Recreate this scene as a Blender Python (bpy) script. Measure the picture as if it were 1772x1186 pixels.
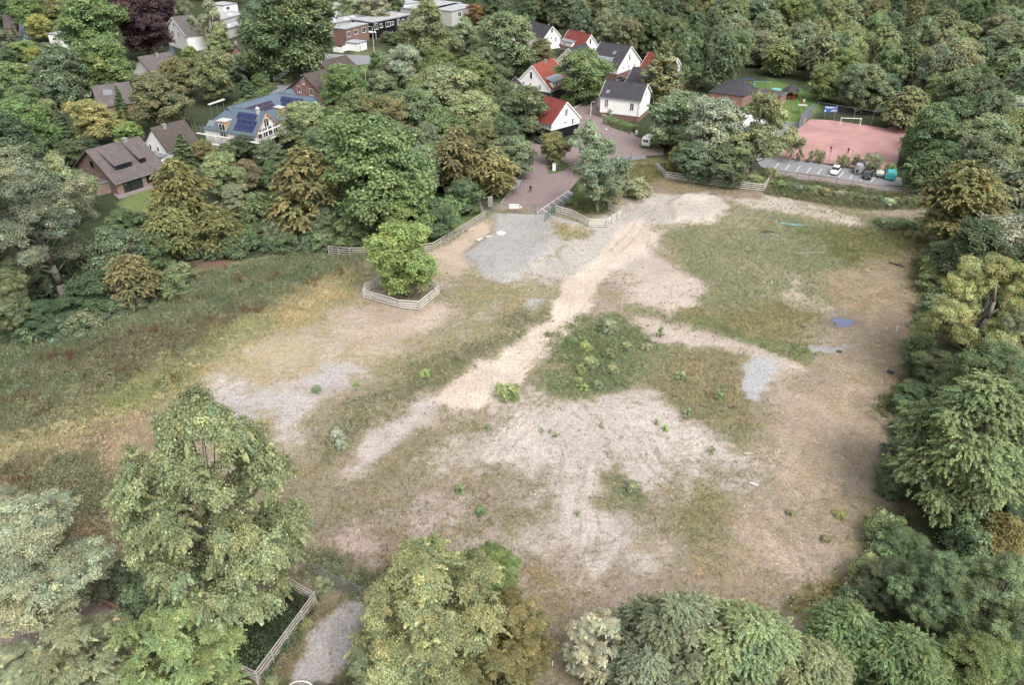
import bpy, math, random
import numpy as np
from mathutils import Vector, Matrix

S = bpy.context.scene
for _o in list(bpy.data.objects): bpy.data.objects.remove(_o)
RAD = math.radians
# ------------------------------------------------------------ camera, sky, sun, exposure
FPX, PITCH, HC = 1350.0, RAD(32.0), 61.0            # focal length in photo pixels, downward pitch, flying height
cam = bpy.data.cameras.new('camera'); camo = bpy.data.objects.new('camera', cam); S.collection.objects.link(camo)
cam.sensor_width = 36; cam.lens = FPX/1772*36; cam.clip_end = 6000; cam.clip_start = 0.5
camo.location = (0, 0, HC); camo.rotation_euler = (RAD(90)-PITCH, 0, 0)
S.camera = camo
SUN_EL, SUN_AZ = RAD(52), RAD(150)                  # azimuth clockwise from +Y
w = bpy.data.worlds.new('World'); S.world = w; w.use_nodes = True
nt = w.node_tree; bg = nt.nodes['Background']
sky = nt.nodes.new('ShaderNodeTexSky'); sky.sky_type = 'NISHITA'; sky.sun_disc = False
sky.sun_elevation = SUN_EL; sky.sun_rotation = SUN_AZ; sky.air_density = 1.2; sky.dust_density = 5.0; sky.ozone_density = 1.0
hs = nt.nodes.new('ShaderNodeHueSaturation'); hs.inputs['Saturation'].default_value = 0.10
nt.links.new(sky.outputs[0], hs.inputs['Color']); nt.links.new(hs.outputs[0], bg.inputs[0]); bg.inputs[1].default_value = 0.15
sl = bpy.data.lights.new('sun', 'SUN'); sl.energy = 0.85; sl.angle = RAD(24); sl.color = (1, 0.965, 0.91)
so = bpy.data.objects.new('sun', sl); S.collection.objects.link(so)
sd = Vector((math.sin(SUN_AZ)*math.cos(SUN_EL), math.cos(SUN_AZ)*math.cos(SUN_EL), math.sin(SUN_EL)))
so.rotation_euler = sd.to_track_quat('Z', 'Y').to_euler()
S.view_settings.view_transform = 'Standard'; S.view_settings.look = 'None'; S.view_settings.gamma = 1
S.view_settings.exposure = 1.0
S.render.engine = 'CYCLES'
S.cycles.max_bounces = 6; S.cycles.diffuse_bounces = 3; S.cycles.glossy_bounces = 2; S.cycles.transmission_bounces = 4
S.cycles.transparent_max_bounces = 6; S.cycles.use_denoising = True

# ------------------------------------------------------------ photo-pixel -> ground geometry
CP, SP = math.cos(PITCH), math.sin(PITCH)
def G(px, py, z=0.0):
    a = (px-886)/FPX; b = -(py-593)/FPX
    d = (a, CP + b*SP, -SP + b*CP)
    t = (z-HC)/d[2]
    return (d[0]*t, d[1]*t, z)
def PR(x, y, z):
    dz = z-HC
    dep = y*CP - dz*SP; up = y*SP + dz*CP
    return 886+FPX*x/dep, 593-FPX*up/dep
def DEP(x, y, z): return y*CP-(z-HC)*SP
def lin(c):
    c = np.asarray(c, float)/255
    return np.where(c <= 0.04045, c/12.92, ((c+0.055)/1.055)**2.4)
# ------------------------------------------------------------ numpy noise
def vn(x, y, s=0):
    xi = np.floor(x); yi = np.floor(y); fx = x-xi; fy = y-yi
    def h(a, b):
        v = np.sin(a*127.1+b*311.7+s*74.7)*43758.5453
        return v-np.floor(v)
    fx = fx*fx*(3-2*fx); fy = fy*fy*(3-2*fy)
    return (h(xi, yi)*(1-fx)+h(xi+1, yi)*fx)*(1-fy)+(h(xi, yi+1)*(1-fx)+h(xi+1, yi+1)*fx)*fy
def fbm(x, y, s=0, o=4):
    t = 0; a = .5
    for i in range(o): t = t+a*vn(x*2**i+i*17.3, y*2**i-i*9.1, s+i); a *= .5
    return t/(1-.5**o)
# ------------------------------------------------------------ materials
def newmat(name):
    m = bpy.data.materials.new(name); m.use_nodes = True
    return m, m.node_tree, m.node_tree.nodes['Principled BSDF']
def mat(name, col, rough=.8, var=.12, scale=3.0, bump=0.0, metal=0, spec=.3):
    m, t, p = newmat(name)
    c = lin(col)*(1 if 'white' in name or 'sign' in name else .78); g_ = c.mean(); c = g_+(c-g_)*.88
    p.inputs['Roughness'].default_value = rough; p.inputs['Metallic'].default_value = metal
    p.inputs['Specular IOR Level'].default_value = spec
    tc = t.nodes.new('ShaderNodeTexCoord'); n = t.nodes.new('ShaderNodeTexNoise')
    n.inputs['Scale'].default_value = scale; n.inputs['Detail'].default_value = 6; n.inputs['Roughness'].default_value = .65
    t.links.new(tc.outputs['Object'], n.inputs['Vector'])
    r = t.nodes.new('ShaderNodeMapRange'); r.inputs[1].default_value = .3; r.inputs[2].default_value = .7
    r.inputs[3].default_value = 1-var; r.inputs[4].default_value = 1+var
    t.links.new(n.outputs[0], r.inputs[0])
    v = t.nodes.new('ShaderNodeVectorMath'); v.operation = 'SCALE'; v.inputs[0].default_value = tuple(c)
    t.links.new(r.outputs[0], v.inputs['Scale']); t.links.new(v.outputs[0], p.inputs['Base Color'])
    if bump:
        b = t.nodes.new('ShaderNodeBump'); b.inputs['Strength'].default_value = bump; b.inputs['Distance'].default_value = .05
        t.links.new(n.outputs[0], b.inputs['Height']); t.links.new(b.outputs[0], p.inputs['Normal'])
    return m
def brickmat(name, c1, c2, cm, sx=1.0, sy=1.0, bw=.25, bh=.08, mortar=.012, rough=.85, axis='XY', bump=.3, var=.18):
    """brick, tile or paver pattern in the object's own metres"""
    def real(q): q = np.array(q, float); return tuple(q.mean()*.86+(q-q.mean())*.68)
    c1, c2, cm = real(c1), real(c2), real(cm)
    m, t, p = newmat(name)
    tc = t.nodes.new('ShaderNodeTexCoord'); sp = t.nodes.new('ShaderNodeSeparateXYZ'); t.links.new(tc.outputs['Object'], sp.inputs[0])
    cb = t.nodes.new('ShaderNodeCombineXYZ')
    if axis == 'SUMZ':
        ad = t.nodes.new('ShaderNodeMath'); t.links.new(sp.outputs[0], ad.inputs[0]); t.links.new(sp.outputs[1], ad.inputs[1])
        t.links.new(ad.outputs[0], cb.inputs[0]); t.links.new(sp.outputs[2], cb.inputs[1])
    elif axis == 'YX':
        t.links.new(sp.outputs[1], cb.inputs[0]); t.links.new(sp.outputs[0], cb.inputs[1])
    else:
        t.links.new(sp.outputs[0], cb.inputs[0]); t.links.new(sp.outputs[1], cb.inputs[1])
    b = t.nodes.new('ShaderNodeTexBrick'); t.links.new(cb.outputs[0], b.inputs['Vector'])
    b.inputs['Scale'].default_value = 1; b.inputs['Brick Width'].default_value = bw; b.inputs['Row Height'].default_value = bh
    b.inputs['Mortar Size'].default_value = mortar
    b.inputs['Color1'].default_value = (*lin(c1), 1); b.inputs['Color2'].default_value = (*lin(c2), 1); b.inputs['Mortar'].default_value = (*lin(cm), 1)
    n = t.nodes.new('ShaderNodeTexNoise'); n.inputs['Scale'].default_value = .6; n.inputs['Detail'].default_value = 7; n.inputs['Roughness'].default_value = .7
    t.links.new(tc.outputs['Object'], n.inputs['Vector'])
    r = t.nodes.new('ShaderNodeMapRange'); r.inputs[1].default_value = .3; r.inputs[2].default_value = .7; r.inputs[3].default_value = 1-var; r.inputs[4].default_value = 1+var
    t.links.new(n.outputs[0], r.inputs[0])
    v = t.nodes.new('ShaderNodeVectorMath'); v.operation = 'SCALE'; t.links.new(b.outputs[0], v.inputs[0]); t.links.new(r.outputs[0], v.inputs['Scale'])
    t.links.new(v.outputs[0], p.inputs['Base Color']); p.inputs['Roughness'].default_value = rough
    p.inputs['Specular IOR Level'].default_value = .25
    if bump:
        bb = t.nodes.new('ShaderNodeBump'); bb.inputs['Strength'].default_value = bump; bb.inputs['Distance'].default_value = .03; bb.invert = True
        t.links.new(b.outputs['Fac'], bb.inputs['Height']); t.links.new(bb.outputs[0], p.inputs['Normal'])
    return m
def leafmat(name, trans=.38, rough=.55):
    m, t, p = newmat(name)
    a = t.nodes.new('ShaderNodeAttribute'); a.attribute_name = 'Col'
    oi = t.nodes.new('ShaderNodeObjectInfo')
    v = t.nodes.new('ShaderNodeVectorMath'); v.operation = 'MULTIPLY'
    t.links.new(a.outputs['Color'], v.inputs[0]); t.links.new(oi.outputs['Color'], v.inputs[1])
    p.inputs['Roughness'].default_value = rough; p.inputs['Specular IOR Level'].default_value = .22
    t.links.new(v.outputs[0], p.inputs['Base Color'])
    tr = t.nodes.new('ShaderNodeBsdfTranslucent'); t.links.new(v.outputs[0], tr.inputs[0])
    mx = t.nodes.new('ShaderNodeMixShader'); mx.inputs[0].default_value = trans
    t.links.new(p.outputs[0], mx.inputs[1]); t.links.new(tr.outputs[0], mx.inputs[2])
    t.links.new(mx.outputs[0], t.nodes['Material Output'].inputs[0])
    return m
M = {}
K = .80  # painted and mineral surfaces: photo value -> real-world base colour
def kc(c, k=K): return tuple(min(255, 255*((x/255)**1.0)*k) for x in c)
M['white'] = mat('white_render', (228, 225, 222), .8, .07, .5)
M['offwhite'] = mat('grey_render', (190, 188, 184), .8, .08, .8)
M['grey'] = mat('grey_concrete', (150, 148, 143), .85, .15, 2)
M['darkgrey'] = mat('dark_grey', (62, 62, 66), .7, .12, 2)
M['black'] = mat('black_paint', (24, 24, 27), .5, .1, 2)
M['lightroof'] = mat('flat_roof_felt', (166, 167, 170), .9, .2, .35)
M['zinc'] = mat('zinc_sheet', (142, 148, 156), .45, .08, 1, metal=.2)
M['glass'] = mat('window_glass', (38, 44, 50), .08, .1, 1, spec=.8)
M['glasslight'] = mat('pale_window_glass', (120, 126, 130), .15, .2, 2, spec=.7)  # paler pane glass for skylights and a wall window
M['wood'] = mat('weathered_wood', (178, 171, 160), .85, .25, 4)
M['woodpale'] = mat('pale_wood_whitewashed', (196, 192, 184), .8, .15, 4)
M['woodbrown'] = mat('brown_wood', (92, 66, 48), .8, .2, 4)
M['osb'] = mat('bare_timber', (192, 150, 112), .8, .12, 3)
M['bark'] = mat('tree_bark', (98, 88, 76), .95, .35, 3, .5)
M['barkpale'] = mat('pale_bark', (134, 128, 118), .95, .3, 3, .4)
M['steel'] = mat('galvanised_steel', (150, 152, 154), .45, .1, 3, metal=.5)
M['brick'] = brickmat('red_brick', (150, 98, 84), (128, 80, 68), (158, 140, 130), axis='SUMZ')
M['brickmix'] = brickmat('mottled_brick', (172, 140, 124), (130, 102, 94), (150, 138, 128), axis='SUMZ', bw=.5, bh=.16)
M['brickpink'] = brickmat('pink_brick', (172, 118, 106), (156, 102, 92), (168, 140, 130), axis='SUMZ')
M['roofred'] = brickmat('red_roof_tiles', (174, 76, 64), (160, 66, 56), (112, 46, 42), axis='YX', bw=.3, bh=.34, mortar=.05)
M['rooforange'] = brickmat('orange_red_roof_tiles', (190, 90, 70), (176, 80, 64), (128, 54, 46), axis='YX', bw=.3, bh=.34, mortar=.05)
M['roofdark'] = brickmat('anthracite_roof_tiles', (84, 80, 88), (74, 71, 80), (52, 50, 58), axis='YX', bw=.3, bh=.34, mortar=.05)
M['roofbrown'] = brickmat('brown_roof_tiles', (112, 97, 92), (96, 83, 80), (74, 64, 62), axis='YX', bw=.3, bh=.34, mortar=.05)
M['roofgrey'] = brickmat('grey_brown_roof_tiles', (124, 112, 110), (106, 97, 96), (84, 76, 76), axis='YX', bw=.4, bh=.34, mortar=.04)
M['roofblue'] = brickmat('blue_grey_slate', (98, 116, 134), (90, 108, 126), (78, 94, 112), axis='YX', bw=.5, bh=.3, mortar=.02, bump=.1, var=.06)
M['solar'] = brickmat('solar_cells', (40, 50, 98), (34, 44, 88), (84, 92, 128), axis='YX', bw=1.7, bh=1.0, mortar=.03, rough=.2, bump=0, var=.05)
M['solardk'] = brickmat('dark_solar_cells', (62, 54, 74), (54, 48, 70), (90, 88, 110), axis='YX', bw=1.7, bh=1.0, mortar=.03, rough=.2, bump=0, var=.05)
M['leaf'] = leafmat('leaf')
M['grass'] = leafmat('grass_blades', .15, .8)
M['blue'] = mat('blue_paint', (50, 96, 172), .5, .05)
M['teal'] = mat('teal_tarpaulin', (60, 168, 170), .6, .1)
M['turq'] = mat('turquoise_plastic', (120, 182, 180), .5, .08)
M['greenfence'] = mat('green_coated_steel', (46, 92, 76), .5, .08)
M['orange'] = mat('orange_sign_paint', (226, 142, 52), .5, .05)
M['red'] = mat('red_paint', (168, 42, 36), .5, .05)
M['silver'] = mat('silver_car_paint', (176, 180, 186), .25, .02, metal=.4, spec=.6)
M['carwhite'] = mat('white_car_paint', (214, 216, 220), .25, .02, spec=.6)
M['carblack'] = mat('black_car_paint', (22, 22, 26), .2, .02, spec=.7)
M['carred'] = mat('dark_red_car_paint', (92, 34, 32), .25, .02, spec=.6)
M['rubber'] = mat('tyre_rubber', (26, 26, 27), .9, .05)
M['cream'] = mat('cream_tarpaulin', (196, 188, 172), .7, .12)
M['lampred'] = mat('red_lens', (150, 20, 18), .3, .02)
M['skin'] = mat('skin', (196, 150, 124), .6, .03)
M['jeans'] = mat('dark_trousers', (34, 36, 46), .9, .1)
M['shirtdark'] = mat('black_jacket', (26, 26, 30), .9, .1)
M['shirtwhite'] = mat('white_shirt', (200, 198, 196), .9, .05)
M['terracotta'] = mat('terracotta', (182, 104, 66), .8, .1)
M['mesh'] = mat('weathered_sheet', (120, 130, 142), .6, .15)
M['plaster'] = mat('pale_plaster_rubble', (214, 210, 204), .9, .12, 6, .6)
M['rubble'] = mat('dark_rubble', (70, 68, 68), .95, .3, 6, .6)
M['concretepale'] = mat('pale_concrete', (178, 174, 168), .85, .12, 2)
# ------------------------------------------------------------ mesh helpers
class MB:
    def __init__(s): s.v = []; s.f = []; s.m = []
    def add(s, vs, fs, mi=0):
        o = len(s.v); s.v += [tuple(a) for a in vs]; s.f += [tuple(i+o for i in f) for f in fs]; s.m += [mi]*len(fs); return s
    def box(s, x0, x1, y0, y1, z0, z1, mi=0):
        v = [(x, y, z) for z in (z0, z1) for y in (y0, y1) for x in (x0, x1)]
        return s.add(v, [(0, 2, 3, 1), (4, 5, 7, 6), (0, 1, 5, 4), (2, 6, 7, 3), (0, 4, 6, 2), (1, 3, 7, 5)], mi)
    def bar(s, a, b, r, n=6, r2=None, mi=0):
        a = Vector(a); b = Vector(b); d = b-a
        if d.length < 1e-5: return s
        q = d.to_track_quat('Z', 'Y'); r2 = r if r2 is None else r2; vs = []
        for k, (c, rr) in enumerate(((a, r), (b, r2))):
            for i in range(n):
                t = 2*math.pi*(i+.5)/n; vs.append(c+q@Vector((math.cos(t)*rr, math.sin(t)*rr, 0)))
        fs = [(i, (i+1) % n, n+(i+1) % n, n+i) for i in range(n)]+[tuple(range(n))[::-1], tuple(range(n, 2*n))]
        return s.add(vs, fs, mi)
    def beam(s, a, b, w, h, mi=0):
        """rectangular beam between two points, w across, h tall"""
        a = Vector(a); b = Vector(b); d = (b-a).normalized(); sd_ = d.cross(Vector((0, 0, 1)))
        if sd_.length < 1e-4: sd_ = Vector((1, 0, 0))
        sd_.normalize(); u = sd_.cross(d)
        vs = [c+sd_*i*w/2+u*j*h/2 for c in (a, b) for i, j in ((-1, -1), (1, -1), (1, 1), (-1, 1))]
        return s.add(vs, [(0, 1, 5, 4), (1, 2, 6, 5), (2, 3, 7, 6), (3, 0, 4, 7), (3, 2, 1, 0), (4, 5, 6, 7)], mi)
    def prism(s, poly, z0, z1, mi=0):
        n = len(poly); vs = [(x, y, z0) for x, y in poly]+[(x, y, z1) for x, y in poly]
        return s.add(vs, [tuple(range(n))[::-1], tuple(range(n, 2*n))]+[(i, (i+1) % n, n+(i+1) % n, n+i) for i in range(n)], mi)
    def dome(s, c, r, rz, nu=10, nv=4, jit=0, rnd=random, mi=0):
        vs = []; fs = []
        for j in range(nv):
            t = j/nv*math.pi/2
            for i in range(nu):
                a = 2*math.pi*i/nu; k = 1+jit*(rnd.random()-.5)
                vs.append((c[0]+r*k*math.cos(t)*math.cos(a), c[1]+r*k*math.cos(t)*math.sin(a), c[2]+rz*math.sin(t)*k))
        vs.append((c[0], c[1], c[2]+rz))
        for j in range(nv-1):
            for i in range(nu): fs.append((j*nu+i, j*nu+(i+1) % nu, (j+1)*nu+(i+1) % nu, (j+1)*nu+i))
        for i in range(nu): fs.append(((nv-1)*nu+i, (nv-1)*nu+(i+1) % nu, nv*nu))
        return s.add(vs, fs, mi)
    def build(s, name, mats, parent=None, smooth=False, bevel=0):
        me = bpy.data.meshes.new(name); me.from_pydata(s.v, [], s.f)
        if not isinstance(mats, (list, tuple)): mats = [mats]
        for m in mats: me.materials.append(m)
        if len(mats) > 1: me.polygons.foreach_set('material_index', s.m)
        if smooth: me.polygons.foreach_set('use_smooth', [True]*len(s.f))
        me.update()
        o = bpy.data.objects.new(name, me); S.collection.objects.link(o)
        if parent: o.parent = parent
        if bevel:
            b = o.modifiers.new('bevel', 'BEVEL'); b.width = bevel; b.segments = 2; b.limit_method = 'ANGLE'
        return o
def thing(name, label, cat, loc=(0, 0, 0), rz=0, group=None):
    o = bpy.data.objects.new(name, None); S.collection.objects.link(o); o.empty_display_size = .5
    o.location = loc; o.rotation_euler = (0, 0, rz); o['label'] = label; o['category'] = cat
    if group: o['group'] = group
    return o
def tag(o, label, cat, group=None, kind=None):
    o['label'] = label; o['category'] = cat
    if group: o['group'] = group
    if kind: o['kind'] = kind
    return o
def dup(root, loc, rz, label=None, group=None):
    r = root.copy(); S.collection.objects.link(r); r.location = loc; r.rotation_euler = (0, 0, rz)
    if label: r['label'] = label
    if group: r['group'] = group
    for ch in list(root.children):
        c = ch.copy(); S.collection.objects.link(c); c.parent = r
        for g in ch.children:
            d = g.copy(); S.collection.objects.link(d); d.parent = c
    return r
def fastmesh(name, V, F, mats, cols=None):
    """V (n,3), F (m,k) uniform faces, cols (n,3) linear"""
    me = bpy.data.meshes.new(name); n = len(V); m, k = F.shape
    me.vertices.add(n); me.vertices.foreach_set('co', np.ascontiguousarray(V, np.float32).ravel())
    me.loops.add(m*k); me.loops.foreach_set('vertex_index', np.ascontiguousarray(F, np.int32).ravel())
    me.polygons.add(m); me.polygons.foreach_set('loop_start', np.arange(0, m*k, k, dtype=np.int32))
    me.polygons.foreach_set('loop_total', np.full(m, k, np.int32))
    if cols is not None:
        a = me.color_attributes.new('Col', 'FLOAT_COLOR', 'POINT')
        a.data.foreach_set('color', np.concatenate([cols, np.ones((n, 1))], 1).astype(np.float32).ravel())
    for x in (mats if isinstance(mats, (list, tuple)) else [mats]): me.materials.append(x)
    me.update(calc_edges=True)
    return me
def link(name, me, parent=None):
    o = bpy.data.objects.new(name, me); S.collection.objects.link(o)
    if parent: o.parent = parent
    return o
# ------------------------------------------------------------ ground: one sheet, soil and plant cover laid out in metres
def axis(lo, hi, step, far_lo, far_hi):
    a = np.arange(lo, hi+step/2, step); l = [lo]; s_ = step
    while l[-1] > far_lo: s_ *= 1.25; l.append(l[-1]-s_)
    r = [a[-1]]; s_ = step
    while r[-1] < far_hi: s_ *= 1.25; r.append(r[-1]+s_)
    return np.concatenate([l[1:][::-1], a, r[1:]])
AX = axis(-112, 108, .36, -2500, 2500); AY = axis(30, 232, .36, -400, 3500)
GX, GY = np.meshgrid(AX, AY)                 # rows: y
shape = GX.shape
wx = GX+(fbm(GX*.22, GY*.22, 3)-.5)*8+(fbm(GX*.8, GY*.8, 5)-.5)*3.6
wy = GY+(fbm(GX*.22, GY*.22, 11)-.5)*8+(fbm(GX*.8, GY*.8, 13)-.5)*3.6
SOIL = np.zeros(shape+(3,)); VEG = np.zeros(shape+(3,)); COV = np.zeros(shape); HT = np.zeros(shape); TALL = np.zeros(shape)
SOIL[:] = (112, 98, 80); VEG[:] = (62, 76, 46); COV[:] = .9; TALL[:] = .0
wx2 = GX+(fbm(GX*.22, GY*.22, 3)-.5)*3+(fbm(GX*.9, GY*.9, 5)-.5)*1.5; wy2 = GY+(fbm(GX*.22, GY*.22, 11)-.5)*3+(fbm(GX*.9, GY*.9, 13)-.5)*1.5
def sdf(poly, X, Y):
    """signed distance, positive inside"""
    d = np.full(X.shape, 1e9); ins = np.zeros(X.shape, bool); n = len(poly)
    for i in range(n):
        x0, y0 = poly[i]; x1, y1 = poly[(i+1) % n]
        ex, ey = x1-x0, y1-y0; t = np.clip(((X-x0)*ex+(Y-y0)*ey)/(ex*ex+ey*ey+1e-9), 0, 1)
        d = np.minimum(d, np.hypot(X-x0-t*ex, Y-y0-t*ey))
        c = ((y0 > Y) != (y1 > Y)) & (X < (x1-x0)*(Y-y0)/(y1-y0+1e-12)+x0); ins ^= c
    return np.where(ins, d, -d)
def patch(px, soil=None, veg=None, cov=None, fe=1.2, dz=0, tall=None, k=1.0, warp=True):
    poly = [G(*p)[:2] for p in px]
    xs = [p[0] for p in poly]; ys = [p[1] for p in poly]; mg = fe*2+6
    i0, i1 = np.searchsorted(AX, [min(xs)-mg, max(xs)+mg]); j0, j1 = np.searchsorted(AY, [min(ys)-mg, max(ys)+mg])
    sl_ = (slice(j0, j1), slice(i0, i1))
    X, Y = (wx[sl_], wy[sl_]) if fe > 1.05 else (wx2[sl_], wy2[sl_])
    fe = fe*1.5 if fe > .7 else fe
    d = sdf(poly, X, Y)
    a = np.clip(d/fe/2+.5, 0, 1); a = a*a*(3-2*a)*k
    if soil is not None: SOIL[sl_] += (np.array(soil)-SOIL[sl_])*a[..., None]
    if veg is not None: VEG[sl_] += (np.array(veg)-VEG[sl_])*a[..., None]
    if cov is not None: COV[sl_] += (cov-COV[sl_])*a
    if tall is not None: TALL[sl_] += (tall-TALL[sl_])*a
    if dz:
        d2 = sdf(poly, GX[sl_], GY[sl_]); b = np.clip(d2/2.2+.3, 0, 1); HT[sl_] += dz*b*b*(3-2*b)
FIELD = [(-90, 1000), (-90, 600), (120, 570), (330, 472), (560, 425), (575, 440), (760, 425), (850, 350), (960, 350), (1080, 285), (1140, 280), (1330, 300), (1600, 340), (1618, 420), (1612, 520), (1590, 620), (1552, 750), (1512, 850), (1532, 930), (1485, 1020), (1400, 1080), (1200, 1150), (960, 1200), (640, 1186), (300, 1186), (260, 1000)]
patch(FIELD, (186, 166, 146), (142, 134, 96), .42, 1.5, tall=.3)
patch([(-90, 800), (-90, 590), (120, 570), (330, 470), (560, 430), (650, 452), (560, 530), (430, 610), (330, 680), (180, 780), (100, 830), (-90, 880)], (150, 132, 104), (122, 122, 84), .8, 2, tall=.8)
patch([(-90, 715), (-90, 590), (150, 555), (340, 475), (560, 432), (625, 450), (560, 478), (430, 520), (300, 600), (190, 650), (100, 690)], (120, 105, 80), (108, 120, 80), .8, 2.5, tall=1)
patch([(60, 640), (200, 585), (330, 560), (420, 520), (430, 545), (300, 610), (150, 650)], None, (112, 96, 70), .85, 3, k=.6)
patch([(-90, 800), (110, 730), (250, 665), (400, 585), (520, 510), (600, 478), (640, 470), (600, 520), (420, 640), (300, 700), (120, 790), (-90, 850)], (176, 158, 122), (172, 158, 108), .75, 2, tall=.6)
patch([(330, 615), (370, 580), (430, 555), (470, 545), (430, 590), (360, 630)], None, (142, 148, 92), .75, 2, tall=.5)
patch([(200, 690), (300, 640), (330, 650), (240, 700)], None, (130, 142, 78), .85, 2)
patch([(-90, 850), (150, 760), (300, 695), (345, 740), (270, 800), (250, 870), (262, 990), (150, 960), (-90, 900)], (158, 136, 108), (152, 134, 98), .7, 2, tall=.6)
patch([(10, 840), (60, 795), (130, 775), (190, 800), (200, 850), (150, 890), (60, 880), (15, 870)], None, (118, 120, 82), .8, 1.5, tall=1)
patch([(335, 705), (380, 640), (470, 590), (560, 545), (640, 520), (770, 545), (720, 580), (640, 640), (560, 690), (500, 750), (400, 745)], (208, 190, 166), (160, 146, 106), .42, 2.5, tall=.2)
patch([(340, 725), (370, 680), (430, 655), (520, 665), (560, 690), (505, 745), (400, 745)], (202, 192, 190), None, .14, 2)
patch([(520, 655), (545, 630), (600, 632), (620, 655), (580, 685), (540, 682)], (196, 186, 184), None, .05, 1.4)
patch([(400, 600), (540, 580), (560, 610), (500, 640), (400, 640)], (206, 188, 158), (172, 160, 112), .5, 2)
patch([(550, 535), (640, 505), (700, 530), (760, 512), (775, 550), (700, 570), (620, 585)], (206, 184, 162), None, .18, 2)
patch([(640, 440), (800, 400), (850, 372), (850, 400), (800, 460), (780, 520), (640, 470)], (206, 182, 156), (140, 136, 92), .3, 1.5)
patch([(700, 430), (820, 365), (842, 368), (760, 424)], None, (104, 126, 62), .95, 1.0, tall=1)
patch([(770, 545), (800, 470), (950, 490), (980, 500), (930, 560), (800, 620), (700, 640)], (196, 180, 158), (146, 138, 96), .62, 3, tall=.3)
patch([(800, 440), (850, 402), (848, 370), (950, 372), (1005, 388), (965, 425), (905, 480), (870, 488), (828, 470)], (182, 178, 174), (130, 138, 106), .05, .8, dz=.7)
patch([(755, 440), (835, 380), (850, 402), (802, 440), (795, 462)], (216, 190, 164), None, .04, 1)
patch([(960, 400), (1080, 366), (1130, 318), (1240, 340), (1262, 360), (1225, 388), (1130, 398), (1145, 430), (1090, 472), (1000, 492), (912, 485)], (200, 190, 180), None, .07, 1.6)
patch([(955, 385), (1030, 400), (1020, 415), (965, 415)], (204, 178, 150), (138, 136, 84), .6, 1)
patch([(765, 692), (800, 650), (880, 610), (940, 560), (985, 490), (1030, 455), (1072, 405), (1105, 382), (1135, 400), (1112, 440), (1060, 462), (1030, 500), (1005, 550), (965, 600), (905, 650), (842, 695), (790, 706)], (234, 210, 186), None, .0, .9, warp=True)
patch([(1005, 480), (1060, 440), (1100, 420), (1110, 430), (1050, 470)], (204, 196, 192), None, .02, 1.2, k=.5)
patch([(905, 520), (940, 518), (950, 535), (915, 540)], (186, 186, 190), None, .02, .8)
patch([(600, 812), (612, 775), (660, 732), (740, 680), (790, 692), (740, 722), (680, 772), (640, 812), (618, 826)], (208, 194, 186), None, .05, 1)
patch([(530, 800), (560, 740), (640, 690), (740, 628), (860, 568), (960, 515), (968, 545), (880, 600), (780, 655), (740, 678), (660, 728), (610, 775)], (178, 162, 138), (130, 130, 92), .62, 1.6, tall=.6)
patch([(800, 640), (870, 600), (925, 560), (900, 610), (850, 640)], (196, 176, 158), None, .1, 1, k=.7)
patch([(640, 835), (700, 762), (748, 718), (802, 708), (795, 745), (740, 810), (665, 860)], (178, 160, 134), (134, 128, 92), .68, 1.2, tall=.4)
patch([(545, 800), (620, 828), (760, 842), (850, 930), (700, 975), (620, 990), (560, 1000)], (188, 166, 150), (138, 128, 94), .6, 2.5, tall=.4)
patch([(690, 890), (780, 850), (860, 900), (870, 960), (760, 940)], (204, 184, 172), None, .2, 2)
patch([(590, 905), (650, 895), (670, 945), (620, 965), (580, 940)], (190, 164, 152), None, .25, 1.5)
patch([(850, 690), (960, 640), (1000, 690), (930, 740), (820, 740)], (208, 192, 178), (130, 128, 88), .25, 1.5)
patch([(745, 805), (850, 702), (960, 700), (1010, 684), (1060, 672), (1120, 680), (1180, 728), (1260, 758), (1335, 800), (1305, 850), (1200, 868), (1110, 850), (1050, 812), (1060, 885), (1130, 950), (1100, 975), (960, 985), (900, 960), (935, 890), (880, 830), (800, 800)], (210, 196, 184), (150, 142, 112), .1, 1.6)
patch([(760, 800), (880, 700), (900, 705), (800, 800)], (188, 172, 152), None, .2, .6, k=.7)
patch([(800, 812), (940, 820), (930, 905), (850, 920), (770, 870)], (186, 166, 148), (126, 118, 84), .55, 1.5, k=.8)
patch([(1190, 800), (1300, 790), (1310, 850), (1200, 850)], None, (140, 130, 98), .4, 2)
patch([(1045, 818), (1088, 806), (1132, 862), (1112, 888), (1068, 886)], (160, 145, 118), (126, 130, 92), .72, 1.2, tall=.4)
patch([(1160, 882), (1240, 868), (1295, 898), (1260, 942), (1180, 945)], (160, 140, 110), (136, 132, 86), .75, 1.8, tall=.4)
patch([(958, 612), (990, 556), (1060, 546), (1150, 590), (1290, 612), (1295, 660), (1312, 700), (1302, 748), (1230, 742), (1130, 688), (1080, 664), (1000, 695), (950, 655)], (170, 152, 126), (134, 140, 98), .70, 1.4, tall=.5)
patch([(1120, 650), (1200, 610), (1290, 620), (1312, 740), (1220, 725), (1130, 685)], None, (146, 136, 96), .8, 2)
patch([(1125, 395), (1260, 368), (1330, 345), (1480, 365), (1600, 400), (1600, 450), (1480, 470), (1450, 560), (1430, 625), (1330, 612), (1180, 570), (1100, 545), (1080, 520), (1190, 500), (1170, 430)], (186, 166, 138), (136, 140, 100), .66, 1.8, tall=.45)
patch([(1180, 545), (1350, 520), (1430, 560), (1400, 600), (1250, 575)], None, (140, 132, 84), .82, 3)
patch([(1380, 400), (1600, 390), (1610, 440), (1500, 480), (1440, 440)], None, (128, 128, 74), .85, 3, tall=.6)
patch([(1200, 560), (1330, 590), (1430, 600), (1470, 625), (1400, 640), (1300, 600)], None, (112, 128, 72), .85, 1.6)
patch([(1086, 500), (1140, 470), (1180, 468), (1230, 495), (1205, 535), (1160, 550), (1100, 522)], (212, 192, 176), None, .08, 1)
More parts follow.
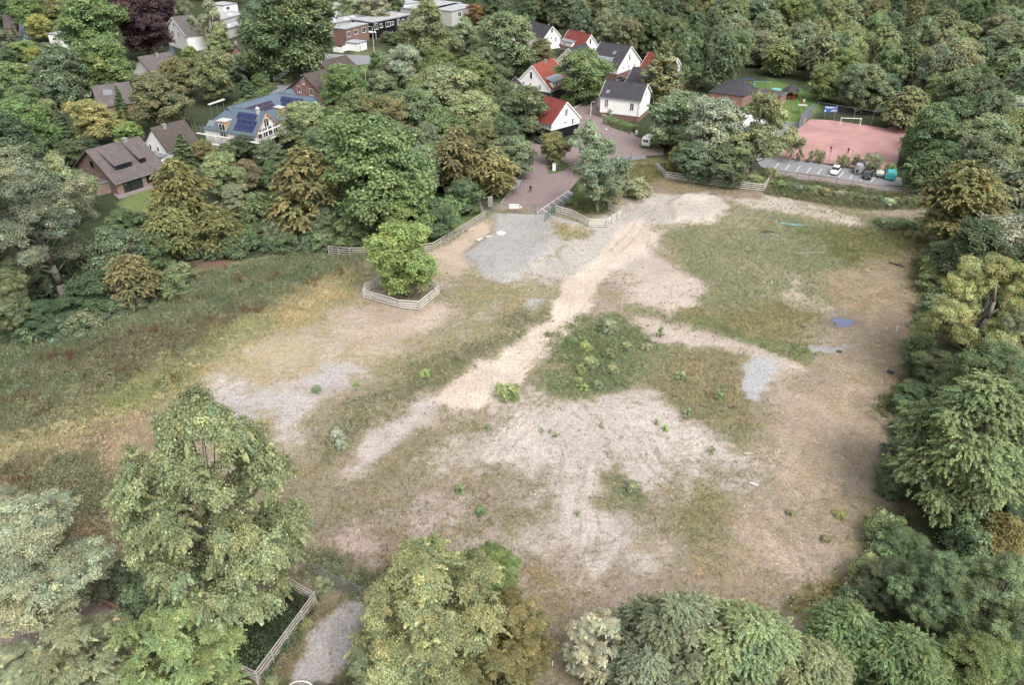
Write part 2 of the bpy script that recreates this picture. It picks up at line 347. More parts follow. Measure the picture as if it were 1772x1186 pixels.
patch([(1050, 480), (1130, 440), (1160, 470), (1090, 500)], (204, 186, 170), None, .15, 1.5)
patch([(1320, 505), (1360, 482), (1390, 500), (1440, 530), (1420, 548), (1360, 520)], (206, 184, 162), None, .22, 1.4)
patch([(1240, 333), (1330, 335), (1400, 350), (1492, 378), (1484, 398), (1380, 374), (1290, 358)], (204, 190, 172), (140, 134, 96), .14, 1)
patch([(1150, 352), (1185, 335), (1240, 340), (1260, 358), (1228, 386), (1165, 382)], (212, 196, 182), None, .06, 1, dz=.7)
patch([(1090, 300), (1140, 285), (1180, 310), (1330, 335), (1320, 345), (1180, 330), (1110, 330)], (162, 138, 122), (136, 126, 82), .35, 1.2)
patch([(1100, 545), (1180, 568), (1310, 600), (1392, 640), (1340, 655), (1290, 615), (1150, 592), (1095, 560)], (212, 192, 176), None, .08, .8)
patch([(1430, 475), (1600, 430), (1602, 600), (1555, 760), (1512, 860), (1522, 950), (1440, 1020), (1330, 1060), (1150, 1080), (1000, 1060), (1200, 955), (1330, 840), (1330, 700), (1395, 645), (1440, 560)], (192, 170, 148), (152, 138, 104), .52, 3, tall=.25)
patch([(1480, 480), (1600, 460), (1598, 560), (1500, 560), (1440, 520)], None, (158, 140, 106), .7, 3)
patch([(1385, 690), (1500, 640), (1530, 660), (1515, 740), (1480, 810), (1380, 860), (1350, 800)], (200, 176, 148), (158, 140, 106), .3, 2)
patch([(1270, 880), (1330, 890), (1380, 950), (1400, 1000), (1330, 990), (1290, 930)], (210, 180, 156), None, .25, 2)
patch([(1520, 620), (1550, 620), (1530, 720), (1490, 800), (1480, 790)], (150, 128, 112), None, .35, 1.2, k=.6)
patch([(1288, 640), (1308, 612), (1346, 622), (1332, 680), (1312, 694), (1290, 690)], (196, 196, 198), None, .0, .6)
patch([(1425, 552), (1455, 542), (1490, 550), (1488, 568), (1455, 575), (1430, 568)], (150, 134, 120), None, .2, .9)
patch([(1395, 598), (1430, 600), (1462, 600), (1460, 612), (1420, 612), (1400, 608)], (176, 174, 178), None, .0, .5)
patch([(1500, 550), (1590, 552), (1590, 590), (1500, 585)], (172, 142, 124), None, .4, 1.5, k=.6)
patch([(600, 1010), (700, 960), (960, 985), (1180, 985), (1380, 1040), (1200, 1100), (960, 1100)], (192, 168, 148), (142, 128, 88), .5, 3, tall=.3)
patch([(540, 1000), (560, 960), (640, 985), (660, 1010), (600, 1060)], None, (104, 116, 78), .9, 1.5, tall=1)
patch([(450, 1186), (545, 1060), (575, 1050), (540, 1110), (515, 1186)], None, (118, 112, 70), .8, 1, tall=.6)
patch([(590, 1186), (620, 1110), (680, 1090), (760, 1186)], None, (106, 108, 62), .8, 1, tall=.6)
patch([(515, 1190), (535, 1118), (572, 1060), (600, 1040), (640, 1060), (615, 1140), (580, 1190)], (188, 180, 178), None, .04, .6)
patch([(380, 1150), (392, 1090), (420, 1040), (505, 1018), (545, 1050), (447, 1182)], None, (52, 68, 38), .97, .5, tall=1)
patch([(290, 1130), (330, 1060), (345, 1030), (378, 1015), (400, 1040), (385, 1080), (345, 1130)], (204, 180, 168), None, .1, .6)
patch([(-90, 1040), (120, 1000), (230, 1075), (200, 1110), (90, 1186), (-90, 1186)], (172, 152, 146), None, .1, .8)
patch([(1330, 302), (1590, 338), (1600, 362), (1500, 362), (1400, 348), (1330, 335)], (150, 132, 104), (98, 104, 64), .97, 1, tall=1)
patch([(1510, 865), (1530, 890), (1535, 930), (1480, 1030), (1400, 1085), (1420, 1030), (1490, 960)], None, (118, 116, 60), .9, 1.5, tall=.8)
patch([(1590, 440), (1615, 430), (1605, 620), (1550, 760), (1530, 740), (1585, 600)], None, (96, 104, 60), .8, 1.2, tall=.8)
patch([(330, 452), (360, 445), (430, 455), (440, 468), (380, 470), (335, 465)], (152, 118, 96), None, .1, .8)
patch([(205, 352), (215, 340), (250, 324), (285, 326), (290, 345), (270, 372), (220, 372)], None, (112, 132, 68), 1, .5)
patch([(1285, 142), (1340, 138), (1400, 158), (1425, 188), (1392, 222), (1350, 214), (1330, 175)], None, (98, 132, 58), 1, .8)
patch([(1318, 162), (1340, 156), (1362, 164), (1345, 176)], (190, 170, 146), None, .05, .5)
patch([(1060, 300), (1085, 275), (1150, 272), (1180, 300), (1130, 312), (1100, 340), (1060, 345)], None, (120, 118, 68), .85, 1, tall=.7)
patch([(985, 345), (1010, 300), (1060, 290), (1070, 345), (1045, 375), (1000, 372)], (150, 128, 104), (98, 108, 60), .7, 1, tall=.6)
patch([(840, 345), (870, 310), (905, 330), (880, 352)], None, (88, 106, 56), .8, 1)
patch([(410, 180), (470, 140), (500, 128), (480, 160), (440, 185)], None, (94, 116, 62), 1, .6)
patch([(605, 116), (640, 108), (655, 118), (620, 128)], None, (110, 140, 66), 1, .6)
patch([(600, 92), (655, 88), (660, 96), (600, 95)], (130, 124, 116), (110, 120, 70), .5, .6)
patch([(1590, 190), (1680, 185), (1772, 170), (1772, 210)], None, (84, 112, 54), .9, 2)
patch([(762, 694), (800, 648), (880, 606), (938, 558), (982, 488), (1030, 450), (1070, 405), (1105, 380), (1138, 400), (1112, 442), (1062, 466), (1034, 502), (1008, 552), (968, 604), (908, 655), (845, 698), (790, 710)], (226, 205, 184), None, .0, 1.0)
patch([(150, 760), (300, 695), (345, 740), (270, 800), (250, 870), (262, 990), (190, 960), (215, 850)], (166, 144, 116), (164, 146, 112), .72, 2.4, tall=.5)
patch([(972, 600), (1000, 560), (1060, 550), (1112, 582), (1135, 602), (1085, 648), (1032, 672), (1000, 680), (985, 640)], None, (112, 128, 80), .78, 2.2, tall=.75, k=.85)
def track(px, gap=1.9, wd=.3, k=.5, n=2, col=(168, 152, 136), dz=-.05):
    pts = np.array([G(*q)[:2] for q in px]); t_ = np.linspace(0, len(px)-1, 40*len(px)); cs = []
    for d in range(2):                                   # smooth the polyline
        v_ = np.interp(t_, range(len(px)), pts[:, d]); cs.append(np.convolve(np.pad(v_, 15, 'edge'), np.ones(31)/31, 'valid'))
    C_ = np.stack(cs, 1); D_ = np.gradient(C_, axis=0); D_ /= np.linalg.norm(D_, axis=1, keepdims=True)+1e-9; N_ = np.stack([-D_[:, 1], D_[:, 0]], 1)
    i0, i1 = np.searchsorted(AX, [C_[:, 0].min()-3, C_[:, 0].max()+3]); j0, j1 = np.searchsorted(AY, [C_[:, 1].min()-3, C_[:, 1].max()+3]); sl_ = (slice(j0, j1), slice(i0, i1)); X, Y = GX[sl_], GY[sl_]
    for s_ in ((np.arange(n)-(n-1)/2)*gap):
        L_2 = C_+N_*s_; d = np.full(X.shape, 1e9)
        for q in L_2[::3]: d = np.minimum(d, (X-q[0])**2+(Y-q[1])**2)
        d = np.sqrt(d); a_ = np.clip(1-d/wd/1.6, 0, 1)*k*(.5+.9*vn(X*.5, Y*.5, 88)); SOIL[sl_] += (np.array(col)-SOIL[sl_])*a_[..., None]; COV[sl_] = np.clip(COV[sl_]+a_*.28, 0, 1); HT[sl_] += a_*dz
TR = [[(975, 640), (900, 700), (830, 790), (790, 850)], [(990, 650), (920, 715), (850, 800), (820, 860)], [(1010, 690), (940, 740), (870, 800), (860, 850)], [(900, 660), (820, 740), (740, 810)], [(1005, 790), (1000, 860), (990, 930), (960, 985)], [(1030, 790), (1020, 860), (1020, 930), (1010, 980)],
      [(960, 800), (940, 860), (920, 930)], [(900, 975), (1020, 960), (1120, 935), (1220, 920)], [(880, 950), (1000, 985), (1120, 970), (1260, 960)], [(1110, 770), (1140, 810), (1200, 850), (1300, 870)], [(1130, 750), (1170, 800), (1240, 830), (1330, 830)], [(1400, 700), (1380, 780), (1330, 860), (1280, 960)], [(1500, 620), (1480, 700), (1440, 800), (1420, 900)],
      [(1530, 620), (1500, 720), (1470, 800)], [(1450, 480), (1540, 500), (1570, 600)], [(1060, 480), (1000, 560), (930, 630), (860, 690)], [(1090, 470), (1040, 520), (1000, 580)], [(780, 560), (700, 620), (600, 680), (540, 740)], [(830, 520), (760, 590), (660, 650)], [(900, 500), (850, 580), (780, 640), (700, 700)], [(560, 560), (470, 610), (380, 670), (330, 720)], [(1130, 350), (1100, 400), (1060, 440)], [(900, 400), (960, 440), (980, 490)], [(1100, 330), (1180, 360), (1260, 350)],
      [(640, 860), (740, 900), (860, 940), (960, 985)], [(600, 1186), (590, 1100), (620, 1040)], [(540, 1186), (560, 1110), (590, 1050)], [(1320, 880), (1390, 940), (1420, 1010)], [(1000, 700), (1060, 740), (1100, 800)]]
for i, t_r in enumerate(TR): track(t_r, k=.4 if i % 3 else .6, n=2 if i % 4 else 3, wd=.2, dz=-.03, col=(160, 144, 128) if i % 2 else (176, 160, 146))
# scattered dry / green mottling and gentle relief
big = fbm(GX*.09, GY*.09, 40); mid = fbm(GX*.42, GY*.42, 44, 5)
rag = np.clip(COV*5, 0, 1)*np.clip((1.02-COV)*5, .25, 1)*(GY > 40); COV = np.clip(COV*.94+(big-.5)*.62*rag+(mid-.5)*.66*rag+.03, 0, 1)*np.clip(COV*12, .0, 1)
VEG *= (1+(mid-.5)[..., None]*np.array([.28, .14, .22])); SOIL *= (1+(fbm(GX*.15, GY*.15, 51)-.5)*.16)[..., None]
infield = np.clip(sdf([G(*p)[:2] for p in FIELD], GX, GY)/4, 0, 1)
HT += infield*((fbm(GX*.08, GY*.08, 61)-.5)*.5+(fbm(GX*.5, GY*.5, 63)-.5)*.14)
HT[(GX < AX[0]+1)] = 0
for A_c, kk in ((SOIL, .76), (VEG, .72)):
    g_ = A_c.mean(-1, keepdims=True); A_c[:] = g_+(A_c-g_)*kk+(9 if A_c is VEG else 0)
def _cell(x, y):
    x = np.asarray(x, float); y = np.asarray(y, float)
    i = np.clip(np.searchsorted(AX, x)-1, 0, len(AX)-2); j = np.clip(np.searchsorted(AY, y)-1, 0, len(AY)-2)
    return i, j, np.clip((x-AX[i])/(AX[i+1]-AX[i]), 0, 1), np.clip((y-AY[j])/(AY[j+1]-AY[j]), 0, 1)
def samp(A, x, y):
    i, j, u, v = _cell(x, y)
    if A.ndim == 3: u = u[..., None]; v = v[..., None]
    return (A[j, i]*(1-u)+A[j, i+1]*u)*(1-v)+(A[j+1, i]*(1-u)+A[j+1, i+1]*u)*v
def terr(x, y): return float(samp(HT, x, y))
def P(px, py, dz=0.0):
    x, y, _ = G(px, py); z = terr(x, y)
    x, y, _ = G(px, py, z); return (x, y, terr(x, y)+dz)
ny, nx = shape
idx = np.arange(nx*ny).reshape(ny, nx)
F_ = np.stack([idx[:-1, :-1], idx[:-1, 1:], idx[1:, 1:], idx[1:, :-1]], -1).reshape(-1, 4)
V_ = np.stack([GX, GY, HT], -1).reshape(-1, 3)
SK, VK = .63, .68     # photo value of sunlit soil / cover -> base colour (linear factor)
me = fastmesh('ground', V_, F_, [], None)
for nm, A, k_ in (('Soil', SOIL, SK), ('Veg', VEG, VK)):
    at = me.color_attributes.new(nm, 'FLOAT_COLOR', 'POINT')
    at.data.foreach_set('color', np.concatenate([lin(np.clip(A, 0, 255))*k_, COV[..., None]], -1).reshape(-1).astype(np.float32))
me.polygons.foreach_set('use_smooth', [True]*len(F_))
m, t, p = newmat('earth_and_turf'); L_ = t.links.new
def node(tp, **kw):
    n = t.nodes.new(tp)
    for a_, b_ in kw.items(): setattr(n, a_, b_)
    return n
aS = node('ShaderNodeAttribute', attribute_name='Soil'); aV = node('ShaderNodeAttribute', attribute_name='Veg')
tc = node('ShaderNodeTexCoord')
def noise(scale, det=8, rough=.7, dist=0):
    n = node('ShaderNodeTexNoise'); n.inputs['Scale'].default_value = scale; n.inputs['Detail'].default_value = det
    n.inputs['Roughness'].default_value = rough; n.inputs['Distortion'].default_value = dist; L_(tc.outputs['Object'], n.inputs['Vector']); return n
def mrange(src, a, b, c, d, clamp=True):
    n = node('ShaderNodeMapRange'); n.clamp = clamp
    for i_, v_ in zip((1, 2, 3, 4), (a, b, c, d)): n.inputs[i_].default_value = v_
    L_(src, n.inputs[0]); return n.outputs[0]
def math_(op, a, b=None):
    n = node('ShaderNodeMath', operation=op)
    for i_, v_ in ((0, a), (1, b)):
        if v_ is None: continue
        if isinstance(v_, (int, float)): n.inputs[i_].default_value = v_
        else: L_(v_, n.inputs[i_])
    return n.outputs[0]
n1 = noise(.9, 9, .78, .4); n0 = noise(.22, 7, .72, .6); n2 = noise(3.2, 6, .7); n3 = noise(9, 4, .6)
thr = mrange(math_('ADD', math_('MULTIPLY', n1.outputs[0], .6), math_('MULTIPLY', n0.outputs[0], .4)), .36, .64, 1, 0)
edge = math_('SUBTRACT', aV.outputs['Alpha'], thr)
fac = mrange(edge, -.3, .3, 0, 1)
# wheel ruts and raked streaks on bare soil
mp = node('ShaderNodeMapping'); mp.inputs['Rotation'].default_value = (0, 0, RAD(-38)); mp.inputs['Scale'].default_value = (1.6, .09, 1)
wq = node('ShaderNodeTexNoise'); wq.inputs['Scale'].default_value = .035; wq.inputs['Detail'].default_value = 2; L_(tc.outputs['Object'], wq.inputs['Vector'])
wv = node('ShaderNodeVectorMath', operation='MULTIPLY_ADD'); L_(wq.outputs['Color'], wv.inputs[0]); wv.inputs[1].default_value = (70, 70, 0); L_(tc.outputs['Object'], wv.inputs[2]); L_(wv.outputs[0], mp.inputs['Vector']); st = node('ShaderNodeTexNoise'); st.inputs['Scale'].default_value = 1.6; st.inputs['Detail'].default_value = 5
L_(mp.outputs[0], st.inputs['Vector'])
soilv = math_('MULTIPLY', mrange(n2.outputs[0], .32, .68, .70, 1.22), mrange(n3.outputs[0], .35, .65, .78, 1.2))
soilv = math_('MULTIPLY', soilv, mrange(n0.outputs[0], .3, .7, .84, 1.13)); soilv = math_('MULTIPLY', soilv, mrange(st.outputs[0], .35, .65, .94, 1.05))
vegv = math_('MULTIPLY', mrange(n2.outputs[0], .3, .7, .66, 1.3), mrange(n3.outputs[0], .3, .7, .72, 1.28))
def scale_(col, val):
    n = node('ShaderNodeVectorMath', operation='SCALE'); L_(col, n.inputs[0]); L_(val, n.inputs['Scale']); return n.outputs[0]
mx = node('ShaderNodeMix', data_type='RGBA'); L_(fac, mx.inputs[0]); L_(scale_(aS.outputs['Color'], soilv), mx.inputs[6]); 
straw = node('ShaderNodeMix', data_type='RGBA', blend_type='MULTIPLY'); n4 = noise(.55, 8, .8, .8); L_(mrange(n4.outputs[0], .48, .62, 0, 1), straw.inputs[0]); straw.inputs[7].default_value = (1.36, 1.24, 1.12, 1)
n5 = noise(1.4, 8, .8, .5); dk = mrange(n5.outputs[0], .36, .5, .66, 1.0)
L_(scale_(aV.outputs['Color'], math_('MULTIPLY', vegv, dk)), straw.inputs[6]); L_(straw.outputs[2], mx.inputs[7])
# scattered pale stones
vo = node('ShaderNodeTexVoronoi'); vo.inputs['Scale'].default_value = 1.9; L_(tc.outputs['Object'], vo.inputs['Vector'])
stn = math_('MULTIPLY', math_('LESS_THAN', vo.outputs['Distance'], .07), math_('GREATER_THAN', n1.outputs[0], .47))
mx2 = node('ShaderNodeMix', data_type='RGBA'); L_(math_('MULTIPLY', stn, .7), mx2.inputs[0]); L_(mx.outputs[2], mx2.inputs[6]); mx2.inputs[7].default_value = (.5, .48, .46, 1)
L_(mx2.outputs[2], p.inputs['Base Color']); p.inputs['Roughness'].default_value = 1; p.inputs['Specular IOR Level'].default_value = .05
hh = math_('ADD', math_('MULTIPLY', n2.outputs[0], .14), math_('MULTIPLY', math_('MULTIPLY', n3.outputs[0], fac), .10)); hh = math_('ADD', hh, math_('MULTIPLY', st.outputs[0], .04)); hh = math_('ADD', hh, math_('MULTIPLY', fac, .05))
bp = node('ShaderNodeBump'); bp.inputs['Strength'].default_value = .8; bp.inputs['Distance'].default_value = 1.0; L_(hh, bp.inputs['Height']); L_(bp.outputs[0], p.inputs['Normal'])
me.materials.append(m)
gr = link('ground', me); tag(gr, 'pale sandy building ground with patches of dry grass and weeds', 'ground', kind='structure')

# ------------------------------------------------------------ paved sheets
def sheet(name, label, px, m_, z=.03, cat='road', sub=6):
    poly = [G(*q)[:2] for q in px]
    mb = MB(); n = len(poly)
    mb.add([(x, y, 0) for x, y in poly]+[(x, y, -.25) for x, y in poly], [tuple(range(n))]+[(i, n+i, n+(i+1) % n, (i+1) % n) for i in range(n)])
    o = mb.build(name, m_); o.location = (0, 0, z); tag(o, label, cat, kind='structure')
    if o.data.polygons[0].normal.z < 0: o.data.flip_normals()
    return o
M['paver'] = brickmat('red_clay_pavers', (156, 134, 132), (146, 124, 123), (132, 116, 114), bw=.4, bh=.2, mortar=.02, bump=.1, var=.12)
M['paverpink'] = brickmat('pink_grey_pavers', (158, 142, 140), (148, 131, 130), (132, 120, 118), bw=.4, bh=.2, mortar=.02, bump=.1, var=.12)
M['asphalt'] = mat('grey_asphalt', (132, 131, 133), .95, .12, 1.2)
M['asphaltlight'] = mat('light_asphalt', (136, 135, 139), .95, .14, .6)
M['pitch'] = mat('red_cinder', (176, 132, 127), .98, .2, .16, .2)
M['paint'] = mat('white_road_paint', (206, 204, 200), .7, .12, 5)
sheet('brick_plaza', 'reddish brick paved turning area in front of the site gate', [(866, 352), (893, 318), (905, 290), (912, 262), (925, 240), (955, 236), (985, 262), (1000, 235), (1060, 222), (1100, 236), (1148, 253), (1148, 268), (1060, 272), (1010, 300), (985, 330), (930, 368)], M['paver'])
sheet('brick_lane', 'reddish brick lane climbing between the white houses', [(975, 205), (1000, 183), (1036, 160), (1048, 160), (1046, 196), (1092, 226), (1100, 236), (1060, 240), (1000, 238)], M['paver'], .026)
sheet('asphalt_strip', 'dark asphalt strip crossing below the brick road', [(1005, 303), (1058, 272), (1115, 268), (1120, 274), (1070, 280), (1015, 318)], M['asphalt'], .036, 'path')
sheet('parking_strip', 'grey parking strip with white bay lines beside the plaza', [(930, 368), (985, 330), (1003, 338), (950, 384)], M['asphalt'], .034, 'parking')
sheet('car_park', 'grey asphalt car park below the red pitch', [(1308, 275), (1342, 272), (1400, 280), (1470, 292), (1560, 308), (1562, 322), (1500, 318), (1440, 306), (1330, 294), (1316, 288)], M['asphaltlight'], .03, 'parking')
sheet('footpath', 'pinkish paved footpath along the car park', [(1322, 293.5), (1440, 307), (1510, 318), (1606, 330), (1604, 343), (1500, 330), (1339, 303)], M['paverpink'], .04, 'path')
sheet('sports_pitch', 'red cinder sports pitch with two goals', [(1402, 206), (1440, 208), (1535, 222), (1567, 208), (1572, 220), (1556, 262), (1548, 296), (1500, 292), (1440, 284), (1338, 271), (1356, 246)], M['pitch'], .03, 'pitch')
sheet('playground_path', 'grey asphalt yard behind the tall sheet fence', [(1345, 214), (1384, 212), (1392, 222), (1386, 236), (1350, 244), (1310, 274), (1335, 272), (1308, 276)], M['asphalt'], .022, 'path')
sheet('street', 'light asphalt street in front of the white garage', [(560, 92), (575, 93), (660, 97), (655, 108), (612, 113), (578, 103), (530, 130), (470, 170), (420, 195), (405, 190), (455, 163), (505, 130)], M['asphaltlight'], .03, 'road')
def linemark(a, b, wd=.13, z=.045):
    a = Vector(G(*a)); b = Vector(G(*b)); d = (b-a).normalized(); s_ = Vector((-d.y, d.x, 0))*wd/2
    return [a+s_+Vector((0, 0, z)), a-s_+Vector((0, 0, z)), b-s_+Vector((0, 0, z)), b+s_+Vector((0, 0, z))]
mb = MB()
for i in range(10): mb.add(linemark((1340+18.6*i, 292+2.55*i), (1347.6+18.6*i, 282.2+2.55*i)), [(0, 1, 2, 3)])
tag(mb.build('bay_marking', M['paint']), 'white painted bay lines on the grey car park', 'road marking', kind='structure')
mb = MB(); mb.add(linemark((929, 368), (984, 330), .15, .05), [(0, 1, 2, 3)])
for i in range(7):
    t_ = i/6.2; mb.add(linemark((929+55*t_, 368-38*t_), (949+52*t_, 381-40*t_), .13, .055), [(0, 1, 2, 3)])
tag(mb.build('strip_marking', M['paint']), 'white lines on the parking strip beside the plaza', 'road marking', kind='structure')
# pale concrete kerb under the footpath
def kerb(name, label, px, wd=.25, h=.14, m_=None, z=0):
    mb = MB()
    for a, b in zip(px, px[1:]): mb.beam(tuple(np.add(G(*a), (0, 0, z+h/2-.03))), tuple(np.add(G(*b), (0, 0, z+h/2-.03))), wd, h)
    tag(mb.build(name, m_ or M['concretepale']), label, 'kerb', kind='structure')
kerb('path_kerb', 'pale concrete edging below the footpath', [(1339, 304), (1500, 331), (1604, 344)], .45, .3)
kerb('plaza_kerb', 'low grey kerb around the brick plaza', [(912, 262), (905, 290), (893, 318), (866, 352)], .16, .12)
kerb('lane_kerb', 'low grey kerb beside the lane hedge', [(985, 192), (1019, 174), (1040, 160)], .3, .4)
# puddle
mb = MB(); pts = []
for i in range(28):
    a = 2*math.pi*i/28; r_ = 1+.16*math.sin(3*a+1)+.1*math.sin(5*a)+.05*math.sin(9*a)
    c_ = G(1458, 558); pts.append((c_[0]+1.55*r_*math.cos(a), c_[1]+1.3*r_*math.sin(a)))
zp = max(terr(*q) for q in pts)+.03; mb.add([(x, y, zp) for x, y in pts], [tuple(range(28))])
mw = mat('still_puddle_water', (88, 100, 138), .06, .05, 1, spec=.9)  # blue reflection of the sky put into the water's base colour
tag(mb.build('puddle_water', mw), 'small bluish puddle on the dry ground', 'puddle', kind='structure')
# ------------------------------------------------------------ foliage
rng = np.random.default_rng(7)
def unit(v): return v/(np.linalg.norm(v, axis=-1, keepdims=True)+1e-9)
def leafquads(Pc, N, ln, wd, col, T=None):
    """diamond leaves: centre, normal, half length, half width, colour"""
    n = len(Pc); N = unit(N)
    if T is None: T = rng.normal(size=(n, 3))
    T = unit(T-(T*N).sum(1, keepdims=True)*N); B = np.cross(N, T)
    ln = np.broadcast_to(ln, (n,))[:, None]; wd = np.broadcast_to(wd, (n,))[:, None]
    V = np.stack([Pc-T*ln, Pc+B*wd+N*wd*.25, Pc+T*ln, Pc-B*wd+N*wd*.25], 1).reshape(-1, 3)
    return V, np.arange(4*n).reshape(n, 4), np.repeat(col, 4, 0)
KIND = {
 # h, crown radius, crown base fraction, lobes, lobe radius fraction, profile, style
 'round': dict(h=15, r=5.5, cb=.16, lobes=34, lr=.34, prof='round'),
 'dense': dict(h=14, r=5.5, cb=.10, lobes=40, lr=.30, prof='round'),
 'loose': dict(h=18, r=6.0, cb=.22, lobes=30, lr=.30, prof='tall', gap=.25),
 'airy': dict(h=15, r=7.0, cb=.17, lobes=70, lr=.20, prof='round', gap=.3, spray=.35),
 'open': dict(h=18, r=7.0, cb=.30, lobes=26, lr=.27, prof='wide', gap=.45),
 'layer': dict(h=17, r=6.5, cb=.14, lobes=44, lr=.30, prof='tall', spray=1),
 'column': dict(h=16, r=3.2, cb=.10, lobes=40, lr=.25, prof='column', spray=.5, up=1),
 'conifer': dict(h=14, r=3.0, cb=.06, prof='cone'),
 'sprig': dict(h=1.7, r=1.0, cb=.05, lobes=8, lr=.30, prof='wide', gap=.3, up=1, spray=.5),
 'shrub': dict(h=3.5, r=2.4, cb=.0, lobes=18, lr=.32, prof='round'),
}
def prof(kind, t):
    if kind == 'round': return math.sqrt(max(0, 1-(1.85*t-.85)**2)) if t > .46 else .72+.28*math.sin(t/.46*math.pi/2)
    if kind == 'tall': return max(.12, math.sin(math.pi*min(1, (t*.86+.16)))**.75)
    if kind == 'wide': return max(.2, math.sin(math.pi*min(1, t*.62+.30))**.8)
    if kind == 'column': return max(.16, math.sin(math.pi*min(1, t*.85+.13))**.8)
def limb(mb, a, b, r0, r1, rnd, n=5, sag=.0):
    a = Vector(a); b = Vector(b); pts = []
    off = Vector((rnd.uniform(-1, 1), rnd.uniform(-1, 1), rnd.uniform(-.2, .6)))*(b-a).length*.10
    for i in range(4):
        t = i/3; pts.append((a.lerp(b, t)+off*math.sin(t*math.pi)+Vector((0, 0, -sag*math.sin(t*math.pi))), r0+(r1-r0)*t))
    for (p, q), (u, v) in zip(pts, pts[1:]): mb.bar(p, u, q, n, v)
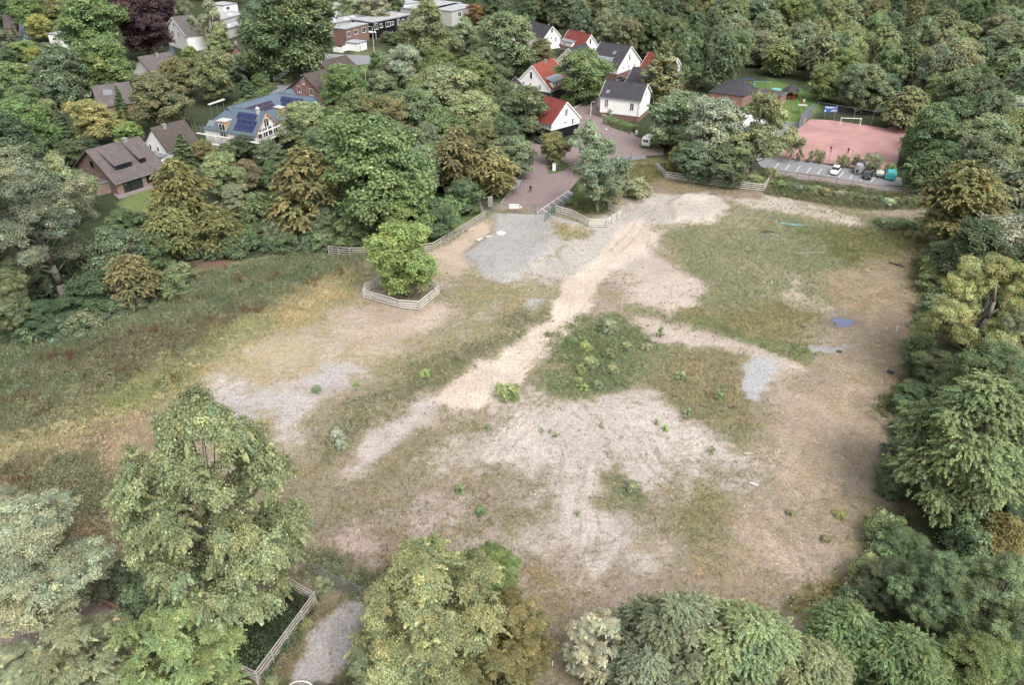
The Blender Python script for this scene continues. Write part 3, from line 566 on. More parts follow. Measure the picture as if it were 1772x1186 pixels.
def make_tree(kind, seed, fine):
    """returns crown mesh and trunk mesh in metres; fine = number of leaves"""
    k = KIND[kind]; rnd = random.Random(seed); rg = np.random.default_rng(seed)
    h, R = k['h'], k['r']; tb = MB(); Ps = []; Ns = []; Ts = []; Cs = []; Ls = []
    near = fine > 50000
    if k['prof'] == 'cone':
        tb.bar((0, 0, -.4), (0, 0, h*.97), .22, 7, .03)
        nw = 19; per = fine//(nw*9)
        for i in range(nw):
            t = (i+.5)/nw; z = h*(.05+.93*t); rr = R*(1-t)**.85*1.02+.12; nb = 9
            for j in range(nb):
                a = 2*math.pi*(j+rnd.random()*.7)/nb+i*.7; L = rr*rnd.uniform(.5, 1.2)
                s = rg.random(per)**.6; lat = rg.normal(size=per)*.16*(.4+s)*min(1.3, L)
                dx, dy = math.cos(a), math.sin(a)
                zz = z-s*L*.34+rg.normal(size=per)*.07
                Pq = np.stack([dx*s*L-dy*lat, dy*s*L+dx*lat, zz], 1)
                Ps.append(Pq); Ns.append(np.tile([dx*.35, dy*.35, 1.], (per, 1))+rg.normal(size=(per, 3))*.35)
                Ts.append(np.tile([dx, dy, -.4], (per, 1))+rg.normal(size=(per, 3))*.4)
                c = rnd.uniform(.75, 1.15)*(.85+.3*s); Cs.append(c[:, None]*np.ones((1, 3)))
            if i % 2 == 0 and near:
                pass
        ll, lw = (.17, .07) if near else (.20, .09)
    else:
        tb_top = h*(k['cb']+.55)
        lean = Vector((rnd.uniform(-.6, .6), rnd.uniform(-.6, .6), 0))*(h/18)
        tr = R*.045+.08
        limb(tb, (0, 0, -.5), lean+Vector((0, 0, tb_top*.5)), tr*1.25, tr*.8, rnd, 8)
        limb(tb, lean+Vector((0, 0, tb_top*.5)), lean*1.5+Vector((0, 0, tb_top)), tr*.8, tr*.35, rnd, 7)
        lobes = []; nl = k['lobes']
        for i in range(nl):
            t = (i+.5)/nl; a = i*2.39996+rnd.uniform(-.35, .35); z = h*(k['cb']+(1-k['cb'])*(t*.93+.02))
            pr = prof(k['prof'], t)
            rad = R*pr*(.72 if t < .93 else .3)*rnd.uniform(.62, 1.2) if i % 5 else R*pr*.3
            lr = R*k['lr']*rnd.uniform(.55, 1.2)*(.65+.35*pr)
            if k.get('gap') and rnd.random() < k['gap']*.5: continue
            zc = min(z, h-lr*.8)
            lobes.append((Vector((math.cos(a)*rad, math.sin(a)*rad, zc))+lean*(zc/h), lr, a))
        area = sum(l[1]**2 for l in lobes)
        for c, lr, a in lobes:
            zt = max(h*.10, min(tb_top, c.z*.62)); p0 = lean*(zt/h*1.2)+Vector((0, 0, zt))
            limb(tb, p0, c+Vector((0, 0, -lr*.25)), tr*(.2 if kind == 'airy' else .34)*(.6+lr/R), tr*.07, rnd, 5, sag=.15)
            twr = (.44 if kind == 'layer' else .58) if near else .26 if kind == 'sprig' else .42 if kind == 'shrub' else .9                       # twig cluster size
            nt_ = max(5, int(lr*lr*4*math.pi/(twr*twr)*(.75 if not k.get('gap') else .62))); per = max(4, int(fine*(lr*lr/area)/nt_))
            tone = rnd.uniform(.8, 1.18); lhue = rnd.gauss(0, .03)
            for j in range(nt_):
                d = rg.normal(size=3); d /= np.linalg.norm(d)
                if d[2] < -.55: d[2] *= -.6
                out = np.array([math.cos(a), math.sin(a), .35]); d = d+out*.35; d /= np.linalg.norm(d)
                rr = lr*(rg.uniform(.70, 1.15) if rg.random() > .2 else rg.uniform(1.1, 1.5)) if rg.random() > .16 else lr*rg.uniform(.2, .7)
                cc = np.array(c)+d*rr*np.array([1, 1, .82])
                ctone = tone*rg.uniform(.78, 1.2)
                if near and rg.random() < .35: tb.bar(c, tuple(cc), .035, 3, .012)
                if k.get('spray') and rg.random() < k['spray']:
                    # flat feathery spray reaching outwards and drooping at its tip
                    if k.get('up'): dd = np.array([d[0]*.45, d[1]*.45, .9+.2*rg.random()]); dl = -.1
                    else: dd = np.array([d[0], d[1], .25*d[2]+.05]); dl = .45
                    dd /= np.linalg.norm(dd)+1e-9; L = twr*rg.uniform(1.1, 2.3)
                    s = rg.random(per); sd_ = np.cross(dd, [0, 0, 1.]); sd_ /= np.linalg.norm(sd_)+1e-9
                    lat = (rg.random(per)-.5)*(1-s*.8)*twr*1.15
                    Pq = cc+dd*(s*L-.3)[:, None]+sd_*lat[:, None]+np.array([0, 0, 1.])*(rg.normal(size=per)*.06*twr-dl*s*s*L)[:, None]
                    Nq = np.array([d[0]*.3, d[1]*.3, 1.])+rg.normal(size=(per, 3))*.38
                    Tq = dd*.8+sd_*np.sign(lat)[:, None]*.7+rg.normal(size=(per, 3))*.25-np.array([0, 0, .25])
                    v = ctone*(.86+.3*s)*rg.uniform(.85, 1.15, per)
                else:
                    q = rg.normal(size=(per, 3)); Pq = cc+q*np.array([.42, .42, .30])*twr
                    Nq = d*.55+np.array([0, 0, .65])+rg.normal(size=(per, 3))*.55+q*.25
                    Tq = rg.normal(size=(per, 3))+d*.6-np.array([0, 0, .6])
                    v = ctone*rg.uniform(.80, 1.2, per)
                if rg.random() < .22: v = v*np.where(rg.random(per) < .55, 1.45, 1.0)
                hue = rg.normal(size=(per, 1))*.05+rg.normal()*.05+lhue
                col = v[:, None]*np.array([[1, 1, 1]])*(1+hue*np.array([[1.2, .2, -.5]]))
                Ps.append(Pq); Ns.append(Nq); Ts.append(Tq); Cs.append(col)
        ll, lw = (.084, .054) if near else (.20, .13)
        if kind == 'shrub': ll, lw = .11, .065
        if kind == 'sprig': ll, lw = .10, .04
        if kind == 'airy': ll, lw = .082, .053
        # sparse inner foliage so that the heart of the crown is closed
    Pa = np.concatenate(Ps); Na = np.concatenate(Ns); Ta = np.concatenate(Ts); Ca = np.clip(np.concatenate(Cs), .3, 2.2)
    sz = np.random.default_rng(seed+1).uniform(.75, 1.3, len(Pa))
    pale = np.random.default_rng(seed+2).random(len(Pa)) < .10            # leaves turned over by the wind
    Ca[pale] *= np.array([1.6, 1.5, 1.75])
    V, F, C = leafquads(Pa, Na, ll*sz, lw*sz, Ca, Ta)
    return fastmesh('crown', V, F, M['leaf'], C), tb
PROTO = {}
def proto(kind, var, near):
    key = (kind, var, near)
    if key not in PROTO:
        n = {'shrub': 6000, 'sprig': 1200, 'airy': 240000, 'column': 22000}.get(kind, 215000 if near else 36000)
        if kind == 'conifer': n = 60000 if near else 24000
        if kind == 'open': n = int(n*.8)
        cm, tb = make_tree(kind, 100+13*var+hash_(kind), n)
        to = tb.build('trunk', M['barkpale'] if kind in ('open', 'loose') else M['bark'], smooth=True)
        tm = to.data; bpy.data.objects.remove(to); PROTO[key] = (cm, tm)
    return PROTO[key]
def hash_(s): return sum(ord(c)*(i+3) for i, c in enumerate(s)) % 997
TONE = {
 'dk': (86, 104, 64), 'md': (102, 121, 68), 'lt': (120, 131, 86), 'yl': (136, 136, 70), 'ol': (112, 112, 66), 'br': (114, 107, 70), 'go': (124, 122, 68),
 'gy': (110, 123, 86), 'sv': (134, 144, 112), 'bg': (124, 144, 72), 'co': (64, 44, 46), 'bl': (112, 130, 134), 'ru': (134, 98, 54), 'gd': (94, 109, 74), 'ys': (128, 138, 86), 'wh': (168, 174, 136), 'gk': (70, 88, 54)}
WORD = {'dk': 'dark green', 'md': 'mid green', 'lt': 'light green', 'yl': 'yellow-green', 'ol': 'olive green', 'br': 'brownish', 'go': 'golden olive', 'gy': 'grey-green', 'sv': 'silvery',
        'bg': 'bright green', 'co': 'dark copper-leaved', 'bl': 'bluish', 'ru': 'rusty orange', 'gd': 'dull dark green', 'ys': 'pale yellowish-green', 'wh': 'white-leaved', 'gk': 'very dark green'}
FORM = {'round': 'round-crowned tree', 'dense': 'dense tree', 'loose': 'tall tree', 'open': 'open-branched tree', 'layer': 'feathery tree', 'column': 'slender upright tree', 'conifer': 'pointed conifer', 'sprig': 'plant', 'airy': 'loose tree', 'shrub': 'shrub'}
TREES = []        # root, pixel x, pixel y, label is written at the end so that each is its own
LEAFK = 1.13; DESAT = .80; LIFT = 15
def put_tree(x, y, h, D, kind, tone, where, label=None, near=None, rz=None, name=None, group=None, z0=None):
    s_ = random.Random(int(x*13+y*7+h*5)); k = KIND[kind]
    if near is None: near = DEP(x, y, h*.6) < 118
    if kind in ('shrub', 'sprig'): near = False
    cm, tm = proto(kind, s_.randrange(4 if kind in ('round', 'dense', 'layer', 'loose') else 2), near)
    z = terr(x, y) if z0 is None else z0
    nm = name or ('conifer_tree' if kind == 'conifer' else 'shrub' if kind in ('shrub', 'sprig') else 'broadleaf_tree')
    cat = 'shrub' if nm == 'shrub' else 'tree'
    r = thing(nm, label or '', cat, (x, y, z-.05), s_.uniform(0, 6.28) if rz is None else rz, group)
    r.scale = (D/2/k['r'], D/2/k['r'], h/k['h'])
    c = link('crown', cm, r); t_ = link('trunk', tm, r)
    tcol = np.array(TONE[tone], float); tcol = tcol.mean()+(tcol-tcol.mean())*DESAT+LIFT
    if kind in ('shrub', 'sprig'): tcol = tcol+14
    base = lin(tcol)*LEAFK*np.array([s_.uniform(.92, 1.08), s_.uniform(.95, 1.05), s_.uniform(.9, 1.1)])*s_.uniform(.92, 1.08)
    c.color = (*base, 1)
    px, py = PR(x, y, h*.6+z)
    TREES.append([r, px, py, kind, tone, where, bool(label), h])
    return r
def T1(cx, cy, w, kind, tone, where='', hf=1.15, label=None, hmin=4, **kw):
    """tree whose crown centre is seen at cx,cy with crown w pixels wide"""
    h = 12
    for _ in range(6):
        z = .56*h; x, y, _z = G(cx, cy, z); D = w/(FPX/DEP(x, y, z)); h = max(hmin, D*hf)
    return put_tree(x, y, h, D, kind, tone, where, label, **kw)
def T2(bx, by, ty, w, kind, tone, where='', label=None, **kw):
    """tree standing at bx,by whose top is seen at height ty"""
    x, y, _z = G(bx, by); lo, hi = 1, 40
    for _ in range(30):
        mdl = (lo+hi)/2
        if PR(x, y, mdl)[1] > ty: lo = mdl
        else: hi = mdl
    h = lo; D = w/(FPX/DEP(x, y, h*.6)); return put_tree(x, y, h, D, kind, tone, where, label, **kw)
SH = dict(group='shrubs')
def bush(cx, cy, w, tone, label, hf=.7, name='shrub'):
    h = 1
    for _ in range(5): z = .5*h; x, y, _z = G(cx, cy, z); D = w/(FPX/DEP(x, y, z)); h = D*hf
    return put_tree(x, y, h*(1.25 if w <= 18 and label else 1), D*(1.2 if w <= 18 and label else 1), 'sprig' if w <= 18 and label else 'shrub', tone, '', label, name=name)
# ------------------------------------------------------------ the trees, one by one (crown centre and width as surveyed on the photograph)
T = T1
A_ = 'in the gardens at the upper left'
T2(420, 1078, 698, 308, 'airy', 'lt', rz=4.0, label='large pale loose-crowned tree standing inside the rail fence enclosure', near=True)
T(20, 905, 130, 'loose', 'sv', label='upper silvery tree crown at the left edge of the brown meadow', hf=1.2)
T(62, 985, 250, 'loose', 'sv', label='large silvery willow-like tree leaning over the paved path', hf=1.25)
T(8, 1010, 150, 'loose', 'sv', label='silvery tree behind the large silvery willow-like tree', hf=1.3)
T(150, 1155, 200, 'airy', 'lt', label='light green tree below the silvery willow at the path', hf=1.0)
T(298, 1148, 230, 'airy', 'ys', label='pale yellow-tipped tree beside the fence corner', hf=1.0)
T(20, 1165, 120, 'loose', 'sv', label='silvery tree at the bottom corner of the paved path', hf=1.1)
bush(255, 1040, 110, 'gk', 'dark evergreen bush hedge end beside the brick path', .8)
bush(205, 1005, 80, 'gk', 'dark evergreen bush joined to the hedge behind the silvery willow', .8)
bush(285, 1075, 70, 'gk', 'small dark evergreen bush at the mouth of the brick path', .8)
T(750, 1060, 290, 'airy', 'ys', label='large pale green tree in front of the bare ground', hf=1.0)
T(845, 1000, 130, 'loose', 'md', label='green tree with long twigs reaching over the bare ground', hf=1.2)
T(690, 1160, 170, 'airy', 'lt', label='light green tree beside the gravel track', hf=1.0)
T(885, 1110, 160, 'airy', 'ol', label='olive green tree next to the large pale green tree', hf=1.1)
T(850, 1180, 160, 'airy', 'ol', label='olive tree at the bottom edge below its olive green neighbour', hf=1.0)
bush(655, 1150, 90, 'gd', 'dark bluish bush at the edge of the gravel track', .7)
T(1045, 1125, 135, 'airy', 'wh', label='tree with showy white-backed leaves', hf=1.15)
T(1165, 1115, 210, 'layer', 'gy', label='broad feathery hornbeam with brown seed tips', hf=1.1)
T(1290, 1130, 220, 'layer', 'lt', label='light green feathery hornbeam beside the one with brown seed tips', hf=1.0)
T(1120, 1185, 170, 'layer', 'gy', label='grey-green feathery tree below the white-leaved tree', hf=1.0)
T(1400, 1170, 170, 'layer', 'lt', label='light feathery tree between the hornbeam and the wood edge', hf=1.0)
T(1470, 1105, 150, 'layer', 'md', label='green feathery tree with bare twigs at the field corner', hf=1.1)
T(1560, 1150, 160, 'layer', 'md', label='mid green tree with yellowing tips near the field corner', hf=1.1)
T(1615, 1025, 125, 'loose', 'gd', label='dark tree topped with whitish blossom-like seed heads', hf=1.5)
T(1540, 1010, 90, 'dense', 'dk', label='low dark green thicket tree at the field corner', hf=.9)
T(1720, 1040, 160, 'loose', 'gy', label='tall grey-green tree with a leaning bare trunk', hf=1.4)
T(1745, 930, 90, 'layer', 'go', label='golden olive tree behind the tall grey-green tree', hf=1.2)
T(1690, 1160, 150, 'dense', 'md', label='mid green tree at the foot of the leaning trunk', hf=1.0)
T2(1630, 895, 655, 250, 'layer', 'lt', label='broad light hornbeam reaching out over the dry field edge', near=True)
T(1700, 545, 200, 'open', 'ys', label='large open tree with pale leaf clusters and bare limbs', hf=1.2)
T(1755, 620, 120, 'open', 'gy', label='thin grey-green tree behind the large open tree', hf=1.5)
T(1632, 640, 100, 'dense', 'dk', label='low dark green tree at the foot of the open tree', hf=.8)
T(1590, 690, 70, 'dense', 'dk', label='small dark tree between open tree and hornbeam', hf=.8)
T(1750, 760, 90, 'dense', 'dk', label='dark tree behind the broad hornbeam', hf=1.1)
T(1740, 850, 100, 'dense', 'gk', label='very dark tree beside the broad hornbeam', hf=1.1)
T(1560, 940, 80, 'dense', 'dk', label='dark green tree under the hornbeam skirts', hf=.8)
T(1665, 350, 135, 'layer', 'ol', label='olive tree with dark skirts beside the footpath end', hf=1.2)
T(1745, 425, 120, 'round', 'sv', label='silver-grey tree beside the olive tree', hf=1.0)
T(1700, 430, 90, 'dense', 'gd', label='dull dark tree below the olive tree', hf=1.0)
T(1640, 445, 70, 'dense', 'dk', label='dark understorey tree at the field edge', hf=.8)
T(1760, 490, 90, 'dense', 'dk', label='dark tree behind the silver-grey tree', hf=1.0)
T(1614, 232, 92, 'dense', 'md', label='mid green tree overhanging the red pitch corner', hf=1.2)
T(1606, 296, 74, 'layer', 'dk', label='dark tree behind the teal container', hf=1.0)
T(1650, 215, 90, 'dense', 'dk', label='dark green tree behind the pale hut', hf=1.1)
T(1700, 250, 100, 'round', 'gy', label='grey-green tree uphill of the olive tree', hf=1.1)
T(1750, 215, 90, 'round', 'sv', label='silvery tree at the upper edge of the right-hand slope', hf=1.1)
T(1745, 300, 90, 'round', 'lt', label='light green tree above the silver-grey tree', hf=1.1)
T(1640, 275, 70, 'dense', 'dk', label='dark tree wedged between pitch corner and olive tree', hf=1.0)
# left wood edge
T2(112, 520, 275, 235, 'open', 'gy', label='big grey-green oak with a bare leaning trunk at the meadow edge', near=True)
T(30, 335, 130, 'open', 'gy', label='tall grey-green tree behind the big oak', hf=1.3)
T2(28, 592, 430, 110, 'loose', 'gy', label='grey-green tree with a thin bare trunk in the corner', near=True)
T(112, 322, 105, 'open', 'ys', label='pale tree crown in front of the brick house', hf=1.25)
T(10, 470, 90, 'loose', 'gd', label='dull dark tree between oak and thin-trunked tree', hf=1.3)
T(200, 440, 110, 'dense', 'gd', label='dark tree right of the big oak trunk', hf=1.0)
T(228, 480, 90, 'layer', 'ol', label='olive feathery tree bordering the rough meadow', hf=1.1)
T(165, 505, 90, 'dense', 'gk', label='very dark low tree behind the oak trunk', hf=.8)
T(80, 545, 90, 'dense', 'gk', label='very dark low tree between the two bare trunks', hf=.7)
T(260, 440, 80, 'dense', 'dk', label='dark tree in front of the garden lawn', hf=1.0)
T(220, 390, 80, 'dense', 'dk', label='dark round tree below the brick house terrace', hf=.8)
T(318, 340, 112, 'layer', 'go', label='large golden-brown tree beside the garden lawn', hf=1.4)
T(300, 400, 90, 'layer', 'go', label='golden olive tree below the large golden-brown tree', hf=1.1)
T(385, 300, 62, 'round', 'ys', label='pale flowering tree behind the golden-brown tree', hf=1.35)
T(375, 395, 80, 'layer', 'ol', label='olive tree in front of the pale flowering tree', hf=1.1)
T(425, 300, 50, 'dense', 'br', label='small brownish tree beside the pale flowering tree', hf=1.1)
T(450, 365, 70, 'layer', 'md', label='green feathery tree before the brownish tree', hf=1.1)
T(410, 345, 50, 'round', 'gy', label='grey-green young tree below the pale flowering tree', hf=1.1)
T(528, 325, 125, 'layer', 'go', label='large golden olive tree left of the broad dome tree', hf=1.3)
T(645, 295, 185, 'round', 'md', label='broad mid green dome-shaped tree', hf=1.15)
T(700, 355, 110, 'round', 'md', label='mid green tree under the dome tree', hf=1.0)
T(730, 300, 80, 'loose', 'gy', label='grey-green tree on the flank of the dome tree', hf=1.3)
T(788, 272, 90, 'layer', 'br', label='brown-leaved tree between dome tree and golden tree', hf=1.4)
T(852, 292, 82, 'layer', 'go', label='golden olive tree overhanging the shelter', hf=1.1)
T(893, 268, 68, 'round', 'gy', label='grey-green tree at the edge of the brick plaza', hf=1.1)
T(870, 235, 70, 'dense', 'dk', label='dark tree behind the golden olive plaza tree', hf=1.1)
T(905, 190, 88, 'round', 'gd', label='dull green tree between the two red-roofed houses', hf=1.0)
T(640, 375, 70, 'dense', 'dk', label='dark tree under the dome tree at the fence', hf=.9)
T(600, 400, 60, 'round', 'md', label='green young tree behind the end of the rail fence', hf=.9, hmin=3)
T(560, 385, 70, 'dense', 'gd', label='dull dark tree below the large golden olive tree', hf=.9)
T(745, 375, 90, 'dense', 'dk', label='dark tree behind the curving rail fence', hf=.8)
T(800, 335, 70, 'dense', 'dk', label='dark tree behind the fence corner sign', hf=.8)
T(500, 385, 70, 'dense', 'dk', label='dark low tree along the green meadow edge', hf=.8)
T2(703, 512, 386, 112, 'round', 'bg', label='bright green maple inside the low rail fence on the field')
T(338, 52, 34, 'open', 'gy', label='thin tree in front of the white villa with balconies', hf=1.5)
T(690, 64, 30, 'dense', 'md', label='round garden tree in front of the dark-clad row', hf=.8)
T(668, 62, 22, 'dense', 'dk', label='dark garden tree beside the white pergola', hf=.8)
T(722, 48, 28, 'round', 'ol', label='olive garden tree at the far end of the dark-clad row', hf=.9)
# middle
T(522, 215, 84, 'round', 'lt', label='light green tree in front of the blue-roofed house', hf=.95)
T(575, 215, 60, 'dense', 'dk', label='dark tree right of the blue-roofed house', hf=1.1)
T(590, 150, 72, 'round', 'md', label='mid green tree beside the brick gable house', hf=1.1)
T(620, 190, 70, 'dense', 'md', label='mid green tree right of the scaffolding', hf=1.1)
T(660, 150, 55, 'round', 'gy', label='grey-green tree below the white lamp post', hf=1.1)
T(665, 205, 80, 'round', 'ol', label='olive tree above the broad dome tree', hf=1.1)
T(715, 195, 85, 'round', 'gy', label='grey-green round tree above the dome tree', hf=1.1)
T(765, 170, 110, 'round', 'lt', label='light green tree in the middle of the tree belt', hf=1.0)
T(820, 200, 80, 'round', 'ys', label='pale tree left of the red-roofed houses', hf=1.1)
T(770, 225, 80, 'dense', 'md', label='mid green tree above the brown-leaved tree', hf=1.0)
T(740, 245, 60, 'dense', 'gy', label='grey-green tree between dome tree and brown tree', hf=1.2)
T(845, 240, 60, 'dense', 'ol', label='olive tree beside the grey-green plaza trees', hf=1.2)
T(812, 140, 80, 'dense', 'md', label='mid green tree under the poplars', hf=1.1)
T(870, 165, 60, 'dense', 'dk', label='dark tree behind the half-hidden dark roof', hf=1.0)
T(742, 62, 88, 'loose', 'lt', label='tall light green poplar beside the flat-roofed rows', hf=1.5)
T(700, 112, 62, 'round', 'sv', label='silvery tree left of the tall poplar', hf=1.2)
T(755, 115, 60, 'dense', 'md', label='mid green tree at the foot of the tall poplar', hf=1.2)
T(808, 75, 66, 'loose', 'lt', label='light green poplar next to the tallest one', hf=1.4)
T(660, 112, 50, 'round', 'md', label='mid green tree above the street', hf=1.0)
T(682, 128, 44, 'dense', 'ol', label='olive tree between silvery tree and street', hf=1.1)
T(868, 75, 100, 'round', 'gy', label='large grey-green tree left of the first white gable', hf=1.15)
T(938, 88, 46, 'dense', 'ol', label='olive tree between the white gable houses', hf=1.0)
T(912, 118, 40, 'dense', 'dk', label='dark tree behind the orange-red roof', hf=1.0)
T(845, 112, 60, 'dense', 'gd', label='dull dark tree below the large grey-green tree', hf=1.1)
T(822, 22, 34, 'round', 'ru', label='rusty orange tree beside the white-edged flat roof', hf=1.0)
T(858, 10, 44, 'dense', 'dk', label='dark tree at the start of the upper wood', hf=1.2)
T(648, 12, 56, 'loose', 'sv', label='silvery tree behind the dark-clad row', hf=1.2)
T(612, 6, 46, 'round', 'sv', label='silvery tree left above the dark-clad row', hf=1.2)
T(680, 8, 40, 'round', 'gy', label='grey-green tree right above the dark-clad row', hf=1.2)
T(1010, 127, 90, 'round', 'md', label='round green tree among the white gabled houses', hf=1.0)
T2(1143, 188, 76, 66, 'column', 'ys', label='yellowing slender poplar in front of the dark-roofed houses')
T(1022, 250, 84, 'open', 'sv', label='silvery tree at the plaza edge, upper of two', hf=1.1)
T2(1035, 368, 240, 100, 'loose', 'gy', label='grey-green tree inside the white rail fence by the plaza')
T2(958, 284, 228, 46, 'round', 'go', label='small golden olive tree on the plaza island')
bush(963, 287, 24, 'dk', 'low dark shrub on the plaza island', .5)
bush(937, 244, 11, 'dk', 'clipped round bush beside the front red-roofed house', 1.0)
T(1172, 205, 100, 'round', 'gy', label='broad grey-green tree above the parked caravan', hf=1.0)
T(1240, 230, 112, 'round', 'sv', label='large silvery-green tree in front of the kindergarten', hf=1.15)
T(1205, 275, 70, 'dense', 'gd', label='dull green tree behind the long rail fence', hf=1.0)
T(1180, 275, 50, 'layer', 'go', label='golden olive tree beside the long rail fence', hf=1.1)
T2(1303, 310, 163, 118, 'open', 'lt', label='open light green tree beside the car park')
T(1255, 280, 80, 'dense', 'gd', label='dull green low tree behind the long rail fence middle', hf=.9)
T(1370, 245, 50, 'open', 'lt', label='light green branch-spreading tree by the pitch fence', hf=1.2)
bush(1330, 303, 40, 'ol', 'olive shrub by the car park entrance', .6)
# upper left gardens
T(165, 52, 108, 'round', 'md', label='large green tree left of the copper beech', hf=1.1)
T(178, 112, 92, 'dense', 'md', label='green tree below the large green tree', hf=1.1)
T(120, 20, 44, 'round', 'ys', label='pale tree beside the large green tree', hf=1.3)
T(245, 38, 92, 'round', 'co', label='large copper beech beside the large green tree', hf=1.2, name='copper_beech_tree')
T(282, 28, 60, 'round', 'co', label='second copper beech touching the large one', hf=1.3, name='copper_beech_tree')
T(40, 58, 26, 'conifer', 'bl', label='blue spruce beside the brown roof', hf=1.8)
T(25, 62, 22, 'conifer', 'dk', label='dark spruce beside the blue spruce', hf=1.8)
T(70, 45, 44, 'round', 'yl', label='yellow-green tree behind the white box house', hf=1.0)
T(55, 20, 60, 'round', 'md', label='mid green tree above the yellow-green tree', hf=1.1)
T(95, 22, 50, 'layer', 'ol', label='olive tree above the white box house', hf=1.1)
T(12, 18, 50, 'dense', 'gk', label='very dark tree in the top corner', hf=1.2)
T(10, 75, 46, 'dense', 'gd', label='dull dark tree below the brown roof', hf=1.1)
T(22, 92, 34, 'round', 'ol', label='olive round tree beside the white villa', hf=1.0)
T(48, 88, 40, 'round', 'bg', label='bright green tree behind the white villa', hf=1.0)
T(62, 98, 36, 'round', 'yl', label='yellow tree right of the white villa', hf=1.1)
T(105, 125, 92, 'dense', 'gd', label='large dull green oak below the white box house', hf=1.15)
T(12, 140, 60, 'round', 'md', label='mid green tree hiding the white villa', hf=1.1)
T(52, 160, 20, 'round', 'yl', label='small yellow garden tree', hf=1.6)
T(38, 228, 100, 'dense', 'md', label='large green tree left of the spruces', hf=1.1)
T(80, 190, 36, 'round', 'lt', label='light green garden tree above the dark spruce', hf=1.1)
T(105, 212, 40, 'conifer', 'gd', label='dull green spruce left of the yellow-green oak', hf=1.7)
T(158, 208, 78, 'round', 'yl', label='yellow-green oak beside the grey hip roof', hf=1.0)
T(207, 175, 34, 'conifer', 'dk', label='dark pointed spruce in front of the grey roof', hf=1.9)
T(222, 232, 50, 'round', 'bg', label='bright green tree behind the brick house roof', hf=.9)
T(213, 198, 14, 'conifer', 'yl', label='small yellow cone-shaped conifer', hf=2.0)
T(275, 172, 96, 'round', 'ol', label='large olive tree above the white gable house', hf=1.0)
T(310, 130, 60, 'round', 'ol', label='olive tree behind the large olive tree', hf=1.1)
T(370, 130, 76, 'round', 'ol', label='dark olive oak above the blue roof', hf=1.15)
T(365, 40, 52, 'loose', 'sv', label='silvery poplar beside the white villa with balconies', hf=1.6)
T(380, 75, 44, 'loose', 'ys', label='pale poplar crown below the silvery poplar', hf=1.4)
T(328, 95, 28, 'round', 'bg', label='bright green small tree beside the dark chalet', hf=1.2)
T(297, 90, 18, 'conifer', 'bl', label='grey-blue conifer at the chalet roof end', hf=1.6)
T(318, 18, 34, 'open', 'gy', label='thin birch behind the white villa with balconies', hf=1.7)
T(505, 52, 150, 'dense', 'dk', label='very large dark green oak beside the street', hf=1.0)
T(440, 30, 50, 'round', 'gd', label='dull tree left of the very large oak', hf=1.1)
T(430, 105, 46, 'dense', 'md', label='mid green garden tree left of the street', hf=1.0)
T(425, 150, 40, 'conifer', 'dk', label='dark conifer in the garden above the blue roof', hf=1.2)
T(448, 140, 30, 'dense', 'dk', label='dark garden tree beside the street hedge', hf=1.0)
T(316, 255, 54, 'conifer', 'dk', label='broad green cypress in front of the white gable house', hf=1.15)
T(355, 260, 44, 'dense', 'ol', label='olive low tree below the blue-roofed house', hf=.9)
T(392, 262, 40, 'dense', 'dk', label='dark yew below the blue-roofed house', hf=.8)
T(425, 250, 50, 'dense', 'gk', label='very dark yew below the timber gable', hf=.8)
T(465, 262, 50, 'dense', 'gd', label='dull dark tree below the scaffolding', hf=.9)
T(470, 300, 44, 'dense', 'dk', label='dark tree left of the large golden olive tree', hf=1.1)
T(120, 262, 50, 'dense', 'dk', label='dark tree left of the brick house', hf=.9)
T(150, 250, 40, 'dense', 'gk', label='very dark low tree behind the brick house ridge', hf=.5)
T(70, 265, 70, 'dense', 'dk', label='dark tree between large green tree and brick house', hf=.9)
T(195, 130, 34, 'dense', 'gd', label='dull dark tree left of the chalet', hf=1.0)
T(405, 115, 40, 'dense', 'gd', label='dull dark tree below the small reddish roof', hf=1.1)
T(30, 5, 50, 'dense', 'md', 'x', label='mid green tree at the top left edge', hf=1.1)
T(210, 5, 50, 'round', 'co', label='third copper beech behind the large one', hf=1.2, name='copper_beech_tree')
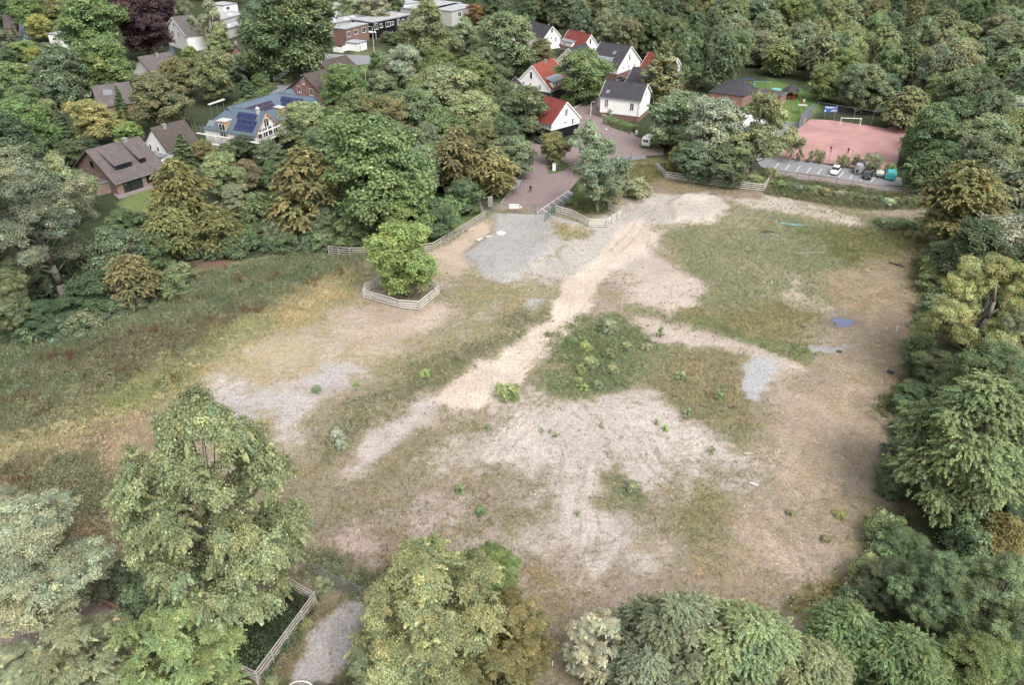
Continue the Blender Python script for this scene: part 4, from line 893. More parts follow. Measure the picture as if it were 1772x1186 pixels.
# shrubs by the pitch and on the bare ground
for a in [(1384, 271, 14, 'dk', 'small dark conifer-like bush at the pitch corner', 1.2), (1402, 272, 14, 'ol', 'thin olive bush left of the near goal', 1.2), (1419, 270, 20, 'ol', 'thin olive bush before the near goal', 1.2),
          (1460, 278, 24, 'ol', 'sparse bush above the white car', .9), (1483, 277, 20, 'br', 'brownish sparse bush behind the horse trailer', .9), (1513, 279, 32, 'gy', 'grey-green bush behind the black car', .8),
          (1541, 290, 20, 'md', 'green bush behind the teal container', .8)]: bush(*a)
for a in [(1053, 564, 36, 'lt', 'round green bush on the upper edge of the weedy patch', .85), (880, 676, 46, 'bg', 'bright green shrub clump at the foot of the sand strip', .6), (796, 848, 18, 'md', 'small dark green bush on pale sand left of the track', .9),
          (832, 885, 22, 'md', 'dark green bush with trailing weeds on the lower sand', .8), (960, 752, 10, 'lt', 'right-hand one of three tiny green plants on the sand', 1), (938, 744, 10, 'lt', 'left-hand one of three tiny green plants on the sand', 1),
          (952, 745, 7, 'lt', 'middle one of three tiny green plants on the sand', 1), (1041, 737, 9, 'lt', 'tiny green plant alone on the pale slope', 1.1), (1137, 732, 10, 'lt', 'tiny green plant on the mound flank', 1), (1152, 743, 12, 'bg', 'small bright plant on the mound flank', .8),
          (1232, 782, 14, 'lt', 'small green bush on the right of the pale sand', 1), (1245, 684, 18, 'md', 'dark bush in the brown part of the weedy patch', .9), (1189, 717, 16, 'lt', 'small bush at the lower edge of the weedy patch', .9),
          (1178, 651, 18, 'lt', 'green bush in the middle of the weedy patch', .8), (1143, 577, 14, 'md', 'dark upright weed at the right end of the weedy patch', 1.2), (1000, 889, 12, 'lt', 'small green plant among lower tyre tracks', .8),
          (1000, 660, 20, 'bg', 'bright green weeds at the left tip of the weedy patch', .7), (1015, 600, 26, 'bg', 'bright green low bush below the round green bush', .6), (1035, 668, 20, 'lt', 'green weeds at the top of the pale slope', .8),
          (548, 674, 20, 'gy', 'dark spiky tuft on the pale left patch', .7), (617, 667, 14, 'bg', 'bright green tuft beside the pale left patch', .8), (585, 755, 30, 'sv', 'silvery mugwort clump beside the old track', .8),
          (590, 770, 22, 'sv', 'second silvery mugwort clump below the first', .7), (845, 740, 12, 'gy', 'dull tuft on the sand left of the tyre tracks', .9), (1010, 672, 16, 'bg', 'bright weed clump beside the tyre tracks', .8),
          (1095, 840, 34, 'gy', 'dull green clump in the dark hollow', .5), (1368, 888, 16, 'ol', 'olive tuft on the dry ground', .6), (1455, 890, 24, 'yl', 'yellowish tuft near the hornbeam', .5), (1428, 932, 20, 'ol', 'olive tuft in the dry corner', .5),
          (268, 792, 16, 'yl', 'yellow-flowered weed in the brown meadow', .8), (200, 838, 16, 'ol', 'olive weed beside the yellow-flowered ones', .8), (735, 645, 22, 'bg', 'bright weed row beside the old track', .6),
          (1100, 325, 60, 'lt', 'tall light weeds beside the plaza fence tree', .5), (1060, 340, 40, 'ol', 'olive thicket inside the white rail fence', .5), (520, 364, 30, 'lt', 'low green shrub before the golden tree', .6),
          (575, 400, 34, 'bg', 'bright young shrub at the end of the rail fence', 1.0), (1055, 195, 28, 'gy', 'trimmed dark shrub before the dark-roofed white house', .6)]: bush(*a)
for a in [(990, 590, 22, 'md', 'green weed clump at the upper left of the weedy patch', .7), (1022, 628, 30, 'lt', 'bright tall weed clump below the round green bush', .7), (1052, 612, 24, 'md', 'green weed clump in the heart of the weedy patch', .7), (1085, 598, 24, 'lt', 'bright weed clump right of the round green bush', .6),
          (1062, 640, 26, 'lt', 'pale green weed clump low in the weedy patch', .6), (1003, 640, 24, 'md', 'green weeds near the left tip of the weedy patch', .7), (1120, 600, 20, 'lt', 'light weed clump beside the dark upright weed', .7),
          (372, 1165, 60, 'ol', 'loose olive scrub at the outer fence corner', .6), (560, 1010, 40, 'gy', 'grey-green scrub behind the steel mesh fence', .5), (530, 1080, 30, 'ol', 'olive scrub between rail fence and gravel track', .5), (470, 1180, 34, 'md', 'green scrub at the lower rail fence corner', .5)]: bush(*a)
# understorey along the wood edges
def scatter_line(px, n, w, tones, label, hf=.7, jit=10):
    rnd = random.Random(n*7+int(px[0][0]))
    L = [math.dist(a, b) for a, b in zip(px, px[1:])]; tot = sum(L)
    for i in range(n):
        d = (i+.5)/n*tot; k = 0
        while d > L[k]: d -= L[k]; k += 1
        t_ = d/L[k]; x = px[k][0]*(1-t_)+px[k+1][0]*t_+rnd.uniform(-jit, jit); y = px[k][1]*(1-t_)+px[k+1][1]*t_+rnd.uniform(-jit, jit)*.6
        r = bush(x, y, w*rnd.uniform(.75, 1.25), rnd.choice(tones), None, hf); TREES[-1][5] = label
scatter_line([(0, 575), (120, 560), (230, 525), (330, 465)], 12, 58, ['gk', 'dk', 'gd'], 'under the oaks by the meadow', .6, 12)
scatter_line([(310, 440), (420, 425), (560, 415), (700, 400), (800, 350)], 15, 48, ['dk', 'md', 'gd', 'gk'], 'in the thicket behind the rail fence', .6, 10)
scatter_line([(1625, 440), (1612, 520), (1600, 600), (1575, 700), (1550, 780), (1530, 860)], 12, 56, ['dk', 'gk', 'md'], 'along the dry field edge under the wood', .6, 10)
scatter_line([(1545, 900), (1520, 960), (1500, 1020), (1430, 1090)], 8, 70, ['dk', 'md', 'ol'], 'at the lower field corner', .6, 14)
scatter_line([(1345, 318), (1420, 330), (1500, 342), (1590, 352)], 16, 26, ['dk', 'md', 'ol', 'gd', 'sv'], 'on the bank below the footpath', .45, 5)
scatter_line([(1170, 300), (1240, 305), (1320, 315)], 7, 34, ['dk', 'md', 'gd'], 'between the long rail fence and its trees', .6, 4)
scatter_line([(1505, 380), (1560, 385), (1590, 420)], 4, 30, ['gy', 'md', 'ol'], 'at the top corner of the green meadow', .45, 8)
scatter_line([(1700, 480), (1740, 620), (1700, 700), (1720, 900), (1640, 960)], 12, 90, ['gk', 'dk'], 'inside the wood beside the field', .8, 25)
scatter_line([(40, 300), (90, 350), (60, 420), (140, 440), (60, 500)], 9, 80, ['gk', 'dk', 'gd'], 'behind the big oak', .8, 15)
scatter_line([(330, 425), (400, 420), (460, 400), (520, 400)], 7, 46, ['md', 'dk', 'gy'], 'under the golden olive trees', .8, 8)
# the wood on the upper right: crowns spaced in metres
def inpoly(x, y, poly):
    c = False; n = len(poly)
    for i in range(n):
        x0, y0 = poly[i]; x1, y1 = poly[(i+1) % n]
        if (y0 > y) != (y1 > y) and x < (x1-x0)*(y-y0)/(y1-y0)+x0: c = not c
    return c
placed = [(t_[0].location.x, t_[0].location.y, t_[0].scale.x*KIND[t_[3]]['r']) for t_ in TREES if t_[3] not in ('shrub', 'sprig')]
def wood(px, n, rmin, kinds, tones, where, hr=(11, 17), dr=(8.5, 13), seed=1, z=7, stuff=None):
    rnd = random.Random(seed); xs = [q[0] for q in px]; ys = [q[1] for q in px]; got = 0
    for _ in range(n*60):
        if got >= n: break
        # draw evenly over the ground by drawing in metres
        u = rnd.random(); y0 = G(0, max(ys), z)[1]; y1 = G(0, max(min(ys), -60), z)[1]; Y = y0+(y1-y0)*u
        dep = DEP(0, Y, z); X = (rnd.uniform(min(xs), max(xs))-886)/FPX*dep
        p = PR(X, Y, z)
        if not inpoly(p[0], p[1], px): continue
        if rnd.random() > dep/DEP(0, y1, z): continue
        if any((X-a)**2+(Y-b)**2 < (max(rmin, c*.6+rmin*.4))**2 for a, b, c in placed): continue
        D = rnd.uniform(*dr); h = rnd.uniform(*hr); placed.append((X, Y, D/2)); got += 1
        if stuff is not None: stuff.append((X, Y, h, D, rnd.choice(kinds), rnd.choice(tones))); continue
        put_tree(X, Y, h, D, rnd.choice(kinds), rnd.choice(tones), where)
    return got
FAR = []
W1 = [(1250, 125), (1262, 95), (1330, 100), (1400, 135), (1425, 165), (1560, 185), (1600, 165), (1690, 165), (1772, 160), (1772, 40), (1560, 20), (1400, 10), (1250, 40)]
wood(W1, 64, 6.2, ['dense', 'round', 'layer', 'dense'], ['md', 'gy', 'gy', 'dk', 'gd', 'ys', 'gy', 'lt', 'ol'], 'in the wood behind the red pitch', seed=3)
for a in [(1428, 138, 56, 'dense', 'md', 'green tree behind the blue billboard'), (1486, 146, 62, 'round', 'gy', 'grey-green tree behind the upper goal'), (1532, 158, 58, 'dense', 'gd', 'dull green tree behind the right end of the tall post fence'), (1458, 112, 56, 'round', 'md', 'round green tree in the second row behind the upper goal')]: placed.append((*T(*a[:5], label=a[5], hf=1.15).location[:2], 5))
W2 = [(900, 25), (960, 35), (1000, 40), (1040, 62), (1105, 78), (1130, 85), (1165, 100), (1200, 125), (1250, 128), (1262, 90), (1270, 20), (1230, -10), (1050, -20), (900, -20)]
wood(W2, 54, 6.4, ['dense', 'layer', 'round', 'loose'], ['dk', 'gd', 'gd', 'md', 'gk', 'gd', 'ol', 'gy'], 'in the wood behind the white houses', seed=5, hr=(13, 19))
W3 = [(1230, 30), (1420, 18), (1560, 20), (1772, 40), (1830, 40), (1830, -60), (1100, -60), (1100, -20)]
wood(W3, 70, 7.0, ['dense', 'round', 'layer'], ['gy', 'gd', 'md', 'dk', 'gy', 'ol'], 'far back in the wood on the hill', seed=6, hr=(12, 18), dr=(10, 14), stuff=FAR)
W4 = [(1660, 165), (1850, 150), (1850, 700), (1790, 900), (1850, 1186), (1775, 1186), (1730, 900), (1700, 750), (1730, 560), (1690, 480), (1690, 330), (1660, 260)]
wood(W4, 34, 6.0, ['dense', 'round', 'layer'], ['dk', 'gk', 'gd', 'md', 'gy'], 'in the wood along the right-hand side', seed=8)
W5 = [(-30, 20), (60, 8), (130, 5), (330, 0), (420, -5), (600, -10), (700, -8), (880, -5), (1050, -10), (1050, -60), (-30, -60)]
wood(W5, 60, 8.5, ['dense', 'round'], ['gd', 'gy', 'md', 'dk'], 'beyond the flat-roofed houses', seed=9, hr=(9, 14), dr=(9, 13), stuff=FAR)
W6 = [(-40, 300), (20, 280), (60, 300), (40, 380), (20, 480), (-40, 560)]
wood(W6, 9, 6, ['dense', 'round'], ['dk', 'gk', 'gd'], 'in the dark wood behind the oaks', seed=11)
W7 = [(-30, 80), (30, 100), (60, 180), (10, 190), (-30, 260)]
wood(W7, 5, 6, ['dense', 'round'], ['dk', 'md'], 'beside the white villa garden', seed=12, hr=(8, 12))
W8 = [(540, 360), (760, 330), (800, 250), (880, 215), (860, 150), (740, 110), (690, 150), (600, 190), (560, 240), (600, 300)]
wood(W8, 14, 6, ['dense', 'round', 'layer'], ['dk', 'gd', 'md'], 'in the tree belt beside the plaza', seed=13, hr=(9, 12))
def far_wood(lst):
    Vs = []; Cs = []; LP = {}
    for i, (x, y, h, D, kind, tone) in enumerate(lst):
        kk = (kind, i % 2)
        if kk not in LP:
            cm, tb = make_tree(kind, 500+i, 6000); n = len(cm.vertices); v = np.empty(n*3, np.float32); cm.vertices.foreach_get('co', v); c = np.empty(n*4, np.float32); cm.color_attributes['Col'].data.foreach_get('color', c)
            v = v.reshape(-1, 4, 3); m_ = v.mean(1, keepdims=True); v = m_+(v-m_)*1.45
            LP[kk] = (v.reshape(-1, 3), c.reshape(-1, 4)[:, :3])
        v, c = LP[kk]; k = KIND[kind]; a = (i*2.4) % 6.28; s_ = D/2/k['r']
        q = np.stack([(v[:, 0]*math.cos(a)-v[:, 1]*math.sin(a))*s_+x, (v[:, 0]*math.sin(a)+v[:, 1]*math.cos(a))*s_+y, v[:, 2]*h/k['h']], 1)
        Vs.append(q); Cs.append(c*(lin(np.array(TONE[tone], float)*DESAT+np.mean(TONE[tone])*(1-DESAT)+LIFT)*LEAFK*(.9+.2*((i*.618) % 1))))
    V = np.concatenate(Vs); o = link('far_woods', fastmesh('far_woods', V, np.arange(len(V)).reshape(-1, 4), M['leaf'], np.concatenate(Cs)))
    tag(o, 'distant tree canopy closing the view above the houses and the wood', 'woods', kind='stuff')
far_wood(FAR)
# labels: tone, form and place; where several still read alike they are told apart by their order from the left
def finish_labels():
    from collections import defaultdict
    ORD = ['first', 'second', 'third', 'fourth', 'fifth', 'sixth', 'seventh', 'eighth', 'ninth', 'tenth', 'eleventh', 'twelfth', 'thirteenth', 'fourteenth', 'fifteenth']
    g = defaultdict(list)
    for t_ in TREES:
        if t_[6]: continue
        hw = '' if len(t_[5].split()) > 7 else 'low ' if t_[3] == 'shrub' else 'tall ' if t_[7] > 15 and t_[3] != 'loose' else 'short ' if t_[7] < 12 else ''
        g[(hw+WORD[t_[4]]+' '+FORM[t_[3]], t_[5])].append(t_)
        t_[0]['group'] = 'shrubs '+t_[5] if t_[3] == 'shrub' else 'trees '+t_[5]
    for (a, b), l in g.items():
        l.sort(key=lambda q: q[1])
        for i, t_ in enumerate(l):
            if len((a+' '+b).split())+(4 if len(l) > 1 else 0) > 16: a = a.replace('low ', '').replace('tall ', '').replace('short ', '')
            t_[0]['label'] = a+' '+b if len(l) == 1 else f'{ORD[i]} {a} from the left {b}'
finish_labels()
for t_ in TREES:
    if len(t_[0]['label'].split()) > 16: print('LONG', t_[0]['label'])
print('TREES', len(TREES), 'PROTOS', len(PROTO))
# ------------------------------------------------------------ buildings
def vsub(a, b): return Vector((a[0]-b[0], a[1]-b[1], 0))
def solve_z(x, y, py):
    lo, hi = 0, 40
    for _ in range(40):
        md = (lo+hi)/2
        if PR(x, y, md)[1] > py: lo = md
        else: hi = md
    return lo
def gable_front(eL, eR, apex, he, rend=None, L=None):
    """frame of a house from its gable: eave corners and apex as surveyed"""
    a = Vector(G(*eL, he)[:2]); b = Vector(G(*eR, he)[:2]); w_ = (b-a).length; ang = math.atan2(b.y-a.y, b.x-a.x); c = (a+b)/2
    hr = solve_z(c.x, c.y, apex[1])
    if rend is not None:
        r = Vector(G(*rend, hr)[:2]); v = Vector((-math.sin(ang), math.cos(ang))); L = max(5, (r-c).dot(v))
    return dict(loc=(c.x, c.y, 0), ang=ang, w=w_, L=L, he=he, hr=hr)
def eave_front(eL, eR, rL, he, hr=None, w=None):
    """frame of a house whose eave side faces us; local y runs from the right end to the left"""
    a = Vector(G(*eL, he)[:2]); b = Vector(G(*eR, he)[:2]); v = (a-b); L = v.length; v.normalize(); u = Vector((v.y, -v.x))
    if w is None:                               # the ridge end stands in the gable plane: find its height
        lo, hi = he+1, he+14; f = lambda z: (Vector(G(*rL, z)[:2])-a).dot(v)
        best = min((abs(f(he+1+.05*i)), he+1+.05*i) for i in range(200)); hr = best[1]; w = max(6, 2*(Vector(G(*rL, hr)[:2])-a).dot(u))
    else: q = a+u*w/2; hr = solve_z(q.x, q.y, rL[1])
    c = b+u*w/2; return dict(loc=(c.x, c.y, 0), ang=math.atan2(u.y, u.x), w=w, L=L, he=he, hr=hr)
def window(parent, c, tdir, ndir, w_, h_, frame='white', pane='glass', mull=True, nm='window'):
    """window lying on a wall plane: centre c, direction along the wall, outward normal"""
    t = Vector(tdir).normalized(); n = Vector(ndir).normalized(); z = Vector((0, 0, 1)) if abs(n.z) < .9 else Vector((0, 0, 1))
    z = n.cross(t); z = -z if z.z < 0 else z
    c = Vector(c); mb = MB(); f = .09
    def slab(mb_, x0, x1, z0, z1, d0, d1):
        vs = [c+t*x+z*y+n*d for d in (d0, d1) for y in (z0, z1) for x in (x0, x1)]
        mb_.add(vs, [(0, 2, 3, 1), (4, 5, 7, 6), (0, 1, 5, 4), (2, 6, 7, 3), (0, 4, 6, 2), (1, 3, 7, 5)])
    W, H = w_/2, h_/2
    slab(mb, -W, -W+f, -H, H, -.02, .05); slab(mb, W-f, W, -H, H, -.02, .05); slab(mb, -W+f, W-f, H-f, H, -.02, .05); slab(mb, -W-.05, W+.05, -H-.06, -H+f, -.02, .09)
    if mull and w_ > .9: slab(mb, -f/2, f/2, -H+f, H-f, -.02, .045)
    o = mb.build(nm, M[frame], parent); g = MB(); slab(g, -W+f, W-f, -H+f, H-f, -.02, .015); g.build('pane', M[pane], o); return o
def house(name, label, fr, wall='white', roof='roofred', wins=(), dormers=(), sky=(), chim=(), base=None, ov=.3, gable_mat=None, barge='white', cat='house', gutters=True, hipend=0, basez=2.6, bside=None):
    w_, L, he, hr = fr['w'], fr['L'], fr['he'], fr['hr']; W = w_/2; sl_ = (hr-he)/W
    r = thing(name, label, cat, fr['loc'], fr['ang'])
    mb = MB(); z0 = basez if base else -.3
    pent = [(-W, z0), (W, z0), (W, he), (0, hr), (-W, he)]
    vs = [(x, y, z) for y in (0, L) for x, z in pent]
    if hipend: vs[8] = (0, L-hipend, hr)
    mb.add(vs, [(0, 1, 2, 3, 4), (5, 9, 7, 6), (7, 9, 8), (0, 5, 6, 1), (1, 6, 7, 2), (4, 9, 5, 0), (2, 7, 8, 3), (3, 8, 9, 4)])
    mb.build('wall', M[wall], r)
    if base:
        b = MB(); b.box(-W+.12, W-.12, .12, L-.12, -.3, basez-.003); b.build('base_wall', M[base], r)
    # roof: two slabs
    rb = MB(); th = .2
    for s in (-1, 1):
        e = (s*(W+ov), he-ov*sl_); q = [(0, hr+.02), e]
        v = [(x, y, z+dz) for y in (-ov, L+ov) for x, z in q for dz in (.02, .02+th)]
        if hipend: v[4] = (0, L-hipend, v[4][2]); v[5] = (0, L-hipend, v[5][2])
        # order: y0:(ridge lo,hi),(eave lo,hi); y1 same
        rb.add(v, [(0, 1, 3, 2), (4, 6, 7, 5), (1, 5, 7, 3), (0, 2, 6, 4), (2, 3, 7, 6), (0, 4, 5, 1)])
    if hipend:
        e = (W+ov, he-ov*sl_+.02); rb.add([(-e[0], L+ov, e[1]), (e[0], L+ov, e[1]), (0, L-hipend, hr+.04), (-e[0], L+ov, e[1]+th), (e[0], L+ov, e[1]+th), (0, L-hipend, hr+.04+th)], [(0, 1, 2), (4, 3, 5), (0, 3, 4, 1), (1, 4, 5, 2), (2, 5, 3, 0)])
    ro = rb.build('roof', M[roof], r)
    rg_ = MB(); rg_.bar((0, -ov-.02, hr+.2), (0, L-hipend if hipend else L+ov+.02, hr+.2), .14, 6); rg_.build('ridge_tile', M[roof], ro)
    if barge:
        for y in ((-ov-.035,) if hipend else (-ov-.035, L+ov+.035)):
            for s in (-1, 1): bb = MB(); bb.beam((0, y, hr+.12), (s*(W+ov), y, he-ov*sl_+.12), .05, .26); bb.build('verge_board', M[barge], ro)
    if gutters:
        for s in (-1, 1): gb = MB(); gb.bar((s*(W+ov+.09), -ov, he-ov*sl_+.04), (s*(W+ov+.09), L+ov, he-ov*sl_+.04), .08, 6); gb.bar((s*(W+.1), L*.02+.2, he-.15), (s*(W+.1), L*.02+.2, 0), .05, 5); gb.build('gutter', M['zinc'], ro)
    for wd in wins:
        sd_, a, z, ww, hh_ = wd[:5]; kw = wd[5] if len(wd) > 5 else {}
        if sd_ == 'F': window(r, (a*W, 0, z), (1, 0, 0), (0, -1, 0), ww, hh_, **kw)
        elif sd_ == 'B': window(r, (a*W, L, z), (1, 0, 0), (0, 1, 0), ww, hh_, **kw)
        else:
            s = -1 if sd_ == 'L' else 1; window(r, (s*W, a*L, z), (0, 1, 0), (s, 0, 0), ww, hh_, **kw)
    for d in dormers:
        s = -1 if d['s'] == 'L' else 1; y0, y1 = d['y']; y0 *= L; y1 *= L; zb = d.get('zb', he); zt = d['zt']; xo = d.get('x', 1.0)*W
        db = MB(); xs = sorted((s*xo, s*.15*W))
        zbw = d.get('zlow', zb)
        db.add([(s*xo, y0, zbw), (s*xo, y1, zbw), (s*xo, y1, zt), (s*xo, y0, zt), (s*.1*W, y0, zbw), (s*.1*W, y1, zbw), (s*.1*W, y1, zt-.02), (s*.1*W, y0, zt-.02)],
               [(0, 1, 2, 3), (4, 7, 6, 5), (0, 3, 7, 4), (1, 5, 6, 2), (3, 2, 6, 7), (0, 4, 5, 1)])
        do = db.build('dormer', M[d.get('wall', wall)], r)
        # lid reaching back to the roof slope
        zback = d.get('zr', zt+.35); xin = (hr-zback)/sl_ if sl_ else 0; xin = max(.05, min(xin, xo*.9))*s
        lid = MB(); o_ = .22
        lid.add([(s*(xo+o_), y0-o_, zt+.01), (s*(xo+o_), y1+o_, zt+.01), (xin, y1+o_, zback+.05), (xin, y0-o_, zback+.05), (s*(xo+o_), y0-o_, zt+.17), (s*(xo+o_), y1+o_, zt+.17), (xin, y1+o_, zback+.2), (xin, y0-o_, zback+.2)],
                [(0, 1, 2, 3), (4, 7, 6, 5), (0, 4, 5, 1), (2, 6, 7, 3), (1, 5, 6, 2), (0, 3, 7, 4)])
        lid.build('dormer_roof', M[d.get('roof', 'zinc')], do)
        for (yy, zz, ww, hh_) in d.get('wins', ()): window(do, (s*xo, y0+(y1-y0)*yy, zz), (0, 1, 0), (s, 0, 0), ww, hh_, frame=d.get('frame', 'white'))
    for (sd_, a, tt, ww, hh_) in sky:
        s = -1 if sd_ == 'L' else 1; x = s*W*(1-tt); z = he+(hr-he)*tt+.24
        window(ro, (x, a*L, z), (0, 1, 0), (s*sl_, 0, 1), ww, hh_, frame='zinc', pane='glasslight', mull=False, nm='skylight')
    for (x, y, wc, top) in chim:
        cb = MB(); cb.box(x*W-wc/2, x*W+wc/2, y*L-wc/2, y*L+wc/2, hr-abs(x)*(hr-he)-.5, hr+top); cb.box(x*W-wc/2-.06, x*W+wc/2+.06, y*L-wc/2-.06, y*L+wc/2+.06, hr+top+.001, hr+top+.12)
        cb.build('chimney', M[fr.get('cm', 'grey')], ro)
    print('HOUSE %-50s w=%.1f L=%.1f he=%.1f hr=%.1f ang=%.0f at %.0f,%.0f' % (label[:50], w_, L, he, hr, math.degrees(fr['ang']), fr['loc'][0], fr['loc'][1]))
    return r
WD = lambda *a, **k: a+(k,)
gw = [WD('F', -.02, 6.6, .9, 1.9), WD('F', -.05, 3.9, .6, .8), WD('F', .45, 3.3, .7, 1.7), WD('F', -.5, 4.0, .6, .9)]
A = gable_front((940, 67), (970, 62.5), (957, 45.7), 4.0, (914, 38))
house('gable_house', 'white gable house with dark roof, farthest of the full row at the wood', A, roof='roofdark', wins=gw, chim=[(.1, .2, .5, .5)])
B = gable_front((1005, 87), (1037, 82), (1023, 60.4), 4.0, (978.5, 52.3))
house('gable_house', 'white house with red roof between two dark-roofed houses at the wood', B, roof='roofred', wins=gw, dormers=[dict(s='L', y=(.42, .97), zt=5.6, zlow=2.6, wins=[(.65, 4.6, 1, 1)])], chim=[(.05, .45, .5, .5)], base='brick')
C_ = gable_front((1069, 118), (1108.5, 104), (1093.3, 80.5), 4.4, (1045, 71.9))
house('gable_house', 'white house with anthracite roof and long side dormer over brick base', C_, roof='roofdark', wins=gw, dormers=[dict(s='L', y=(.3, .97), zt=6.2, zlow=2.6, wins=[(.45, 5.1, .9, 1.1)])], sky=[('L', .38, .62, 1.0, 1.3)], chim=[(.05, .45, .5, .4)], base='brick')
D_ = gable_front((1148, 141), (1187, 132), (1165, 101), 4.0, (1116, 92))
house('gable_house', 'white house with red roof mostly behind the yellowing poplar', D_, roof='roofred', wins=gw, sky=[('L', .72, .5, 1, 1.2)], base='brick')
E_ = eave_front((1083, 143), (1130, 150), (1091, 117), 5.0, w=9.5)
house('gable_house', 'white house with dark roof hidden behind the front dark-roofed one', E_, roof='roofdark', wins=[WD('F', 0, 6.5, .9, 1.6)], base='brick')
F2 = eave_front((1039.4, 166), (1108.5, 174), (1047.5, 139), 5.8, w=9.5)
house('gable_house', 'white house with broad dark roof whose eave side faces the plaza', F2, roof='roofdark', wins=[WD('L', .84, 4.1, 1.1, 2.1, pane='glasslight'), WD('L', .2, 3.9, 1.1, 2.1), WD('L', .62, 4.9, .5, .25), WD('F', 0, 6.5, 1.1, 1.6)], sky=[('L', .86, .28, .9, 1.1)], base='brick', basez=1.5)
G_ = gable_front((891, 145), (952.5, 155), (923, 113.5), 3.4, (957, 101))
house('gable_house', 'white gable house with orange-red roof facing the plaza side', G_, roof='rooforange', wins=[WD('F', -.08, 6.6, .9, 2.1), WD('F', -.1, 4.1, .6, .8), WD('F', -.5, 4.1, .5, 1.0), WD('F', .42, 3.6, .6, 1.8)],
      dormers=[dict(s='R', y=(.12, .72), zt=5.0, zlow=2.6, zr=6.0, wins=[(.3, 4.2, .8, 1.3), (.75, 4.2, .9, 1.3)])], chim=[(.08, .55, .6, .7)], base='darkgrey', basez=2.5)
G2 = gable_front((955, 112), (1012, 122), (990, 84), 3.4, (1016, 76))
house('gable_house', 'white house with dark roof peeping out beside the round green tree', G2, roof='roofdark', wins=gw, base='brick')
H_ = gable_front((954.4, 216), (1003, 203), (983.3, 177), 4.0, (930.8, 163.3))
house('gable_house', 'white gable house with red roof nearest to the brick plaza', H_, roof='roofred', wins=[WD('F', .02, 6.2, 1.0, 2.0), WD('F', -.06, 3.7, .6, .8), WD('F', .5, 3.5, .7, 1.6)], base='black', basez=2.5)
I_ = gable_front((878, 160), (906, 160), (888, 145), 3.2, (852, 134))
house('gable_house', 'low white house with dark roof half hidden left of the orange-red roof', I_, roof='roofdark', wins=[WD('F', 0, 3.4, .8, 1.2)])
J_ = gable_front((884, 54), (908, 49.5), (895, 33), 3.6, (862, 27))
house('gable_house', 'white gable sliver at the very end of the row beside the big tree', J_, roof='roofdark', wins=gw)
# carport and patio by the front houses
def flatbox(name, label, p0, p1, p2, zt, wall='white', roof='lightroof', wins=(), cat='building', z0=-.3, par=True, domes=(), ovh=.12, extra=None):
    """flat-roofed block: p0,p1,p2 are three roof corners as surveyed, p1 the near one"""
    a, b, c = (Vector(G(*q, zt)[:2]) for q in (p0, p1, p2))
    u = (c-b); W = u.length; u.normalize(); v = Vector((-u.y, u.x)); D = (a-b).dot(v)
    D = D if abs(D) > 1.5 else 1.5
    r = thing(name, label, cat, (b.x, b.y, 0), math.atan2(u.y, u.x)); mb = MB()
    y0, y1 = min(0, D), max(0, D)
    mb.box(0, W, y0, y1, z0, zt-.2); mb.build('wall', M[wall], r)
    rb = MB(); rb.box(-ovh, W+ovh, y0-ovh, y1+ovh, zt-.197, zt); ro = rb.build('roof', M[roof], r)
    if par:
        pb = MB()
        for a_ in ((-ovh-.03, W+ovh+.03, y0-ovh-.06, y0-ovh), (-ovh-.03, W+ovh+.03, y1+ovh, y1+ovh+.06), (-ovh-.06, -ovh, y0-ovh, y1+ovh), (W+ovh, W+ovh+.06, y0-ovh, y1+ovh)): pb.box(*a_, zt-.26, zt+.1)
        pb.build('fascia', M['zinc'], ro)
    for (x, z, ww, hh_) in wins: window(r, (x*W, y0, z), (1, 0, 0), (0, -1, 0), ww, hh_)
    rnd = random.Random(int(W*100))
    for (x, y) in domes:
        dm = MB(); dm.box(x*W-.7, x*W+.7, y0+(y1-y0)*y-.7, y0+(y1-y0)*y+.7, zt+.001, zt+.3); dm.build('roof_light', M['white'], ro)
    print('BOX %-50s W=%.1f D=%.1f' % (label[:50], W, D)); return r
flatbox('row_house_block', 'long dark-clad flat-roofed row of houses with white windows', (604.5, 33.5), (645.6, 38.2), (713.3, 24), 6.0, 'black', 'lightroof', [(.06, 4.3, 2.2, 2.2), (.19, 4.2, 1.6, 1.5), (.36, 4.2, 2.6, 1.8), (.47, 4.2, 1.8, 1.4), (.63, 4.2, 1.6, 2.2), (.75, 4.2, 2, 1.5), (.9, 4.2, 2.4, 2.2)])
flatbox('row_house_block', 'flat-roofed brick end house of the row beside the white garage', (577, 47), (597.6, 50), (637, 40), 6.2, 'brick', 'lightroof', [(.12, 4.2, 1.8, 1.8), (.42, 4.3, 2, 1.6), (.78, 4.3, 2.2, 1.8)])
flatbox('row_house_block', 'grey flat-roofed house with white roof lights left of the brick end house', (564, 34), (576, 40), (640, 28), 5.2, 'offwhite', 'lightroof', domes=[(.2, .5), (.5, .4), (.75, .6)])
flatbox('row_house_block', 'pale flat-roofed house far behind beside the big oak', (545, 12), (553, 17), (600, 14), 5.2, 'white', 'lightroof', [(.3, 3.6, 2, 1.4)], domes=[(.3, .4), (.6, .5)])
flatbox('row_house_block', 'white cube house above the pale flat roofs', (570, 4), (574, 9), (602, 7), 6.0, 'white', 'lightroof')
flatbox('row_house_block', 'flat-roofed house with white fascia and dark front beside the rusty tree', (762, 10), (781, 19), (826, 9), 6.0, 'offwhite', 'lightroof', [(.3, 4.2, 2, 2), (.75, 4.2, 2, 1.6)])
flatbox('row_house_block', 'large grey flat roof reaching behind the tall poplar', (690, 14), (740, 18), (800, 4), 6.0, 'offwhite', 'lightroof', domes=[(.3, .5), (.5, .7)])
flatbox('row_house_block', 'white terrace house at the top edge above the poplar', (672, 2), (690, 8), (728, 3), 6.0, 'white', 'lightroof')
